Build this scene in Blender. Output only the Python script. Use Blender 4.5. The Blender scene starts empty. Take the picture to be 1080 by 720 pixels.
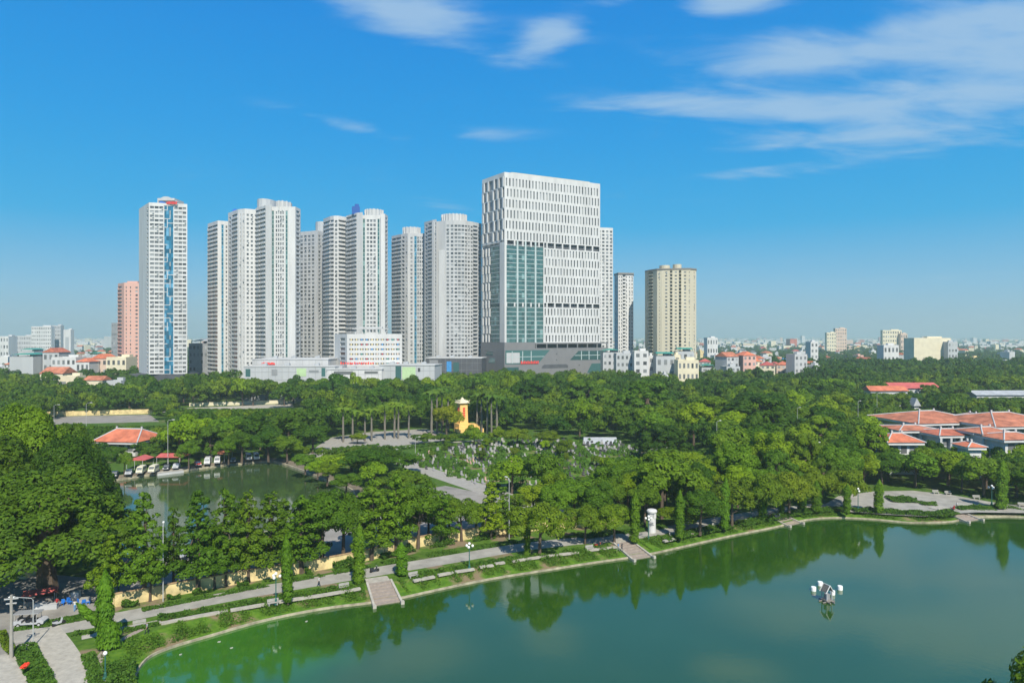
import bpy, math, random
import numpy as np
from mathutils import Vector, Matrix
from mathutils.geometry import tessellate_polygon

random.seed(7)
RNG = np.random.default_rng(11)
scene = bpy.context.scene
COL = scene.collection
R = math.radians

# ------------------------------------------------------------------ camera, sky, sun, exposure
CH = 42.0           # drone height
F = 720.0           # focal length in 1080-wide pixels
HY = 354.0          # horizon row
WZ = -1.2           # water level
cam_d = bpy.data.cameras.new("camera")
cam = bpy.data.objects.new("camera", cam_d)
COL.objects.link(cam)
cam.location = (0, 0, CH)
cam.rotation_euler = (R(90), 0, 0)
cam_d.lens = 24.0
cam_d.sensor_width = 36.0
cam_d.shift_y = -6.0 / 1080.0
cam_d.clip_start = 0.5
cam_d.clip_end = 60000
scene.camera = cam

SUN_EL, SUN_AZ = R(46), R(163)      # azimuth measured from +Y towards +X
sun_dir = Vector((math.sin(SUN_AZ) * math.cos(SUN_EL), math.cos(SUN_AZ) * math.cos(SUN_EL), math.sin(SUN_EL)))
sl = bpy.data.lights.new("sun", 'SUN')
sl.energy = 5.0
sl.angle = R(0.6)
sl.color = (1.0, 0.93, 0.80)
sun = bpy.data.objects.new("sun", sl)
COL.objects.link(sun)
sun.location = (0, 0, 500)
sun.rotation_euler = (-sun_dir).to_track_quat('-Z', 'Y').to_euler()

world = bpy.data.worlds.new("World")
scene.world = world
world.use_nodes = True


def build_world():
    nt = world.node_tree
    N, L = nt.nodes, nt.links
    N.clear()
    out = N.new('ShaderNodeOutputWorld')
    bg = N.new('ShaderNodeBackground')
    bg.inputs['Strength'].default_value = 0.14
    L.new(bg.outputs[0], out.inputs[0])
    sky = N.new('ShaderNodeTexSky')
    sky.sky_type = 'NISHITA'
    sky.sun_disc = False
    sky.sun_elevation = SUN_EL
    sky.sun_rotation = SUN_AZ
    sky.altitude = 0
    sky.air_density = 1.0
    sky.dust_density = 0.35
    sky.ozone_density = 3.0
    hs = N.new('ShaderNodeHueSaturation')
    hs.inputs['Saturation'].default_value = 1.32
    hs.inputs['Value'].default_value = 1.0
    L.new(sky.outputs[0], hs.inputs['Color'])

    def math_(op, a, b=None, c=None):
        n = N.new('ShaderNodeMath')
        n.operation = op
        for i, v in enumerate((a, b, c)):
            if v is None:
                continue
            if isinstance(v, (int, float)):
                n.inputs[i].default_value = v
            else:
                L.new(v, n.inputs[i])
        return n.outputs[0]
    tc = N.new('ShaderNodeTexCoord')
    sep = N.new('ShaderNodeSeparateXYZ')
    L.new(tc.outputs['Generated'], sep.inputs[0])
    dx, dy, dz = sep.outputs
    # compass bearing and height of every direction of the sky
    bear = math_('ARCTAN2', dx, dy)
    elev = math_('ARCSINE', dz)
    # cloud deck: flat layer seen in perspective
    den = math_('ADD', math_('MAXIMUM', dz, 0.0), 0.12)
    cx = math_('DIVIDE', dx, den)
    cy = math_('DIVIDE', dy, den)
    comb = N.new('ShaderNodeCombineXYZ')
    L.new(cx, comb.inputs[0])
    L.new(cy, comb.inputs[1])
    mp = N.new('ShaderNodeMapping')
    mp.inputs['Rotation'].default_value = (0, 0, R(-14))
    mp.inputs['Scale'].default_value = (0.7, 1.6, 1)
    L.new(comb.outputs[0], mp.inputs[0])
    nz = N.new('ShaderNodeTexNoise')
    nz.inputs['Scale'].default_value = 3.4
    nz.inputs['Detail'].default_value = 11
    nz.inputs['Roughness'].default_value = 0.58
    nz.inputs['Distortion'].default_value = 0.35
    L.new(mp.outputs[0], nz.inputs['Vector'])
    base = nz.outputs['Fac']
    # where the cloud banks lie: (bearing deg, height deg, half width, half height, tilt, weight)
    banks = [(26, 20.7, 13.5, 2.1, -.03, 1.0), (37, 19.6, 8, 2.4, 0, .85), (23, 17.0, 17, 1.15, -.09, 1.0), (29, 14.3, 11, 1.15, -.1, .85), (38, 17, 6, 1.6, 0, .5),
             (18, 24.9, 4.2, 1.0, 0, .9), (8.7, 25.9, 2.6, .6, 0, .6), (3.0, 23.6, 3.3, 1.5, .25, 1.0), (-9, 25.2, 7.5, 2.2, -.22, 1.0), (-12.0, 16.4, 7, .55, -.16, .5),
             (-2, 16.4, 5, .55, .05, .4), (21, 12.6, 6, .7, 0, .4), (-6, 10.8, 3, 1.4, 0, .25), (-42, 19.0, 4, .6, 0, .3), (19, 5.3, 7, .6, 0, .25), (30, 4.2, 8, .6, 0, .25),
             (-20, 12.5, 10, .8, .05, .22), (8, 11, 8, .7, 0, .25)]
    tot = None
    for b, e, w, h, t, k in banks:
        u = math_('SUBTRACT', bear, R(b))
        v = math_('SUBTRACT', math_('SUBTRACT', elev, R(e)), math_('MULTIPLY', u, t))
        q = math_('ADD', math_('POWER', math_('DIVIDE', u, R(w)), 2.0), math_('POWER', math_('DIVIDE', v, R(h)), 2.0))
        g = math_('MULTIPLY', math_('EXPONENT', math_('MULTIPLY', q, -1.1)), k)
        tot = g if tot is None else math_('ADD', tot, g)
    tot = math_('MINIMUM', tot, 1.0)
    dens = math_('ADD', math_('MULTIPLY', tot, 0.80), math_('MULTIPLY', math_('SUBTRACT', base, 0.5), 1.9))
    mr = N.new('ShaderNodeMapRange')
    mr.interpolation_type = 'SMOOTHSTEP'
    mr.inputs['From Min'].default_value = 0.10
    mr.inputs['From Max'].default_value = 0.92
    mr.inputs['To Max'].default_value = 0.74
    L.new(dens, mr.inputs['Value'])
    fac = math_('MULTIPLY', mr.outputs[0], math_('MINIMUM', math_('MULTIPLY', tot, 3.0), 1.0))
    mix = N.new('ShaderNodeMix')
    mix.data_type = 'RGBA'
    L.new(fac, mix.inputs['Factor'])
    # the saturated blue of the day, paler and greyer towards the horizon
    rp = N.new('ShaderNodeValToRGB')
    e = rp.color_ramp.elements
    stops = [(0.0, (.240, .420, .520)), (.045, (.165, .425, .640)), (.11, (.005, .350, .68)), (.20, (.0, .290, .69)), (.32, (.0, .225, .66)), (.6, (.02, .13, .34))]
    e[0].position, e[0].color = stops[0][0], (*stops[0][1], 1)
    e[1].position, e[1].color = stops[-1][0], (*stops[-1][1], 1)
    for p_, c_ in stops[1:-1]:
        k = e.new(p_)
        k.color = (*c_, 1)
    L.new(math_('DIVIDE', elev, R(80)), rp.inputs[0])
    gain = N.new('ShaderNodeMix')
    gain.data_type = 'RGBA'
    gain.blend_type = 'MULTIPLY'
    gain.inputs['Factor'].default_value = 1
    gain.inputs['B'].default_value = (6.1, 6.1, 6.1, 1)
    L.new(rp.outputs[0], gain.inputs['A'])
    both = N.new('ShaderNodeMix')
    both.data_type = 'RGBA'
    both.inputs['Factor'].default_value = .92
    L.new(hs.outputs[0], both.inputs['A'])
    L.new(gain.outputs['Result'], both.inputs['B'])
    L.new(both.outputs['Result'], mix.inputs['A'])
    mix.inputs['B'].default_value = (2.3, 3.3, 4.3, 1)
    L.new(mix.outputs['Result'], bg.inputs['Color'])


build_world()
scene.render.engine = 'CYCLES'
vs = scene.view_settings
vs.view_transform = 'Standard'
vs.look = 'None'
vs.exposure = 0.38
vs.gamma = 1.0
vs.use_curve_mapping = False
scene.cycles.max_bounces = 6
scene.cycles.diffuse_bounces = 3
scene.cycles.glossy_bounces = 3
scene.cycles.transmission_bounces = 3
scene.cycles.volume_bounces = 1
scene.cycles.use_denoising = True


# ------------------------------------------------------------------ measuring helpers
def at(px, py, z=0.0):
    """point of the level z that the photograph shows at (px, py)"""
    y = (CH - z) * F / (py - HY)
    return Vector(((px - 540) / F * y, y, z))


def X(px, y):
    return (px - 540) / F * y


def Z(py, y):
    return CH - (py - HY) / F * y


# ------------------------------------------------------------------ mesh helpers
ORG = {}


class MB:
    def __init__(self):
        self.v, self.f, self.m = [], [], []

    def quad(self, *p, m=0):
        b = len(self.v)
        self.v += [tuple(q) for q in p]
        self.f.append(tuple(range(b, b + len(p))))
        self.m.append(m)

    def box(self, c, s, rz=0.0, m=0, taper=1.0):
        x, y, z = c
        a, b, h = s[0] / 2, s[1] / 2, s[2] / 2
        ca, sa = math.cos(rz), math.sin(rz)
        P = []
        for dz, k in ((-h, 1.0), (h, taper)):
            for dx, dy in ((-a, -b), (a, -b), (a, b), (-a, b)):
                dx *= k
                dy *= k
                P.append((x + dx * ca - dy * sa, y + dx * sa + dy * ca, z + dz))
        o = len(self.v)
        self.v += P
        for q in ((0, 3, 2, 1), (4, 5, 6, 7), (0, 1, 5, 4), (1, 2, 6, 5), (2, 3, 7, 6), (3, 0, 4, 7)):
            self.f.append(tuple(o + i for i in q))
            self.m.append(m)

    def prism(self, poly, z0, z1, m=0, cap=True):
        n = len(poly)
        o = len(self.v)
        self.v += [(p[0], p[1], z0) for p in poly] + [(p[0], p[1], z1) for p in poly]
        for i in range(n):
            j = (i + 1) % n
            self.f.append((o + i, o + j, o + n + j, o + n + i))
            self.m.append(m)
        if cap:
            self.f.append(tuple(o + n + i for i in range(n)))
            self.m.append(m)
            self.f.append(tuple(o + i for i in reversed(range(n))))
            self.m.append(m)

    def tube(self, pts, rad, n=8, m=0, cap=True):
        pts = [Vector(p) for p in pts]
        if isinstance(rad, (int, float)):
            rad = [rad] * len(pts)
        o = len(self.v)
        for i, p in enumerate(pts):
            d = (pts[min(i + 1, len(pts) - 1)] - pts[max(i - 1, 0)]).normalized()
            a = d.orthogonal().normalized() if abs(d.z) < .98 else Vector((1, 0, 0))
            a = (a - d * a.dot(d)).normalized()
            b = d.cross(a)
            for k in range(n):
                t = 2 * math.pi * k / n
                self.v.append(tuple(p + (a * math.cos(t) + b * math.sin(t)) * rad[i]))
        for i in range(len(pts) - 1):
            for k in range(n):
                k2 = (k + 1) % n
                self.f.append((o + i * n + k, o + i * n + k2, o + (i + 1) * n + k2, o + (i + 1) * n + k))
                self.m.append(m)
        if cap:
            self.f.append(tuple(o + k for k in range(n)))
            self.m.append(m)
            e = o + (len(pts) - 1) * n
            self.f.append(tuple(e + k for k in reversed(range(n))))
            self.m.append(m)

    def lathe(self, c, prof, n=14, m=0):
        o = len(self.v)
        for r, z in prof:
            for k in range(n):
                t = 2 * math.pi * k / n
                self.v.append((c[0] + r * math.cos(t), c[1] + r * math.sin(t), c[2] + z))
        for i in range(len(prof) - 1):
            for k in range(n):
                k2 = (k + 1) % n
                self.f.append((o + i * n + k, o + i * n + k2, o + (i + 1) * n + k2, o + (i + 1) * n + k))
                self.m.append(m)
        self.f.append(tuple(o + k for k in reversed(range(n))))
        self.m.append(m)
        e = o + (len(prof) - 1) * n
        self.f.append(tuple(e + k for k in range(n)))
        self.m.append(m)

    def build(self, name, mat, parent=None, smooth=False):
        """link everything collected as ONE mesh object; the points are world points"""
        o3 = ORG.get(parent.name, Vector((0, 0, 0))) if parent else Vector((0, 0, 0))
        me = bpy.data.meshes.new(name)
        V = [(a - o3.x, b - o3.y, c - o3.z) for a, b, c in self.v] if parent else self.v
        me.from_pydata(V, [], self.f)
        mats = mat if isinstance(mat, (list, tuple)) else [mat]
        for q in mats:
            me.materials.append(q)
        if len(mats) > 1:
            me.polygons.foreach_set('material_index', self.m)
        if smooth:
            me.polygons.foreach_set('use_smooth', [True] * len(me.polygons))
        me.update()
        ob = bpy.data.objects.new(name, me)
        COL.objects.link(ob)
        if parent:
            ob.parent = parent
            ORG[ob.name] = o3
        return ob


def tag(o, label=None, cat=None, group=None, kind=None):
    if label:
        o['label'] = label
    if cat:
        o['category'] = cat
    if group:
        o['group'] = group
    if kind:
        o['kind'] = kind
    return o


def thing(name, label, cat, loc=(0, 0, 0), group=None):
    o = bpy.data.objects.new(name, None)
    COL.objects.link(o)
    o.location = loc
    o.empty_display_size = 0.5
    ORG[o.name] = Vector(loc)
    return tag(o, label, cat, group)


def quads_mesh(name, V, mats, attr=None):
    """V: n x 4 x 3 array of loose quads -> mesh"""
    n = len(V)
    me = bpy.data.meshes.new(name)
    me.vertices.add(n * 4)
    me.vertices.foreach_set('co', np.ascontiguousarray(V, dtype=np.float32).ravel())
    me.loops.add(n * 4)
    me.loops.foreach_set('vertex_index', np.arange(n * 4, dtype=np.int32))
    me.polygons.add(n)
    me.polygons.foreach_set('loop_start', np.arange(0, n * 4, 4, dtype=np.int32))
    me.polygons.foreach_set('loop_total', np.full(n, 4, dtype=np.int32))
    if attr is not None:
        a = me.attributes.new('tone', 'FLOAT', 'FACE')
        a.data.foreach_set('value', np.ascontiguousarray(attr, dtype=np.float32))
    me.materials.append(mats)
    me.update(calc_edges=True)
    return me


# ------------------------------------------------------------------ materials
def pset(p, **kw):
    for k, v in kw.items():
        k = k.replace('_', ' ')
        if k in p.inputs:
            p.inputs[k].default_value = v


def mat(name, c, rough=0.8, var=0.12, scale=0.4, spec=0.3, metal=0.0, bump=0.0, c2=None, stretch=None):
    m = bpy.data.materials.new(name)
    m.use_nodes = True
    nt = m.node_tree
    p = nt.nodes['Principled BSDF']
    p.inputs['Roughness'].default_value = rough
    p.inputs['Specular IOR Level'].default_value = spec
    p.inputs['Metallic'].default_value = metal
    tc = nt.nodes.new('ShaderNodeTexCoord')
    nz = nt.nodes.new('ShaderNodeTexNoise')
    nz.inputs['Scale'].default_value = scale
    nz.inputs['Detail'].default_value = 6
    nz.inputs['Roughness'].default_value = 0.65
    if stretch:
        mp = nt.nodes.new('ShaderNodeMapping')
        mp.inputs['Scale'].default_value = stretch
        nt.links.new(tc.outputs['Object'], mp.inputs[0])
        nt.links.new(mp.outputs[0], nz.inputs['Vector'])
    else:
        nt.links.new(tc.outputs['Object'], nz.inputs['Vector'])
    rp = nt.nodes.new('ShaderNodeValToRGB')
    rp.color_ramp.elements[0].position = 0.3
    rp.color_ramp.elements[1].position = 0.7
    lo = [max(0, x * (1 - var)) for x in c]
    hi = list(c2) if c2 else [min(1, x * (1 + var)) for x in c]
    rp.color_ramp.elements[0].color = (*lo, 1)
    rp.color_ramp.elements[1].color = (*hi, 1)
    nt.links.new(nz.outputs['Fac'], rp.inputs[0])
    nt.links.new(rp.outputs[0], p.inputs['Base Color'])
    if bump:
        b = nt.nodes.new('ShaderNodeBump')
        b.inputs['Strength'].default_value = bump
        b.inputs['Distance'].default_value = 0.1
        nt.links.new(nz.outputs['Fac'], b.inputs['Height'])
        nt.links.new(b.outputs[0], p.inputs['Normal'])
    return m


def leaf_mat(name, dark, light, transl=0.32, attr=False):
    """foliage: colour differs from leaf cluster to leaf cluster, patch to patch and tree to tree"""
    m = bpy.data.materials.new(name)
    m.use_nodes = True
    nt = m.node_tree
    N, L = nt.nodes, nt.links
    p = N['Principled BSDF']
    out = N['Material Output']
    pset(p, Roughness=0.55)
    p.inputs['Specular IOR Level'].default_value = 0.12
    geo = N.new('ShaderNodeNewGeometry')
    tc = N.new('ShaderNodeTexCoord')
    nz = N.new('ShaderNodeTexNoise')
    nz.inputs['Scale'].default_value = 0.35
    nz.inputs['Detail'].default_value = 2
    L.new(tc.outputs['Object'], nz.inputs['Vector'])
    a = N.new('ShaderNodeMath')
    a.operation = 'MULTIPLY_ADD'
    L.new(geo.outputs['Random Per Island'], a.inputs[0])
    a.inputs[1].default_value = 0.55
    a2 = N.new('ShaderNodeMath')
    a2.operation = 'MULTIPLY_ADD'
    L.new(nz.outputs['Fac'], a2.inputs[0])
    a2.inputs[1].default_value = 0.9
    a2.inputs[2].default_value = -0.22
    L.new(a2.outputs[0], a.inputs[2])
    rp = N.new('ShaderNodeValToRGB')
    rp.color_ramp.elements[0].color = (*dark, 1)
    rp.color_ramp.elements[1].color = (*light, 1)
    L.new(a.outputs[0], rp.inputs[0])
    mx = N.new('ShaderNodeMix')
    mx.data_type = 'RGBA'
    mx.blend_type = 'MULTIPLY'
    mx.inputs['Factor'].default_value = 1
    L.new(rp.outputs[0], mx.inputs['A'])
    if attr:
        at_ = N.new('ShaderNodeAttribute')
        at_.attribute_name = 'tone'
        r2 = N.new('ShaderNodeValToRGB')
        e = r2.color_ramp.elements
        e[0].color = (0.32, 0.50, 0.68, 1)
        e[1].color = (1.9, 1.45, 0.9, 1)
        k = e.new(0.45)
        k.color = (0.8, 0.85, 0.85, 1)
        L.new(at_.outputs['Fac'], r2.inputs[0])
        L.new(r2.outputs[0], mx.inputs['B'])
    else:
        oi = N.new('ShaderNodeObjectInfo')
        L.new(oi.outputs['Color'], mx.inputs['B'])
    L.new(mx.outputs['Result'], p.inputs['Base Color'])
    tr = N.new('ShaderNodeBsdfTranslucent')
    L.new(mx.outputs['Result'], tr.inputs['Color'])
    ms = N.new('ShaderNodeMixShader')
    ms.inputs[0].default_value = transl
    L.new(p.outputs[0], ms.inputs[1])
    L.new(tr.outputs[0], ms.inputs[2])
    L.new(ms.outputs[0], out.inputs['Surface'])
    return m


def glass_mat(name, c, rough=0.12, spec=0.6, var=0.5):
    m = bpy.data.materials.new(name)
    m.use_nodes = True
    nt = m.node_tree
    p = nt.nodes['Principled BSDF']
    p.inputs['Roughness'].default_value = rough
    p.inputs['Specular IOR Level'].default_value = spec
    geo = nt.nodes.new('ShaderNodeNewGeometry')
    oi = nt.nodes.new('ShaderNodeObjectInfo')
    ad = nt.nodes.new('ShaderNodeMath')
    ad.operation = 'ADD'
    nt.links.new(geo.outputs['Random Per Island'], ad.inputs[0])
    nt.links.new(oi.outputs['Random'], ad.inputs[1])
    fr = nt.nodes.new('ShaderNodeMath')
    fr.operation = 'FRACT'
    nt.links.new(ad.outputs[0], fr.inputs[0])
    rp = nt.nodes.new('ShaderNodeValToRGB')
    e = rp.color_ramp.elements
    e[0].color = (*[x * (1 - var) for x in c], 1)
    e[1].color = (*[min(1, x * (1 + var) + 0.02) for x in c], 1)
    k = e.new(0.9)
    k.color = (*[min(1, x * (1 + var)) for x in c], 1)
    e[2].position = 1.0
    e[2].color = (*[min(1, x * 2 + 0.12) for x in c], 1)
    nt.links.new(fr.outputs[0], rp.inputs[0])
    nt.links.new(rp.outputs[0], p.inputs['Base Color'])
    return m


M = {}
M['white'] = mat('white_paint', (.55, .555, .55), .7, .13, .15, stretch=(1, 1, .15))
M['offwhite'] = mat('offwhite_paint', (.45, .46, .465), .75, .14, .12, stretch=(1, 1, .15))
M['greywall'] = mat('grey_wall', (.42, .44, .45), .75, .08, .12, stretch=(1, 1, .15))
M['midgrey'] = mat('mid_grey', (.24, .25, .26), .7, .12, .2)
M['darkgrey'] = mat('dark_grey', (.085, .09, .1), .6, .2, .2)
M['cladding'] = mat('grey_cladding', (.19, .19, .195), .55, .07, .2)
M['beige'] = mat('beige_render', (.54, .50, .38), .8, .1, .1, stretch=(1, 1, .12))
M['pink'] = mat('pink_render', (.60, .37, .31), .8, .08, .1, stretch=(1, 1, .12))
M['cream'] = mat('cream_render', (.66, .60, .44), .8, .1, .2)
M['peach'] = mat('peach_render', (.58, .45, .36), .8, .1, .2)
M['yellow'] = mat('yellow_render', (.62, .50, .25), .8, .38, .5, bump=.1)
M['yellowtop'] = mat('weathered_coping', (.36, .25, .14), .8, .3, 1.2)
M['glass'] = glass_mat('window_glass', (.145, .155, .16), var=.65)
M['blueglass'] = glass_mat('blue_glass', (.02, .13, .22), .08, .8)
M['tealglass'] = glass_mat('teal_glass', (.045, .115, .112), .06, .7, .3)
M['mullion'] = mat('mullion_grey', (.42, .5, .5), .5, .1)
M['redsign'] = mat('red_lettering', (.75, .06, .05), .5, .1)
M['bluesign'] = mat('blue_lettering', (.02, .13, .5), .5, .1)
M['redroof'] = mat('red_tile', (.40, .125, .075), .85, .45, .35, bump=.2)
M['orangeroof'] = mat('orange_tile', (.50, .155, .085), .85, .4, .35, bump=.2)
M['brownroof'] = mat('weathered_tile', (.40, .15, .088), .85, .5, .3, bump=.2)
M['redsheet'] = mat('red_sheet', (.46, .105, .095), .6, .25, .3)
M['greensheet'] = mat('green_sheet', (.04, .25, .2), .6, .2, .3)
M['bluesheet'] = mat('blue_sheet', (.05, .25, .55), .6, .2, .5)
M['tankblue'] = mat('tank_blue', (.012, .085, .33), .6, .15, .3)
M['greysheet'] = mat('grey_sheet', (.36, .38, .40), .6, .2, .3)
M['concrete'] = mat('concrete', (.31, .295, .265), .85, .18, .8, bump=.1)
M['paleconcrete'] = mat('pale_concrete', (.37, .35, .305), .85, .2, 1.2, bump=.1)
M['kerb'] = mat('kerb_stone', (.33, .30, .215), .85, .5, .7)
M['asphalt'] = mat('asphalt', (.25, .24, .22), .9, .28, .25)
M['promenade'] = mat('promenade_paving', (.31, .30, .27), .85, .24, .35)
M['earth'] = mat('bare_earth', (.16, .135, .10), .95, .3, .4, bump=.2)
M['lot'] = mat('dusty_lot', (.25, .235, .215), .9, .25, .15)
M['brickstep'] = mat('brown_step_tile', (.29, .245, .21), .8, .2, 2)
M['bark'] = mat('bark', (.10, .075, .055), .9, .3, 2, bump=.3)
M['palebark'] = mat('pale_bark', (.17, .155, .125), .85, .2, 2)
M['metal'] = mat('galvanised', (.42, .43, .43), .45, .1, 1, spec=.5)
M['greenmetal'] = mat('green_iron', (.03, .12, .10), .5, .2, 2)
M['globe'] = mat('white_globe', (.82, .82, .80), .3, .03, 2)
M['vanwhite'] = mat('white_coachwork', (.58, .58, .57), .3, .04, 1, spec=.5)
M['vancream'] = mat('cream_coachwork', (.68, .64, .46), .3, .04, 1, spec=.5)
M['carred'] = mat('red_coachwork', (.42, .03, .03), .3, .05, 1, spec=.5)
M['cardark'] = mat('dark_coachwork', (.03, .035, .045), .3, .1, 1, spec=.5)
M['carsilver'] = mat('silver_coachwork', (.42, .43, .45), .35, .05, 1, spec=.5)
M['rubber'] = mat('rubber', (.02, .02, .02), .8, .1, 1)
M['plasticblue'] = mat('blue_plastic', (.02, .16, .55), .5, .1, 1)
M['wood'] = mat('grey_wood', (.22, .2, .18), .85, .2, 2)
M['skin'] = mat('skin', (.40, .24, .16), .6, .05, 4)
M['stone_light'] = mat('light_stone', (.33, .325, .30), .7, .15, 2)
M['stone_grey'] = mat('grey_granite', (.26, .26, .27), .5, .2, 2)
M['stone_pink'] = mat('pinkish_stone', (.46, .30, .26), .6, .15, 2)
M['stone_dark'] = mat('dark_granite', (.07, .07, .075), .4, .2, 2)
M['limepanel'] = mat('lime_panel', (.42, .58, .32), .6, .1, .4)
M['ochre'] = mat('ochre_paint', (.78, .50, .17), .7, .1, .5)
M['flower'] = mat('red_flower', (.75, .05, .02), .6, .2, 4)
M['leaf'] = leaf_mat('broadleaf', (0.0415, 0.1025, 0.0052), (0.1555, 0.2700, 0.0135))
M['leaf_fine'] = leaf_mat('fine_leaf', (0.0571, 0.1153, 0.0062), (0.1791, 0.2500, 0.0162))
M['leaf_dark'] = leaf_mat('fig_leaf', (0.0331, 0.0830, 0.0052), (0.1179, 0.2150, 0.0125))
M['leaf_column'] = leaf_mat('drooping_leaf', (.050, .130, .006), (.155, .295, .016))
M['leaf_palm'] = leaf_mat('palm_leaf', (.045, .11, .014), (.13, .22, .026))
M['leaf_wood'] = leaf_mat('wood_leaf', (0.0386, 0.0957, 0.0062), (0.1414, 0.2450, 0.0144), attr=True)
M['leaf_bank'] = leaf_mat('bank_herb', (.045, .125, .010), (.135, .25, .025))
M['leaf_hedge'] = leaf_mat('hedge_leaf', (.04, .115, .012), (.11, .21, .025))


def ground_mat():
    m = bpy.data.materials.new('ground_soil')
    m.use_nodes = True
    nt = m.node_tree
    N, L = nt.nodes, nt.links
    p = N['Principled BSDF']
    pset(p, Roughness=0.95)
    p.inputs['Specular IOR Level'].default_value = 0.1
    tc = N.new('ShaderNodeTexCoord')

    def noise(s, d=6):
        n = N.new('ShaderNodeTexNoise')
        n.inputs['Scale'].default_value = s
        n.inputs['Detail'].default_value = d
        n.inputs['Roughness'].default_value = .65
        L.new(tc.outputs['Object'], n.inputs['Vector'])
        return n.outputs['Fac']

    def ramp(f, c0, c1, a=.35, b=.65):
        r = N.new('ShaderNodeValToRGB')
        r.color_ramp.elements[0].position = a
        r.color_ramp.elements[1].position = b
        r.color_ramp.elements[0].color = (*c0, 1)
        r.color_ramp.elements[1].color = (*c1, 1)
        L.new(f, r.inputs[0])
        return r.outputs[0]
    grass = ramp(noise(.9), (.035, .085, .012), (.085, .155, .022))
    earth = ramp(noise(1.6), (.12, .095, .06), (.2, .165, .11))
    mx = N.new('ShaderNodeMix')
    mx.data_type = 'RGBA'
    L.new(ramp(noise(.12), (0, 0, 0), (1, 1, 1), .56, .7), mx.inputs['Factor'])
    L.new(grass, mx.inputs['A'])
    L.new(earth, mx.inputs['B'])
    L.new(mx.outputs['Result'], p.inputs['Base Color'])
    b = N.new('ShaderNodeBump')
    b.inputs['Strength'].default_value = .4
    b.inputs['Distance'].default_value = .15
    L.new(noise(3), b.inputs['Height'])
    L.new(b.outputs[0], p.inputs['Normal'])
    return m


def grass_mat(name, lo, hi, earth, amount):
    m = bpy.data.materials.new(name)
    m.use_nodes = True
    nt = m.node_tree
    N, L = nt.nodes, nt.links
    p = N['Principled BSDF']
    pset(p, Roughness=0.95)
    p.inputs['Specular IOR Level'].default_value = 0.1
    tc = N.new('ShaderNodeTexCoord')
    n1 = N.new('ShaderNodeTexNoise')
    n1.inputs['Scale'].default_value = 1.1
    n1.inputs['Detail'].default_value = 8
    n2 = N.new('ShaderNodeTexNoise')
    n2.inputs['Scale'].default_value = .22
    n2.inputs['Detail'].default_value = 5
    for n in (n1, n2):
        L.new(tc.outputs['Object'], n.inputs['Vector'])
    r1 = N.new('ShaderNodeValToRGB')
    r1.color_ramp.elements[0].position = .3
    r1.color_ramp.elements[1].position = .7
    r1.color_ramp.elements[0].color = (*lo, 1)
    r1.color_ramp.elements[1].color = (*hi, 1)
    L.new(n1.outputs['Fac'], r1.inputs[0])
    r2 = N.new('ShaderNodeValToRGB')
    r2.color_ramp.elements[0].position = amount
    r2.color_ramp.elements[1].position = amount + .1
    L.new(n2.outputs['Fac'], r2.inputs[0])
    mx = N.new('ShaderNodeMix')
    mx.data_type = 'RGBA'
    L.new(r2.outputs[0], mx.inputs['Factor'])
    L.new(r1.outputs[0], mx.inputs['A'])
    mx.inputs['B'].default_value = (*earth, 1)
    L.new(mx.outputs['Result'], p.inputs['Base Color'])
    return m


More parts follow.
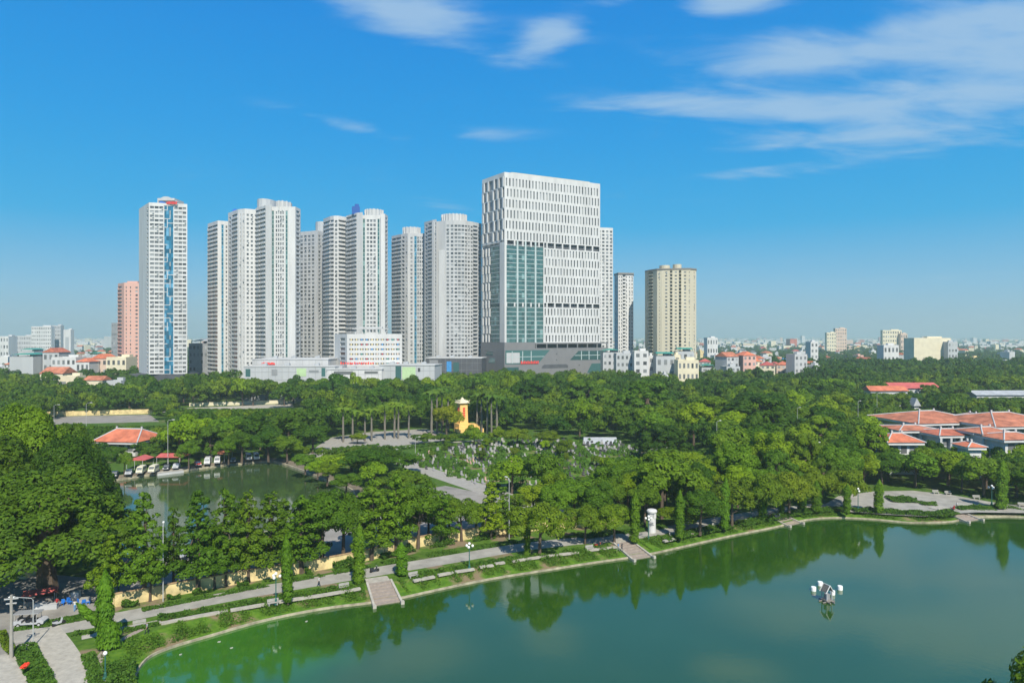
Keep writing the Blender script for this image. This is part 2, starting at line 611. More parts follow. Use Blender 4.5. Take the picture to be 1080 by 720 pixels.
def water_mat(name, c0, c1, ripple=.02, algae=False):
    m = bpy.data.materials.new(name)
    m.use_nodes = True
    nt = m.node_tree
    N, L = nt.nodes, nt.links
    p = N['Principled BSDF']
    pset(p, Roughness=0.05, IOR=1.85 if algae else 1.6)
    p.inputs['Specular IOR Level'].default_value = 0.5
    tc = N.new('ShaderNodeTexCoord')
    nz = N.new('ShaderNodeTexNoise')
    nz.inputs['Scale'].default_value = .028
    nz.inputs['Detail'].default_value = 5
    nz.inputs['Roughness'].default_value = .6
    nz.inputs['Distortion'].default_value = .6
    L.new(tc.outputs['Object'], nz.inputs['Vector'])
    rp = N.new('ShaderNodeValToRGB')
    rp.color_ramp.elements[0].position = .35
    rp.color_ramp.elements[1].position = .68
    rp.color_ramp.elements[0].color = (*c0, 1)
    rp.color_ramp.elements[1].color = (*c1, 1)
    L.new(nz.outputs['Fac'], rp.inputs[0])
    col = rp.outputs[0]
    if algae:
        # green bloom drifting in the shallow corner
        q = at(150, 700, WZ)
        vm = N.new('ShaderNodeVectorMath')
        vm.operation = 'DISTANCE'
        vm.inputs[1].default_value = (q.x, q.y, WZ)
        L.new(tc.outputs['Object'], vm.inputs[0])
        n3 = N.new('ShaderNodeTexNoise')
        n3.inputs['Scale'].default_value = .09
        n3.inputs['Detail'].default_value = 6
        L.new(tc.outputs['Object'], n3.inputs['Vector'])
        ma = N.new('ShaderNodeMath')
        ma.operation = 'MULTIPLY_ADD'
        L.new(n3.outputs['Fac'], ma.inputs[0])
        ma.inputs[1].default_value = 36
        L.new(vm.outputs['Value'], ma.inputs[2])
        mr = N.new('ShaderNodeMapRange')
        mr.interpolation_type = 'SMOOTHSTEP'
        mr.inputs['From Min'].default_value = 52
        mr.inputs['From Max'].default_value = 24
        mr.inputs['To Max'].default_value = .82
        L.new(ma.outputs[0], mr.inputs['Value'])
        mx = N.new('ShaderNodeMix')
        mx.data_type = 'RGBA'
        L.new(mr.outputs[0], mx.inputs['Factor'])
        L.new(col, mx.inputs['A'])
        mx.inputs['B'].default_value = (.042, .155, .016, 1)
        col = mx.outputs['Result']
    L.new(col, p.inputs['Base Color'])
    n2 = N.new('ShaderNodeTexNoise')
    n2.inputs['Scale'].default_value = 1.1
    n2.inputs['Detail'].default_value = 4
    L.new(tc.outputs['Object'], n2.inputs['Vector'])
    n4 = N.new('ShaderNodeTexNoise')
    n4.inputs['Scale'].default_value = .05
    n4.inputs['Detail'].default_value = 4
    mp = N.new('ShaderNodeMapping')
    mp.inputs['Scale'].default_value = (.5, 1.6, 1)
    L.new(tc.outputs['Object'], mp.inputs[0])
    L.new(mp.outputs[0], n4.inputs['Vector'])
    m4 = N.new('ShaderNodeMapRange')
    m4.inputs['From Min'].default_value = .4
    m4.inputs['From Max'].default_value = .7
    m4.inputs['To Min'].default_value = .05
    m4.inputs['To Max'].default_value = .11
    L.new(n4.outputs['Fac'], m4.inputs['Value'])
    L.new(m4.outputs[0], p.inputs['Roughness'])
    b = N.new('ShaderNodeBump')
    b.inputs['Strength'].default_value = ripple
    b.inputs['Distance'].default_value = .3
    L.new(n2.outputs['Fac'], b.inputs['Height'])
    L.new(b.outputs[0], p.inputs['Normal'])
    return m


M['ground'] = ground_mat()
M['bank'] = grass_mat('bank_grass', (.045, .12, .01), (.11, .20, .02), (.20, .155, .09), .52)
M['verge'] = grass_mat('verge_grass', (.045, .11, .012), (.10, .175, .025), (.21, .165, .105), .50)
M['water'] = water_mat('pond_water', (.020, .064, .003), (.022, .072, .010), algae=True)
M['water2'] = water_mat('small_pond_water', (.035, .065, .022), (.05, .085, .03), .015)

# ------------------------------------------------------------------ the setting
exec_order = []


def smooth_line(P, n=6):
    """Catmull-Rom through open list of 2D points"""
    P = [Vector((p[0], p[1])) for p in P]
    out = []
    for i in range(len(P) - 1):
        a, b, c, d = P[max(i - 1, 0)], P[i], P[i + 1], P[min(i + 2, len(P) - 1)]
        for k in range(n):
            t = k / n
            out.append(0.5 * ((2 * b) + (c - a) * t + (2 * a - 5 * b + 4 * c - d) * t * t + (3 * b - a - 3 * c + d) * t ** 3))
    out.append(P[-1])
    return out


def offset(poly, d):
    """closed ring moved outwards by d (poly counter-clockwise or not, sign found by area)"""
    n = len(poly)
    A = sum(poly[i].x * poly[(i + 1) % n].y - poly[(i + 1) % n].x * poly[i].y for i in range(n))
    s = 1 if A > 0 else -1
    out = []
    for i in range(n):
        t = (poly[(i + 1) % n] - poly[i - 1])
        t.normalize()
        out.append(poly[i] + Vector((t.y, -t.x)) * d * s)
    return out


shore_px = [(139, 760), (143, 720), (146, 708), (158, 694), (180, 684), (220, 672), (280, 655), (340, 643), (395, 636), (425, 631), (470, 621), (520, 611),
            (570, 603), (620, 595), (662, 589), (690, 584), (730, 575), (770, 566), (815, 557), (850, 549), (880, 546.5), (920, 548), (960, 551.5),
            (1000, 551), (1022, 547), (1050, 545.5), (1080, 546), (1150, 549), (1230, 556)]
SHORE = [at(a, b, WZ) for a, b in shore_px]
near = [Vector((230, 140)), Vector((215, 90)), Vector((150, 66)), Vector((80, 60)), Vector((30, 57)), Vector((-10, 58)), Vector((-33, 63))]
POND = smooth_line(list(SHORE) + near, 6)
p2 = [(62, 545), (70, 522), (100, 511), (130, 506), (160, 501.5), (200, 496.5), (240, 491), (275, 488), (292, 488.5), (315, 496), (345, 508), (372, 519), (366, 534),
      (335, 550), (250, 569), (180, 585), (135, 583), (95, 575)]
POND2 = smooth_line([at(a, b, WZ) for a, b in p2] + [at(*p2[0], WZ)], 4)[:-1]

BANKW = 5.0
HOLE1 = offset(POND, BANKW)
HOLE2 = offset(POND2, 2.5)


def ground_sheet():
    outer = [Vector((-16000, -400, 0)), Vector((16000, -400, 0)), Vector((16000, 30000, 0)), Vector((-16000, 30000, 0))]
    loops = [outer, [Vector((p.x, p.y, 0)) for p in HOLE1], [Vector((p.x, p.y, 0)) for p in HOLE2]]
    tri = tessellate_polygon(loops)
    V = [tuple(v) for l in loops for v in l]
    me = bpy.data.meshes.new('ground')
    me.from_pydata(V, [], [tuple(t) for t in tri])
    me.materials.append(M['ground'])
    o = bpy.data.objects.new('ground', me)
    COL.objects.link(o)
    tag(o, kind='structure')


ground_sheet()


def ring(name, A, za, B, zb, m, kind='structure'):
    mb = MB()
    n = len(A)
    for i in range(n):
        j = (i + 1) % n
        mb.quad((A[i].x, A[i].y, za), (A[j].x, A[j].y, za), (B[j].x, B[j].y, zb), (B[i].x, B[i].y, zb))
    o = mb.build(name, m)
    if kind:
        tag(o, kind=kind)
    return o


def kerb_ring(name, P, w, ztop, m):
    mb = MB()
    Q = offset(P, w)
    n = len(P)
    for i in range(n):
        j = (i + 1) % n
        mb.quad((P[i].x, P[i].y, -2.4), (P[j].x, P[j].y, -2.4), (P[j].x, P[j].y, ztop), (P[i].x, P[i].y, ztop))
        mb.quad((P[i].x, P[i].y, ztop), (P[j].x, P[j].y, ztop), (Q[j].x, Q[j].y, ztop), (Q[i].x, Q[i].y, ztop))
        mb.quad((Q[i].x, Q[i].y, ztop), (Q[j].x, Q[j].y, ztop), (Q[j].x, Q[j].y, ztop - .4), (Q[i].x, Q[i].y, ztop - .4))
    tag(mb.build(name, m), kind='structure')
    return Q


K1 = kerb_ring('pond_kerb', POND, .24, -.88, M['kerb'])
ring('pond_bank', K1, -.92, HOLE1, 0.0, M['bank'])
K2 = kerb_ring('small_pond_kerb', POND2, .4, -.6, M['kerb'])
ring('small_pond_bank', K2, -.66, HOLE2, 0.0, M['earth'])


def sheet(name, pts, z, m, kind='structure'):
    loops = [[Vector((p.x, p.y, z)) for p in pts]]
    tri = tessellate_polygon(loops)
    me = bpy.data.meshes.new(name)
    me.from_pydata([tuple(v) for v in loops[0]], [], [tuple(t) for t in tri])
    me.materials.append(m)
    o = bpy.data.objects.new(name, me)
    COL.objects.link(o)
    tag(o, kind=kind)
    return o


sheet('pond_water', offset(POND, .2), WZ, M['water'])
sheet('small_pond_water', offset(POND2, .2), WZ, M['water2'])


def ribbon(name, px, width, z, m, n=6, thick=0.0, world_pts=None, kind='structure', build=True):
    P = smooth_line(world_pts if world_pts else [at(a, b) for a, b in px], n)
    mb = MB()
    Lf, Rt = [], []
    for i, p in enumerate(P):
        t = P[min(i + 1, len(P) - 1)] - P[max(i - 1, 0)]
        t.normalize()
        nrm = Vector((-t.y, t.x))
        Lf.append(p + nrm * width / 2)
        Rt.append(p - nrm * width / 2)
    for i in range(len(P) - 1):
        a, b, c, d = Lf[i], Lf[i + 1], Rt[i + 1], Rt[i]
        mb.quad((a.x, a.y, z), (b.x, b.y, z), (c.x, c.y, z), (d.x, d.y, z))
        if thick:
            for e, f in ((a, b), (d, c)):
                mb.quad((e.x, e.y, z), (f.x, f.y, z), (f.x, f.y, z - thick), (e.x, e.y, z - thick))
    if thick:
        for e, f in ((Lf[0], Rt[0]), (Lf[-1], Rt[-1])):
            mb.quad((e.x, e.y, z), (f.x, f.y, z), (f.x, f.y, z - thick), (e.x, e.y, z - thick))
    if not build:
        return P, Lf, Rt
    o = mb.build(name, m)
    tag(o, kind=kind)
    return P, Lf, Rt


def poly_px(pts):
    return [at(a, b) for a, b in pts]


yard_px = [(-70, 668), (10, 660), (60, 652), (112, 641), (124, 632), (124, 612), (60, 606), (0, 606), (-110, 612)]
lot_px = [(126, 631), (126, 588), (178, 590), (255, 574), (340, 555), (375, 540), (372, 525), (420, 520), (470, 512), (560, 530), (610, 541), (560, 553), (440, 573), (345, 596), (230, 615)]
cem_px = [(424, 487), (440, 474), (520, 464), (640, 464), (750, 482), (735, 505), (640, 515), (560, 527), (520, 516)]
plz_px = [(318, 487), (335, 470), (350, 461), (395, 455), (450, 452), (475, 458), (470, 464), (405, 472), (360, 487)]
rplz_px = [(866, 534), (884, 523), (920, 518), (962, 517), (1000, 521), (1045, 529), (1100, 536), (1100, 541), (1030, 540), (1012, 541), (975, 544.5), (930, 542), (890, 539)]
far_px = [(50, 447.5), (168, 444.5), (158, 437), (60, 439)]
far2_px = [(165, 435), (310, 429), (308, 425.5), (200, 430)]
sheet('yard', poly_px(yard_px), .008, M['asphalt'])
sheet('parking_lot', poly_px(lot_px), .008, M['lot'])
sheet('cemetery_ground', poly_px(cem_px), .008, M['bank'])
sheet('cemetery_plaza', poly_px(plz_px), .012, M['concrete'])
sheet('plaza_mosaic', poly_px([(440, 456.5), (462, 454.5), (474, 458), (455, 461)]), .018, M['brickstep'])
sheet('lakeside_plaza', poly_px(rplz_px), .012, M['promenade'])
sheet('far_parking_lot', poly_px(far_px), .008, M['lot'])
sheet('far_lane', poly_px(far2_px), .008, M['paleconcrete'])
sheet('wall_verge', poly_px([(118, 655), (200, 630), (345, 604), (440, 583), (545, 569), (640, 560), (640, 554), (545, 561), (440, 576), (345, 599), (230, 618), (122, 638)]), .006, M['verge'])
def verge_ring():
    A, Bq = offset(POND, BANKW - .02), offset(POND, BANKW + 5.2)
    mb = MB()
    for i in range(len(POND)):
        j = (i + 1) % len(POND)
        if POND[i].y < 76 or POND[i].x > 225:
            continue
        mb.quad((A[i].x, A[i].y, .006), (A[j].x, A[j].y, .006), (Bq[j].x, Bq[j].y, .006), (Bq[i].x, Bq[i].y, .006))
    tag(mb.build('lake_verge', M['verge']), kind='structure')


verge_ring()
PROM = ribbon('promenade', [(15, 672), (75, 660), (130, 650), (200, 636.5), (270, 623.5), (345, 611), (420, 598.5), (480, 588.5), (545, 577.5), (600, 571), (650, 567), (700, 559), (760, 548), (820, 539), (872, 532)], 4.6, .016, M['promenade'])
ribbon('street', [(-40, 780), (-18, 720), (-6, 680), (-10, 650)], 8.0, .014, M['asphalt'])
ribbon('sidewalk', [(27, 790), (17, 735), (11, 705), (6, 690)], 2.6, .12, M['paleconcrete'], thick=.12)
ribbon('concrete_path', [(45, 664), (60, 684), (72, 706), (84, 735), (96, 770)], 4.0, .02, M['paleconcrete'])
ribbon('stone_path', [(86, 672), (135, 662), (170, 655)], 1.6, .021, M['paleconcrete'])
ribbon('red_path', [(150, 663), (120, 679), (106, 692), (104, 706), (110, 730), (114, 760)], .9, .022, M['brickstep'])
ribbon('cemetery_road', [(418, 482), (438, 492), (480, 506), (525, 521), (575, 538), (620, 550)], 7.0, .016, M['concrete'])
ribbon('cemetery_walk', [(400, 478), (430, 471), (470, 467), (520, 463)], 2.4, .016, M['paleconcrete'])

# pale stone edging along the water side of the promenade
for k, pxs in enumerate([[(170, 658), (205, 651), (240, 644.5)], [(243, 644), (275, 638.5), (300, 634)], [(303, 633.5), (340, 628), (380, 621)],
                         [(436, 613), (458, 608.5)], [(462, 607), (478, 604)], [(480, 603.5), (500, 600.5)], [(506, 598.5), (520, 596.5)], [(522, 595), (532, 593.5)],
                         [(540, 592.5), (575, 587), (610, 583)], [(728, 563.5), (742, 561)], [(700, 571), (712, 568.5)], [(618, 581), (650, 577)]]):
    o = ribbon('stone_edging', pxs, .75, .26, M['paleconcrete'], thick=.3, build=True, kind=None)
for o in list(COL.objects):
    if o.name.startswith('stone_edging'):
        i = int(o.name.split('.')[1]) if '.' in o.name else 0
        w = ['long pale stone edging by the hedge at the algae shallows', 'pale stone edging between the hedge and the park lamp', 'pale stone edging running up to the first water steps',
             'weathered stone edging just beyond the first water steps', 'short broken stone slab before the twin lamp', 'short broken stone slab under the lamp by the olive tree',
             'small tilted stone slab on the grassy bank', 'smallest stone slab on the grassy bank', 'pale stone edging beneath the round olive tree',
             'pale slab lying beyond the white lookout', 'pale slab lying in front of the white lookout', 'stone edging just before the second water steps'][i]
        tag(o, w, 'edging', 'stone edging along the bank')

# ------------------------------------------------------------------ facades
UNIT = {}


def unit_plane(m):
    if m.name not in UNIT:
        me = bpy.data.meshes.new('window')
        me.from_pydata([(-.5, 0, -.5), (.5, 0, -.5), (.5, 0, .5), (-.5, 0, .5)], [], [(0, 1, 2, 3)])
        me.materials.append(m)
        UNIT[m.name] = me
    return UNIT[m.name]


def unit_box(m):
    k = 'b' + m.name
    if k not in UNIT:
        mb = MB()
        mb.box((0, 0, 0), (1, 1, 1))
        me = bpy.data.meshes.new('balcony')
        me.from_pydata(mb.v, [], mb.f)
        me.materials.append(m)
        UNIT[k] = me
    return UNIT[k]


class Building:
    """collects the walls, windows and balconies of one building"""

    def __init__(self, name, label, cat, loc, group=None, wall='white', win='glass', balc=None, wlimit=100, blimit=100):
        self.root = thing(name, label, cat, loc, group)
        self.o = Vector(loc)
        self.w = MB()
        self.wall, self.win = M[wall], M[win]
        self.balc = M[balc or wall]
        self.W, self.B, self.G = [], [], []
        self.wlimit, self.blimit = wlimit, blimit

    def face(self, p0, p1, z0, z1, fh, bays, top=0.0):
        """p0 -> p1: left to right seen from outside. bays: (share, type, options)"""
        p0, p1 = Vector((p0[0], p0[1])), Vector((p1[0], p1[1]))
        Lw = (p1 - p0).length
        u = (p1 - p0) / Lw
        nrm = Vector((u.y, -u.x))
        ang = math.atan2(u.y, u.x)

        def P(s, z, d=0.0):
            q = p0 + u * s + nrm * d
            return (q.x, q.y, z)
        tot = sum(b[0] for b in bays)
        s = 0.0
        zt = z1 - top
        nf = max(1, int(round((zt - z0) / fh)))
        fh = (zt - z0) / nf
        if top > 0:
            self.w.quad(P(0, zt), P(Lw, zt), P(Lw, z1), P(0, z1))
        for b in bays:
            share, typ = b[0] / tot * Lw, b[1]
            op = b[2] if len(b) > 2 else {}
            a, e = s, s + share
            s = e
            if typ == 'S':
                d = op.get('d', 0.0)
                if d:
                    self.w.quad(P(a, z0, d), P(e, z0, d), P(e, zt, d), P(a, zt, d))
                    for x in (a, e):
                        self.w.quad(P(x, z0, d), P(x, z0, 0), P(x, zt, 0), P(x, zt, d))
                    self.w.quad(P(a, zt, d), P(e, zt, d), P(e, zt, 0), P(a, zt, 0))
                else:
                    self.w.quad(P(a, z0), P(e, z0), P(e, zt), P(a, zt))
            elif typ == 'W':
                n = op.get('n', 1)
                ww, hh, rec = op.get('w', .55), op.get('h', .55), op.get('r', .35)
                sill = op.get('s', .25)
                cw = share / n
                for i in range(n):
                    c0 = a + i * cw
                    x0, x1 = c0 + cw * (1 - ww) / 2, c0 + cw * (1 + ww) / 2
                    self.w.quad(P(c0, z0), P(x0, z0), P(x0, zt), P(c0, zt))
                    self.w.quad(P(x1, z0), P(c0 + cw, z0), P(c0 + cw, zt), P(x1, zt))
                    zp = z0
                    for k in range(nf):
                        za = z0 + k * fh + sill * fh
                        zb = za + hh * fh
                        self.w.quad(P(x0, zp), P(x1, zp), P(x1, za), P(x0, za))
                        self.w.quad(P(x0, za), P(x1, za), P(x1, za, -rec), P(x0, za, -rec))
                        self.w.quad(P(x0, zb, -rec), P(x1, zb, -rec), P(x1, zb), P(x0, zb))
                        self.w.quad(P(x0, za, -rec), P(x0, za), P(x0, zb), P(x0, zb, -rec))
                        self.w.quad(P(x1, za), P(x1, za, -rec), P(x1, zb, -rec), P(x1, zb))
                        self.W.append((P((x0 + x1) / 2, (za + zb) / 2, -rec), ang, x1 - x0, zb - za))
                        zp = zb
                    self.w.quad(P(x0, zp), P(x1, zp), P(x1, zt), P(x0, zt))
            elif typ == 'B':
                # loggia: floor slabs, a parapet or rail in front, dark glazing behind
                dep, out, ph = op.get('dep', .95), op.get('out', .45), op.get('ph', .46)
                self.w.quad(P(a, z0), P(a, z0, -dep), P(a, zt, -dep), P(a, zt))
                self.w.quad(P(e, z0, -dep), P(e, z0), P(e, zt), P(e, zt, -dep))
                for k in range(nf):
                    za = z0 + k * fh
                    self.w.quad(P(a, za, -dep), P(e, za, -dep), P(e, za + fh, -dep), P(a, za + fh, -dep))
                    self.W.append((P((a + e) / 2, za + fh * .55, -dep + .06), ang, share * .62, fh * .62))
                    sl_ = .3
                    self.w.quad(P(a, za), P(e, za), P(e, za + sl_), P(a, za + sl_))
                    self.w.quad(P(a, za + sl_), P(e, za + sl_), P(e, za + sl_, -dep), P(a, za + sl_, -dep))
                    self.w.quad(P(a, za, -dep), P(e, za, -dep), P(e, za), P(a, za))
                    bw = share * op.get('bw', .94)
                    self.B.append((P((a + e) / 2, za + fh * ph / 2 + .02, out / 2 + .01), ang, bw, out, fh * ph))
            elif typ == 'G':
                d = op.get('r', .25)
                self.w.quad(P(a, z0), P(a, z0, -d), P(a, zt, -d), P(a, zt))
                self.w.quad(P(e, z0, -d), P(e, z0), P(e, zt), P(e, zt, -d))
                self.G.append((P, a, e, z0, zt, d, nf, fh, op))

    def roof(self, poly, z, m=None):
        self.w.f.append(tuple(range(len(self.w.v), len(self.w.v) + len(poly))))
        self.w.v += [(p[0], p[1], z) for p in poly]
        self.w.m.append(0)

    def done(self, gm=None):
        wall = self.w.build('wall', self.wall, self.root)
        self.W.sort(key=lambda t: (t[0][1] - 0.6 * t[0][2]) if False else -t[2] * t[3])
        for (c, ang, w, h) in self.W[:self.wlimit]:
            o = bpy.data.objects.new('window', unit_plane(self.win))
            o.parent = self.root
            o.matrix_basis = Matrix.Translation(Vector(c) - self.o) @ Matrix.Rotation(ang, 4, 'Z') @ Matrix.Diagonal((w, 1, h, 1))
            COL.objects.link(o)
        if len(self.W) > self.wlimit:
            mb = MB()
            for (c, ang, w, h) in self.W[self.wlimit:]:
                dx, dy = math.cos(ang) * w / 2, math.sin(ang) * w / 2
                mb.quad((c[0] - dx, c[1] - dy, c[2] - h / 2), (c[0] + dx, c[1] + dy, c[2] - h / 2), (c[0] + dx, c[1] + dy, c[2] + h / 2), (c[0] - dx, c[1] - dy, c[2] + h / 2))
            tag(mb.build('window', self.win, self.root), kind='stuff')
        for (c, ang, w, d, h) in self.B[:self.blimit]:
            o = bpy.data.objects.new('balcony', unit_box(self.balc))
            o.parent = self.root
            o.matrix_basis = Matrix.Translation(Vector(c) - self.o) @ Matrix.Rotation(ang, 4, 'Z') @ Matrix.Diagonal((w, d, h, 1))
            COL.objects.link(o)
        if len(self.B) > self.blimit:
            mb = MB()
            for (c, ang, w, d, h) in self.B[self.blimit:]:
                mb.box(c, (w, d, h), ang)
            tag(mb.build('balcony', self.balc, self.root), kind='stuff')
        rr = random.Random(len(self.W))
        for (c, ang, w, h) in (rr.sample(self.W, min(40, len(self.W))) if len(self.W) > 150 else []):
            o = bpy.data.objects.new('air_conditioner', unit_box(M['greywall']))
            o.parent = self.root
            o.matrix_basis = Matrix.Translation(Vector(c) - self.o) @ Matrix.Rotation(ang, 4, 'Z') @ Matrix.Translation((w * .3, -.75, -h * .5)) @ Matrix.Diagonal((.95, .6, .8, 1))
            COL.objects.link(o)
        for (P, a, e, z0, zt, d, nf, fh, op) in self.G:
            mb = MB()
            n = op.get('n', 2)
            for k in range(nf):
                for i in range(n):
                    x0, x1 = a + (e - a) * i / n, a + (e - a) * (i + 1) / n
                    mb.quad(P(x0, z0 + k * fh, -d), P(x1, z0 + k * fh, -d), P(x1, z0 + (k + 1) * fh, -d), P(x0, z0 + (k + 1) * fh, -d))
            g = mb.build('glass_strip', M[op.get('g', 'blueglass')], self.root)
            mb = MB()
            t = op.get('t', .16)
            for x in (a + t, e - t):
                mb.quad(P(x - t, z0, -d + .11), P(x + t, z0, -d + .11), P(x + t, zt, -d + .11), P(x - t, zt, -d + .11))
            if op.get('maze'):
                rr = random.Random(4)
                for k in range(nf):
                    x = a + (e - a) * (.36 if (k // 2) % 2 else .62)
                    if rr.random() < .75:
                        mb.quad(P(x - t, z0 + k * fh, -d + .1), P(x + t, z0 + k * fh, -d + .1), P(x + t, z0 + (k + 1) * fh, -d + .1), P(x - t, z0 + (k + 1) * fh, -d + .1))
                    if rr.random() < .6:
                        lo, hi = (a, x) if rr.random() < .5 else (x, e)
                        mb.quad(P(lo, z0 + k * fh - t, -d + .12), P(hi, z0 + k * fh - t, -d + .12), P(hi, z0 + k * fh + t, -d + .12), P(lo, z0 + k * fh + t, -d + .12))
            else:
                for k in range(0, nf):
                    mb.quad(P(a, z0 + k * fh - t, -d + .1), P(e, z0 + k * fh - t, -d + .1), P(e, z0 + k * fh + t, -d + .1), P(a, z0 + k * fh + t, -d + .1))
                if op.get('vert'):
                    for fx, fw in op['vert']:
                        x = a + (e - a) * fx
                        mb.box(P(x, (z0 + zt) / 2, -d + .3), (fw, .5, zt - z0), 0)
            if mb.f:
                mb.build('mullion_frame', M[op.get('mm', 'mullion')], g)
        return self


def wing(b, pts, top_py, segs, fh, top=3.0, back=24.0, z0=0.0, ztop=None):
    """one vertical block of a tower: pts [(px, depth)] left to right, one bay list for every stretch of wall"""
    P = [(X(px, y), y) for px, y in pts]
    z1 = ztop if ztop is not None else Z(top_py, pts[len(pts) // 2][1])
    for i, bays in enumerate(segs):
        b.face(P[i], P[i + 1], z0, z1, fh, bays, top)
    kl, kr = 1 + back / P[0][1], 1 + back / P[-1][1]
    bl, br = (P[0][0] * kl + .6, P[0][1] * kl), (P[-1][0] * kr - .6, P[-1][1] * kr)
    b.face(P[-1], br, z0, z1, fh, [(1, 'S')])
    b.face(bl, P[0], z0, z1, fh, [(1, 'S')])
    b.face(br, bl, z0, z1, fh, [(1, 'S')])
    b.roof(P + [br, bl], z1 - .9)
    return z1, P


def centre(pts):
    a, b = pts[0], pts[-1]
    y = (a[1] + b[1]) / 2 + 8
    return ((X(a[0], a[1]) + X(b[0], b[1])) / 2, y, 0)


def crown_block(b, px0, px1, py, y, dep, z0, m='greywall', ribs=0, name='roof_crown', round_=True):
    x0, x1, z1 = X(px0, y), X(px1, y), Z(py, y)
    mb = MB()
    cx, cy, rx, ry = (x0 + x1) / 2, y + dep / 2, (x1 - x0) / 2, dep / 2
    if round_:
        poly = [(cx + rx * math.cos(t * math.pi / 8), cy + ry * math.sin(t * math.pi / 8)) for t in range(16)]
    else:
        poly = [(x0, y), (x1, y), (x1, y + dep), (x0, y + dep)]
    mb.prism(poly, z0, z1)
    o = mb.build(name, M[m], b.root)
    if ribs:
        r = MB()
        for k in range(ribs):
            t = math.pi + math.pi * (k + .5) / ribs
            r.box((cx + rx * 1.03 * math.cos(t), cy + ry * 1.03 * math.sin(t), (z0 + z1) / 2 + .3), (.9, .9, z1 - z0), t)
        r.build('rib', M['white'], o)
    return o


S = lambda w, **k: (w, 'S', k)
W = lambda q, n=1, **k: (q, 'W', dict(n=n, **k))
B = lambda w, **k: (w, 'B', k)
G = lambda w, **k: (w, 'G', k)

# --- tall white tower with the blue glass strip
pts = [(146.5, 505), (157, 480), (197.5, 486)]
b = Building('apartment_tower', 'slim white apartment tower with blue glass strip and red sign on its roof', 'tower', centre(pts), 'high-rise towers')
z1, P = wing(b, pts, 213.5, [[S(.75), W(.25, w=.5, h=.45)], [S(.02), W(.36, 3, w=.86, h=.54), G(.27, n=4, maze=True, t=.22, r=.3, mm='white'), W(.33, 3, w=.86, h=.54), S(.02)]], 3.05, top=1.8, z0=15)
crown_block(b, 166, 184, 209, 486, 14, z1 - 1, 'offwhite', round_=False)
mb = MB()
yy = 484
prof = [(166, 211.5), (170, 208.5), (173, 207.3), (177, 207.3), (180, 208.5), (184, 211.5)]
mb.prism([(X(a, yy), Z(c, yy)) for a, c in prof], 0, 6)
mb.v = [(x, yy + z, y) for x, y, z in mb.v]
mb.build('roof_arch', M['offwhite'], b.root)
mb = MB()
mb.lathe((0, 0, 0), [(1.3, -.3), (1.5, 0), (1.3, .3)], 12)
mb.v = [(X(170.5, 483) + x * 1.2, 482.6 + z, Z(214.2, 483) + y * .9) for x, y, z in mb.v]
mb.box((X(173.5, 483), 482.7, Z(214.2, 483)), (1.4, .4, 1.6))
mb.build('sign_emblem', M['bluesign'], b.root)
mb = MB()
for k in range(8):
    mb.box((X(176.4 + k * 1.42, 483), 482.7, Z(214.4, 483) + (.25 if k % 3 else .1)), (.62, .4, 1.9 if k % 3 else 1.5))
    mb.box((X(176.9 + k * 1.42, 483), 482.7, Z(214.4, 483) + (.8 if k % 2 else -.3)), (.5, .38, .4))
mb.build('sign_lettering', M['redsign'], b.root)
mb = MB()
mb.box((X(172, 492), 494, 7.5), (38, 24, 15))
mb.build('podium', M['darkgrey'], b.root)
b.done()

# --- pink tower
pts = [(124.3, 600), (131, 588), (147.5, 592)]
b = Building('apartment_tower', 'pale pink apartment tower standing beside the slim white one', 'tower', centre(pts), 'high-rise towers', wall='pink')
z1, P = wing(b, pts, 298, [[B(.6, ph=.4), S(.4)], [S(.06), W(.14, w=.5), S(.14), W(.12, w=.6), S(.2), W(.26, 1, w=.55, h=.5), S(.08)]], 3.3, top=2.5)
crown_block(b, 134, 145, 296.5, 596, 10, z1 - 1, 'pink', round_=False)
b.done()

# --- white cluster, lower half
pts = [(219, 552), (229.5, 536), (240.5, 540)]
b = Building('apartment_tower', 'white stepped tower with a teal glass strip and a small blue roof sign', 'tower', (X(245, 545), 550, 0), 'high-rise towers')
wing(b, pts, 232.5, [[B(.5), B(.5)], [S(.34), G(.26, n=2), S(.1), W(.3, 1, w=.5)]], 3.25, back=30)
p2_ = [(240.5, 533), (251, 517), (258, 514), (272, 518)]
z1, P = wing(b, p2_, 220, [[W(.4, 1, w=.5), B(.6)], [S(.25, d=.5), W(.25, w=.4), S(.25, d=.5), W(.25, w=.4)], [S(.08), W(.92, 3, w=.52, h=.5)]], 3.25, back=34)
mb = MB()
mb.box((X(247.5, 530), 530, z1 + 1.0), (3.0, .5, 2.6), .2)
mb.box((X(249, 532), 530.6, z1 + 2.3), (2.0, .5, 1.0), .2)
mb.build('roof_sign', M['bluesign'], b.root)
b.done()

# --- white cluster, taller half
pts = [(269.5, 514), (280, 502), (286.5, 500)]
b = Building('apartment_tower', 'tallest white tower of the group with recessed grey bay under a fluted crown', 'tower', (X(293, 512), 518, 0), 'high-rise towers')
z1, P = wing(b, pts, 216.5, [[B(.5, bw=.8), B(.5, bw=.9)], [S(1)]], 3.25, top=2, back=30)
wing(b, [(286.5, 503), (304.5, 503)], 218, [[G(.14, n=1, g='tealglass'), S(.07), W(.5, 4, w=.62, h=.62), S(.07), G(.14, n=1, g='tealglass'), S(.05)]], 3.25, back=28)
wing(b, [(304.5, 500), (311.5, 500), (317, 510)], 218, [[S(1)], [W(1, 1, w=.6)]], 3.25, top=1.5, back=30)
crown_block(b, 289, 303, 211.8, 503, 18, z1 - 4, 'offwhite', ribs=6)
crown_block(b, 267, 286, 209.3, 520, 22, z1 - 6, 'greywall')
b.done()

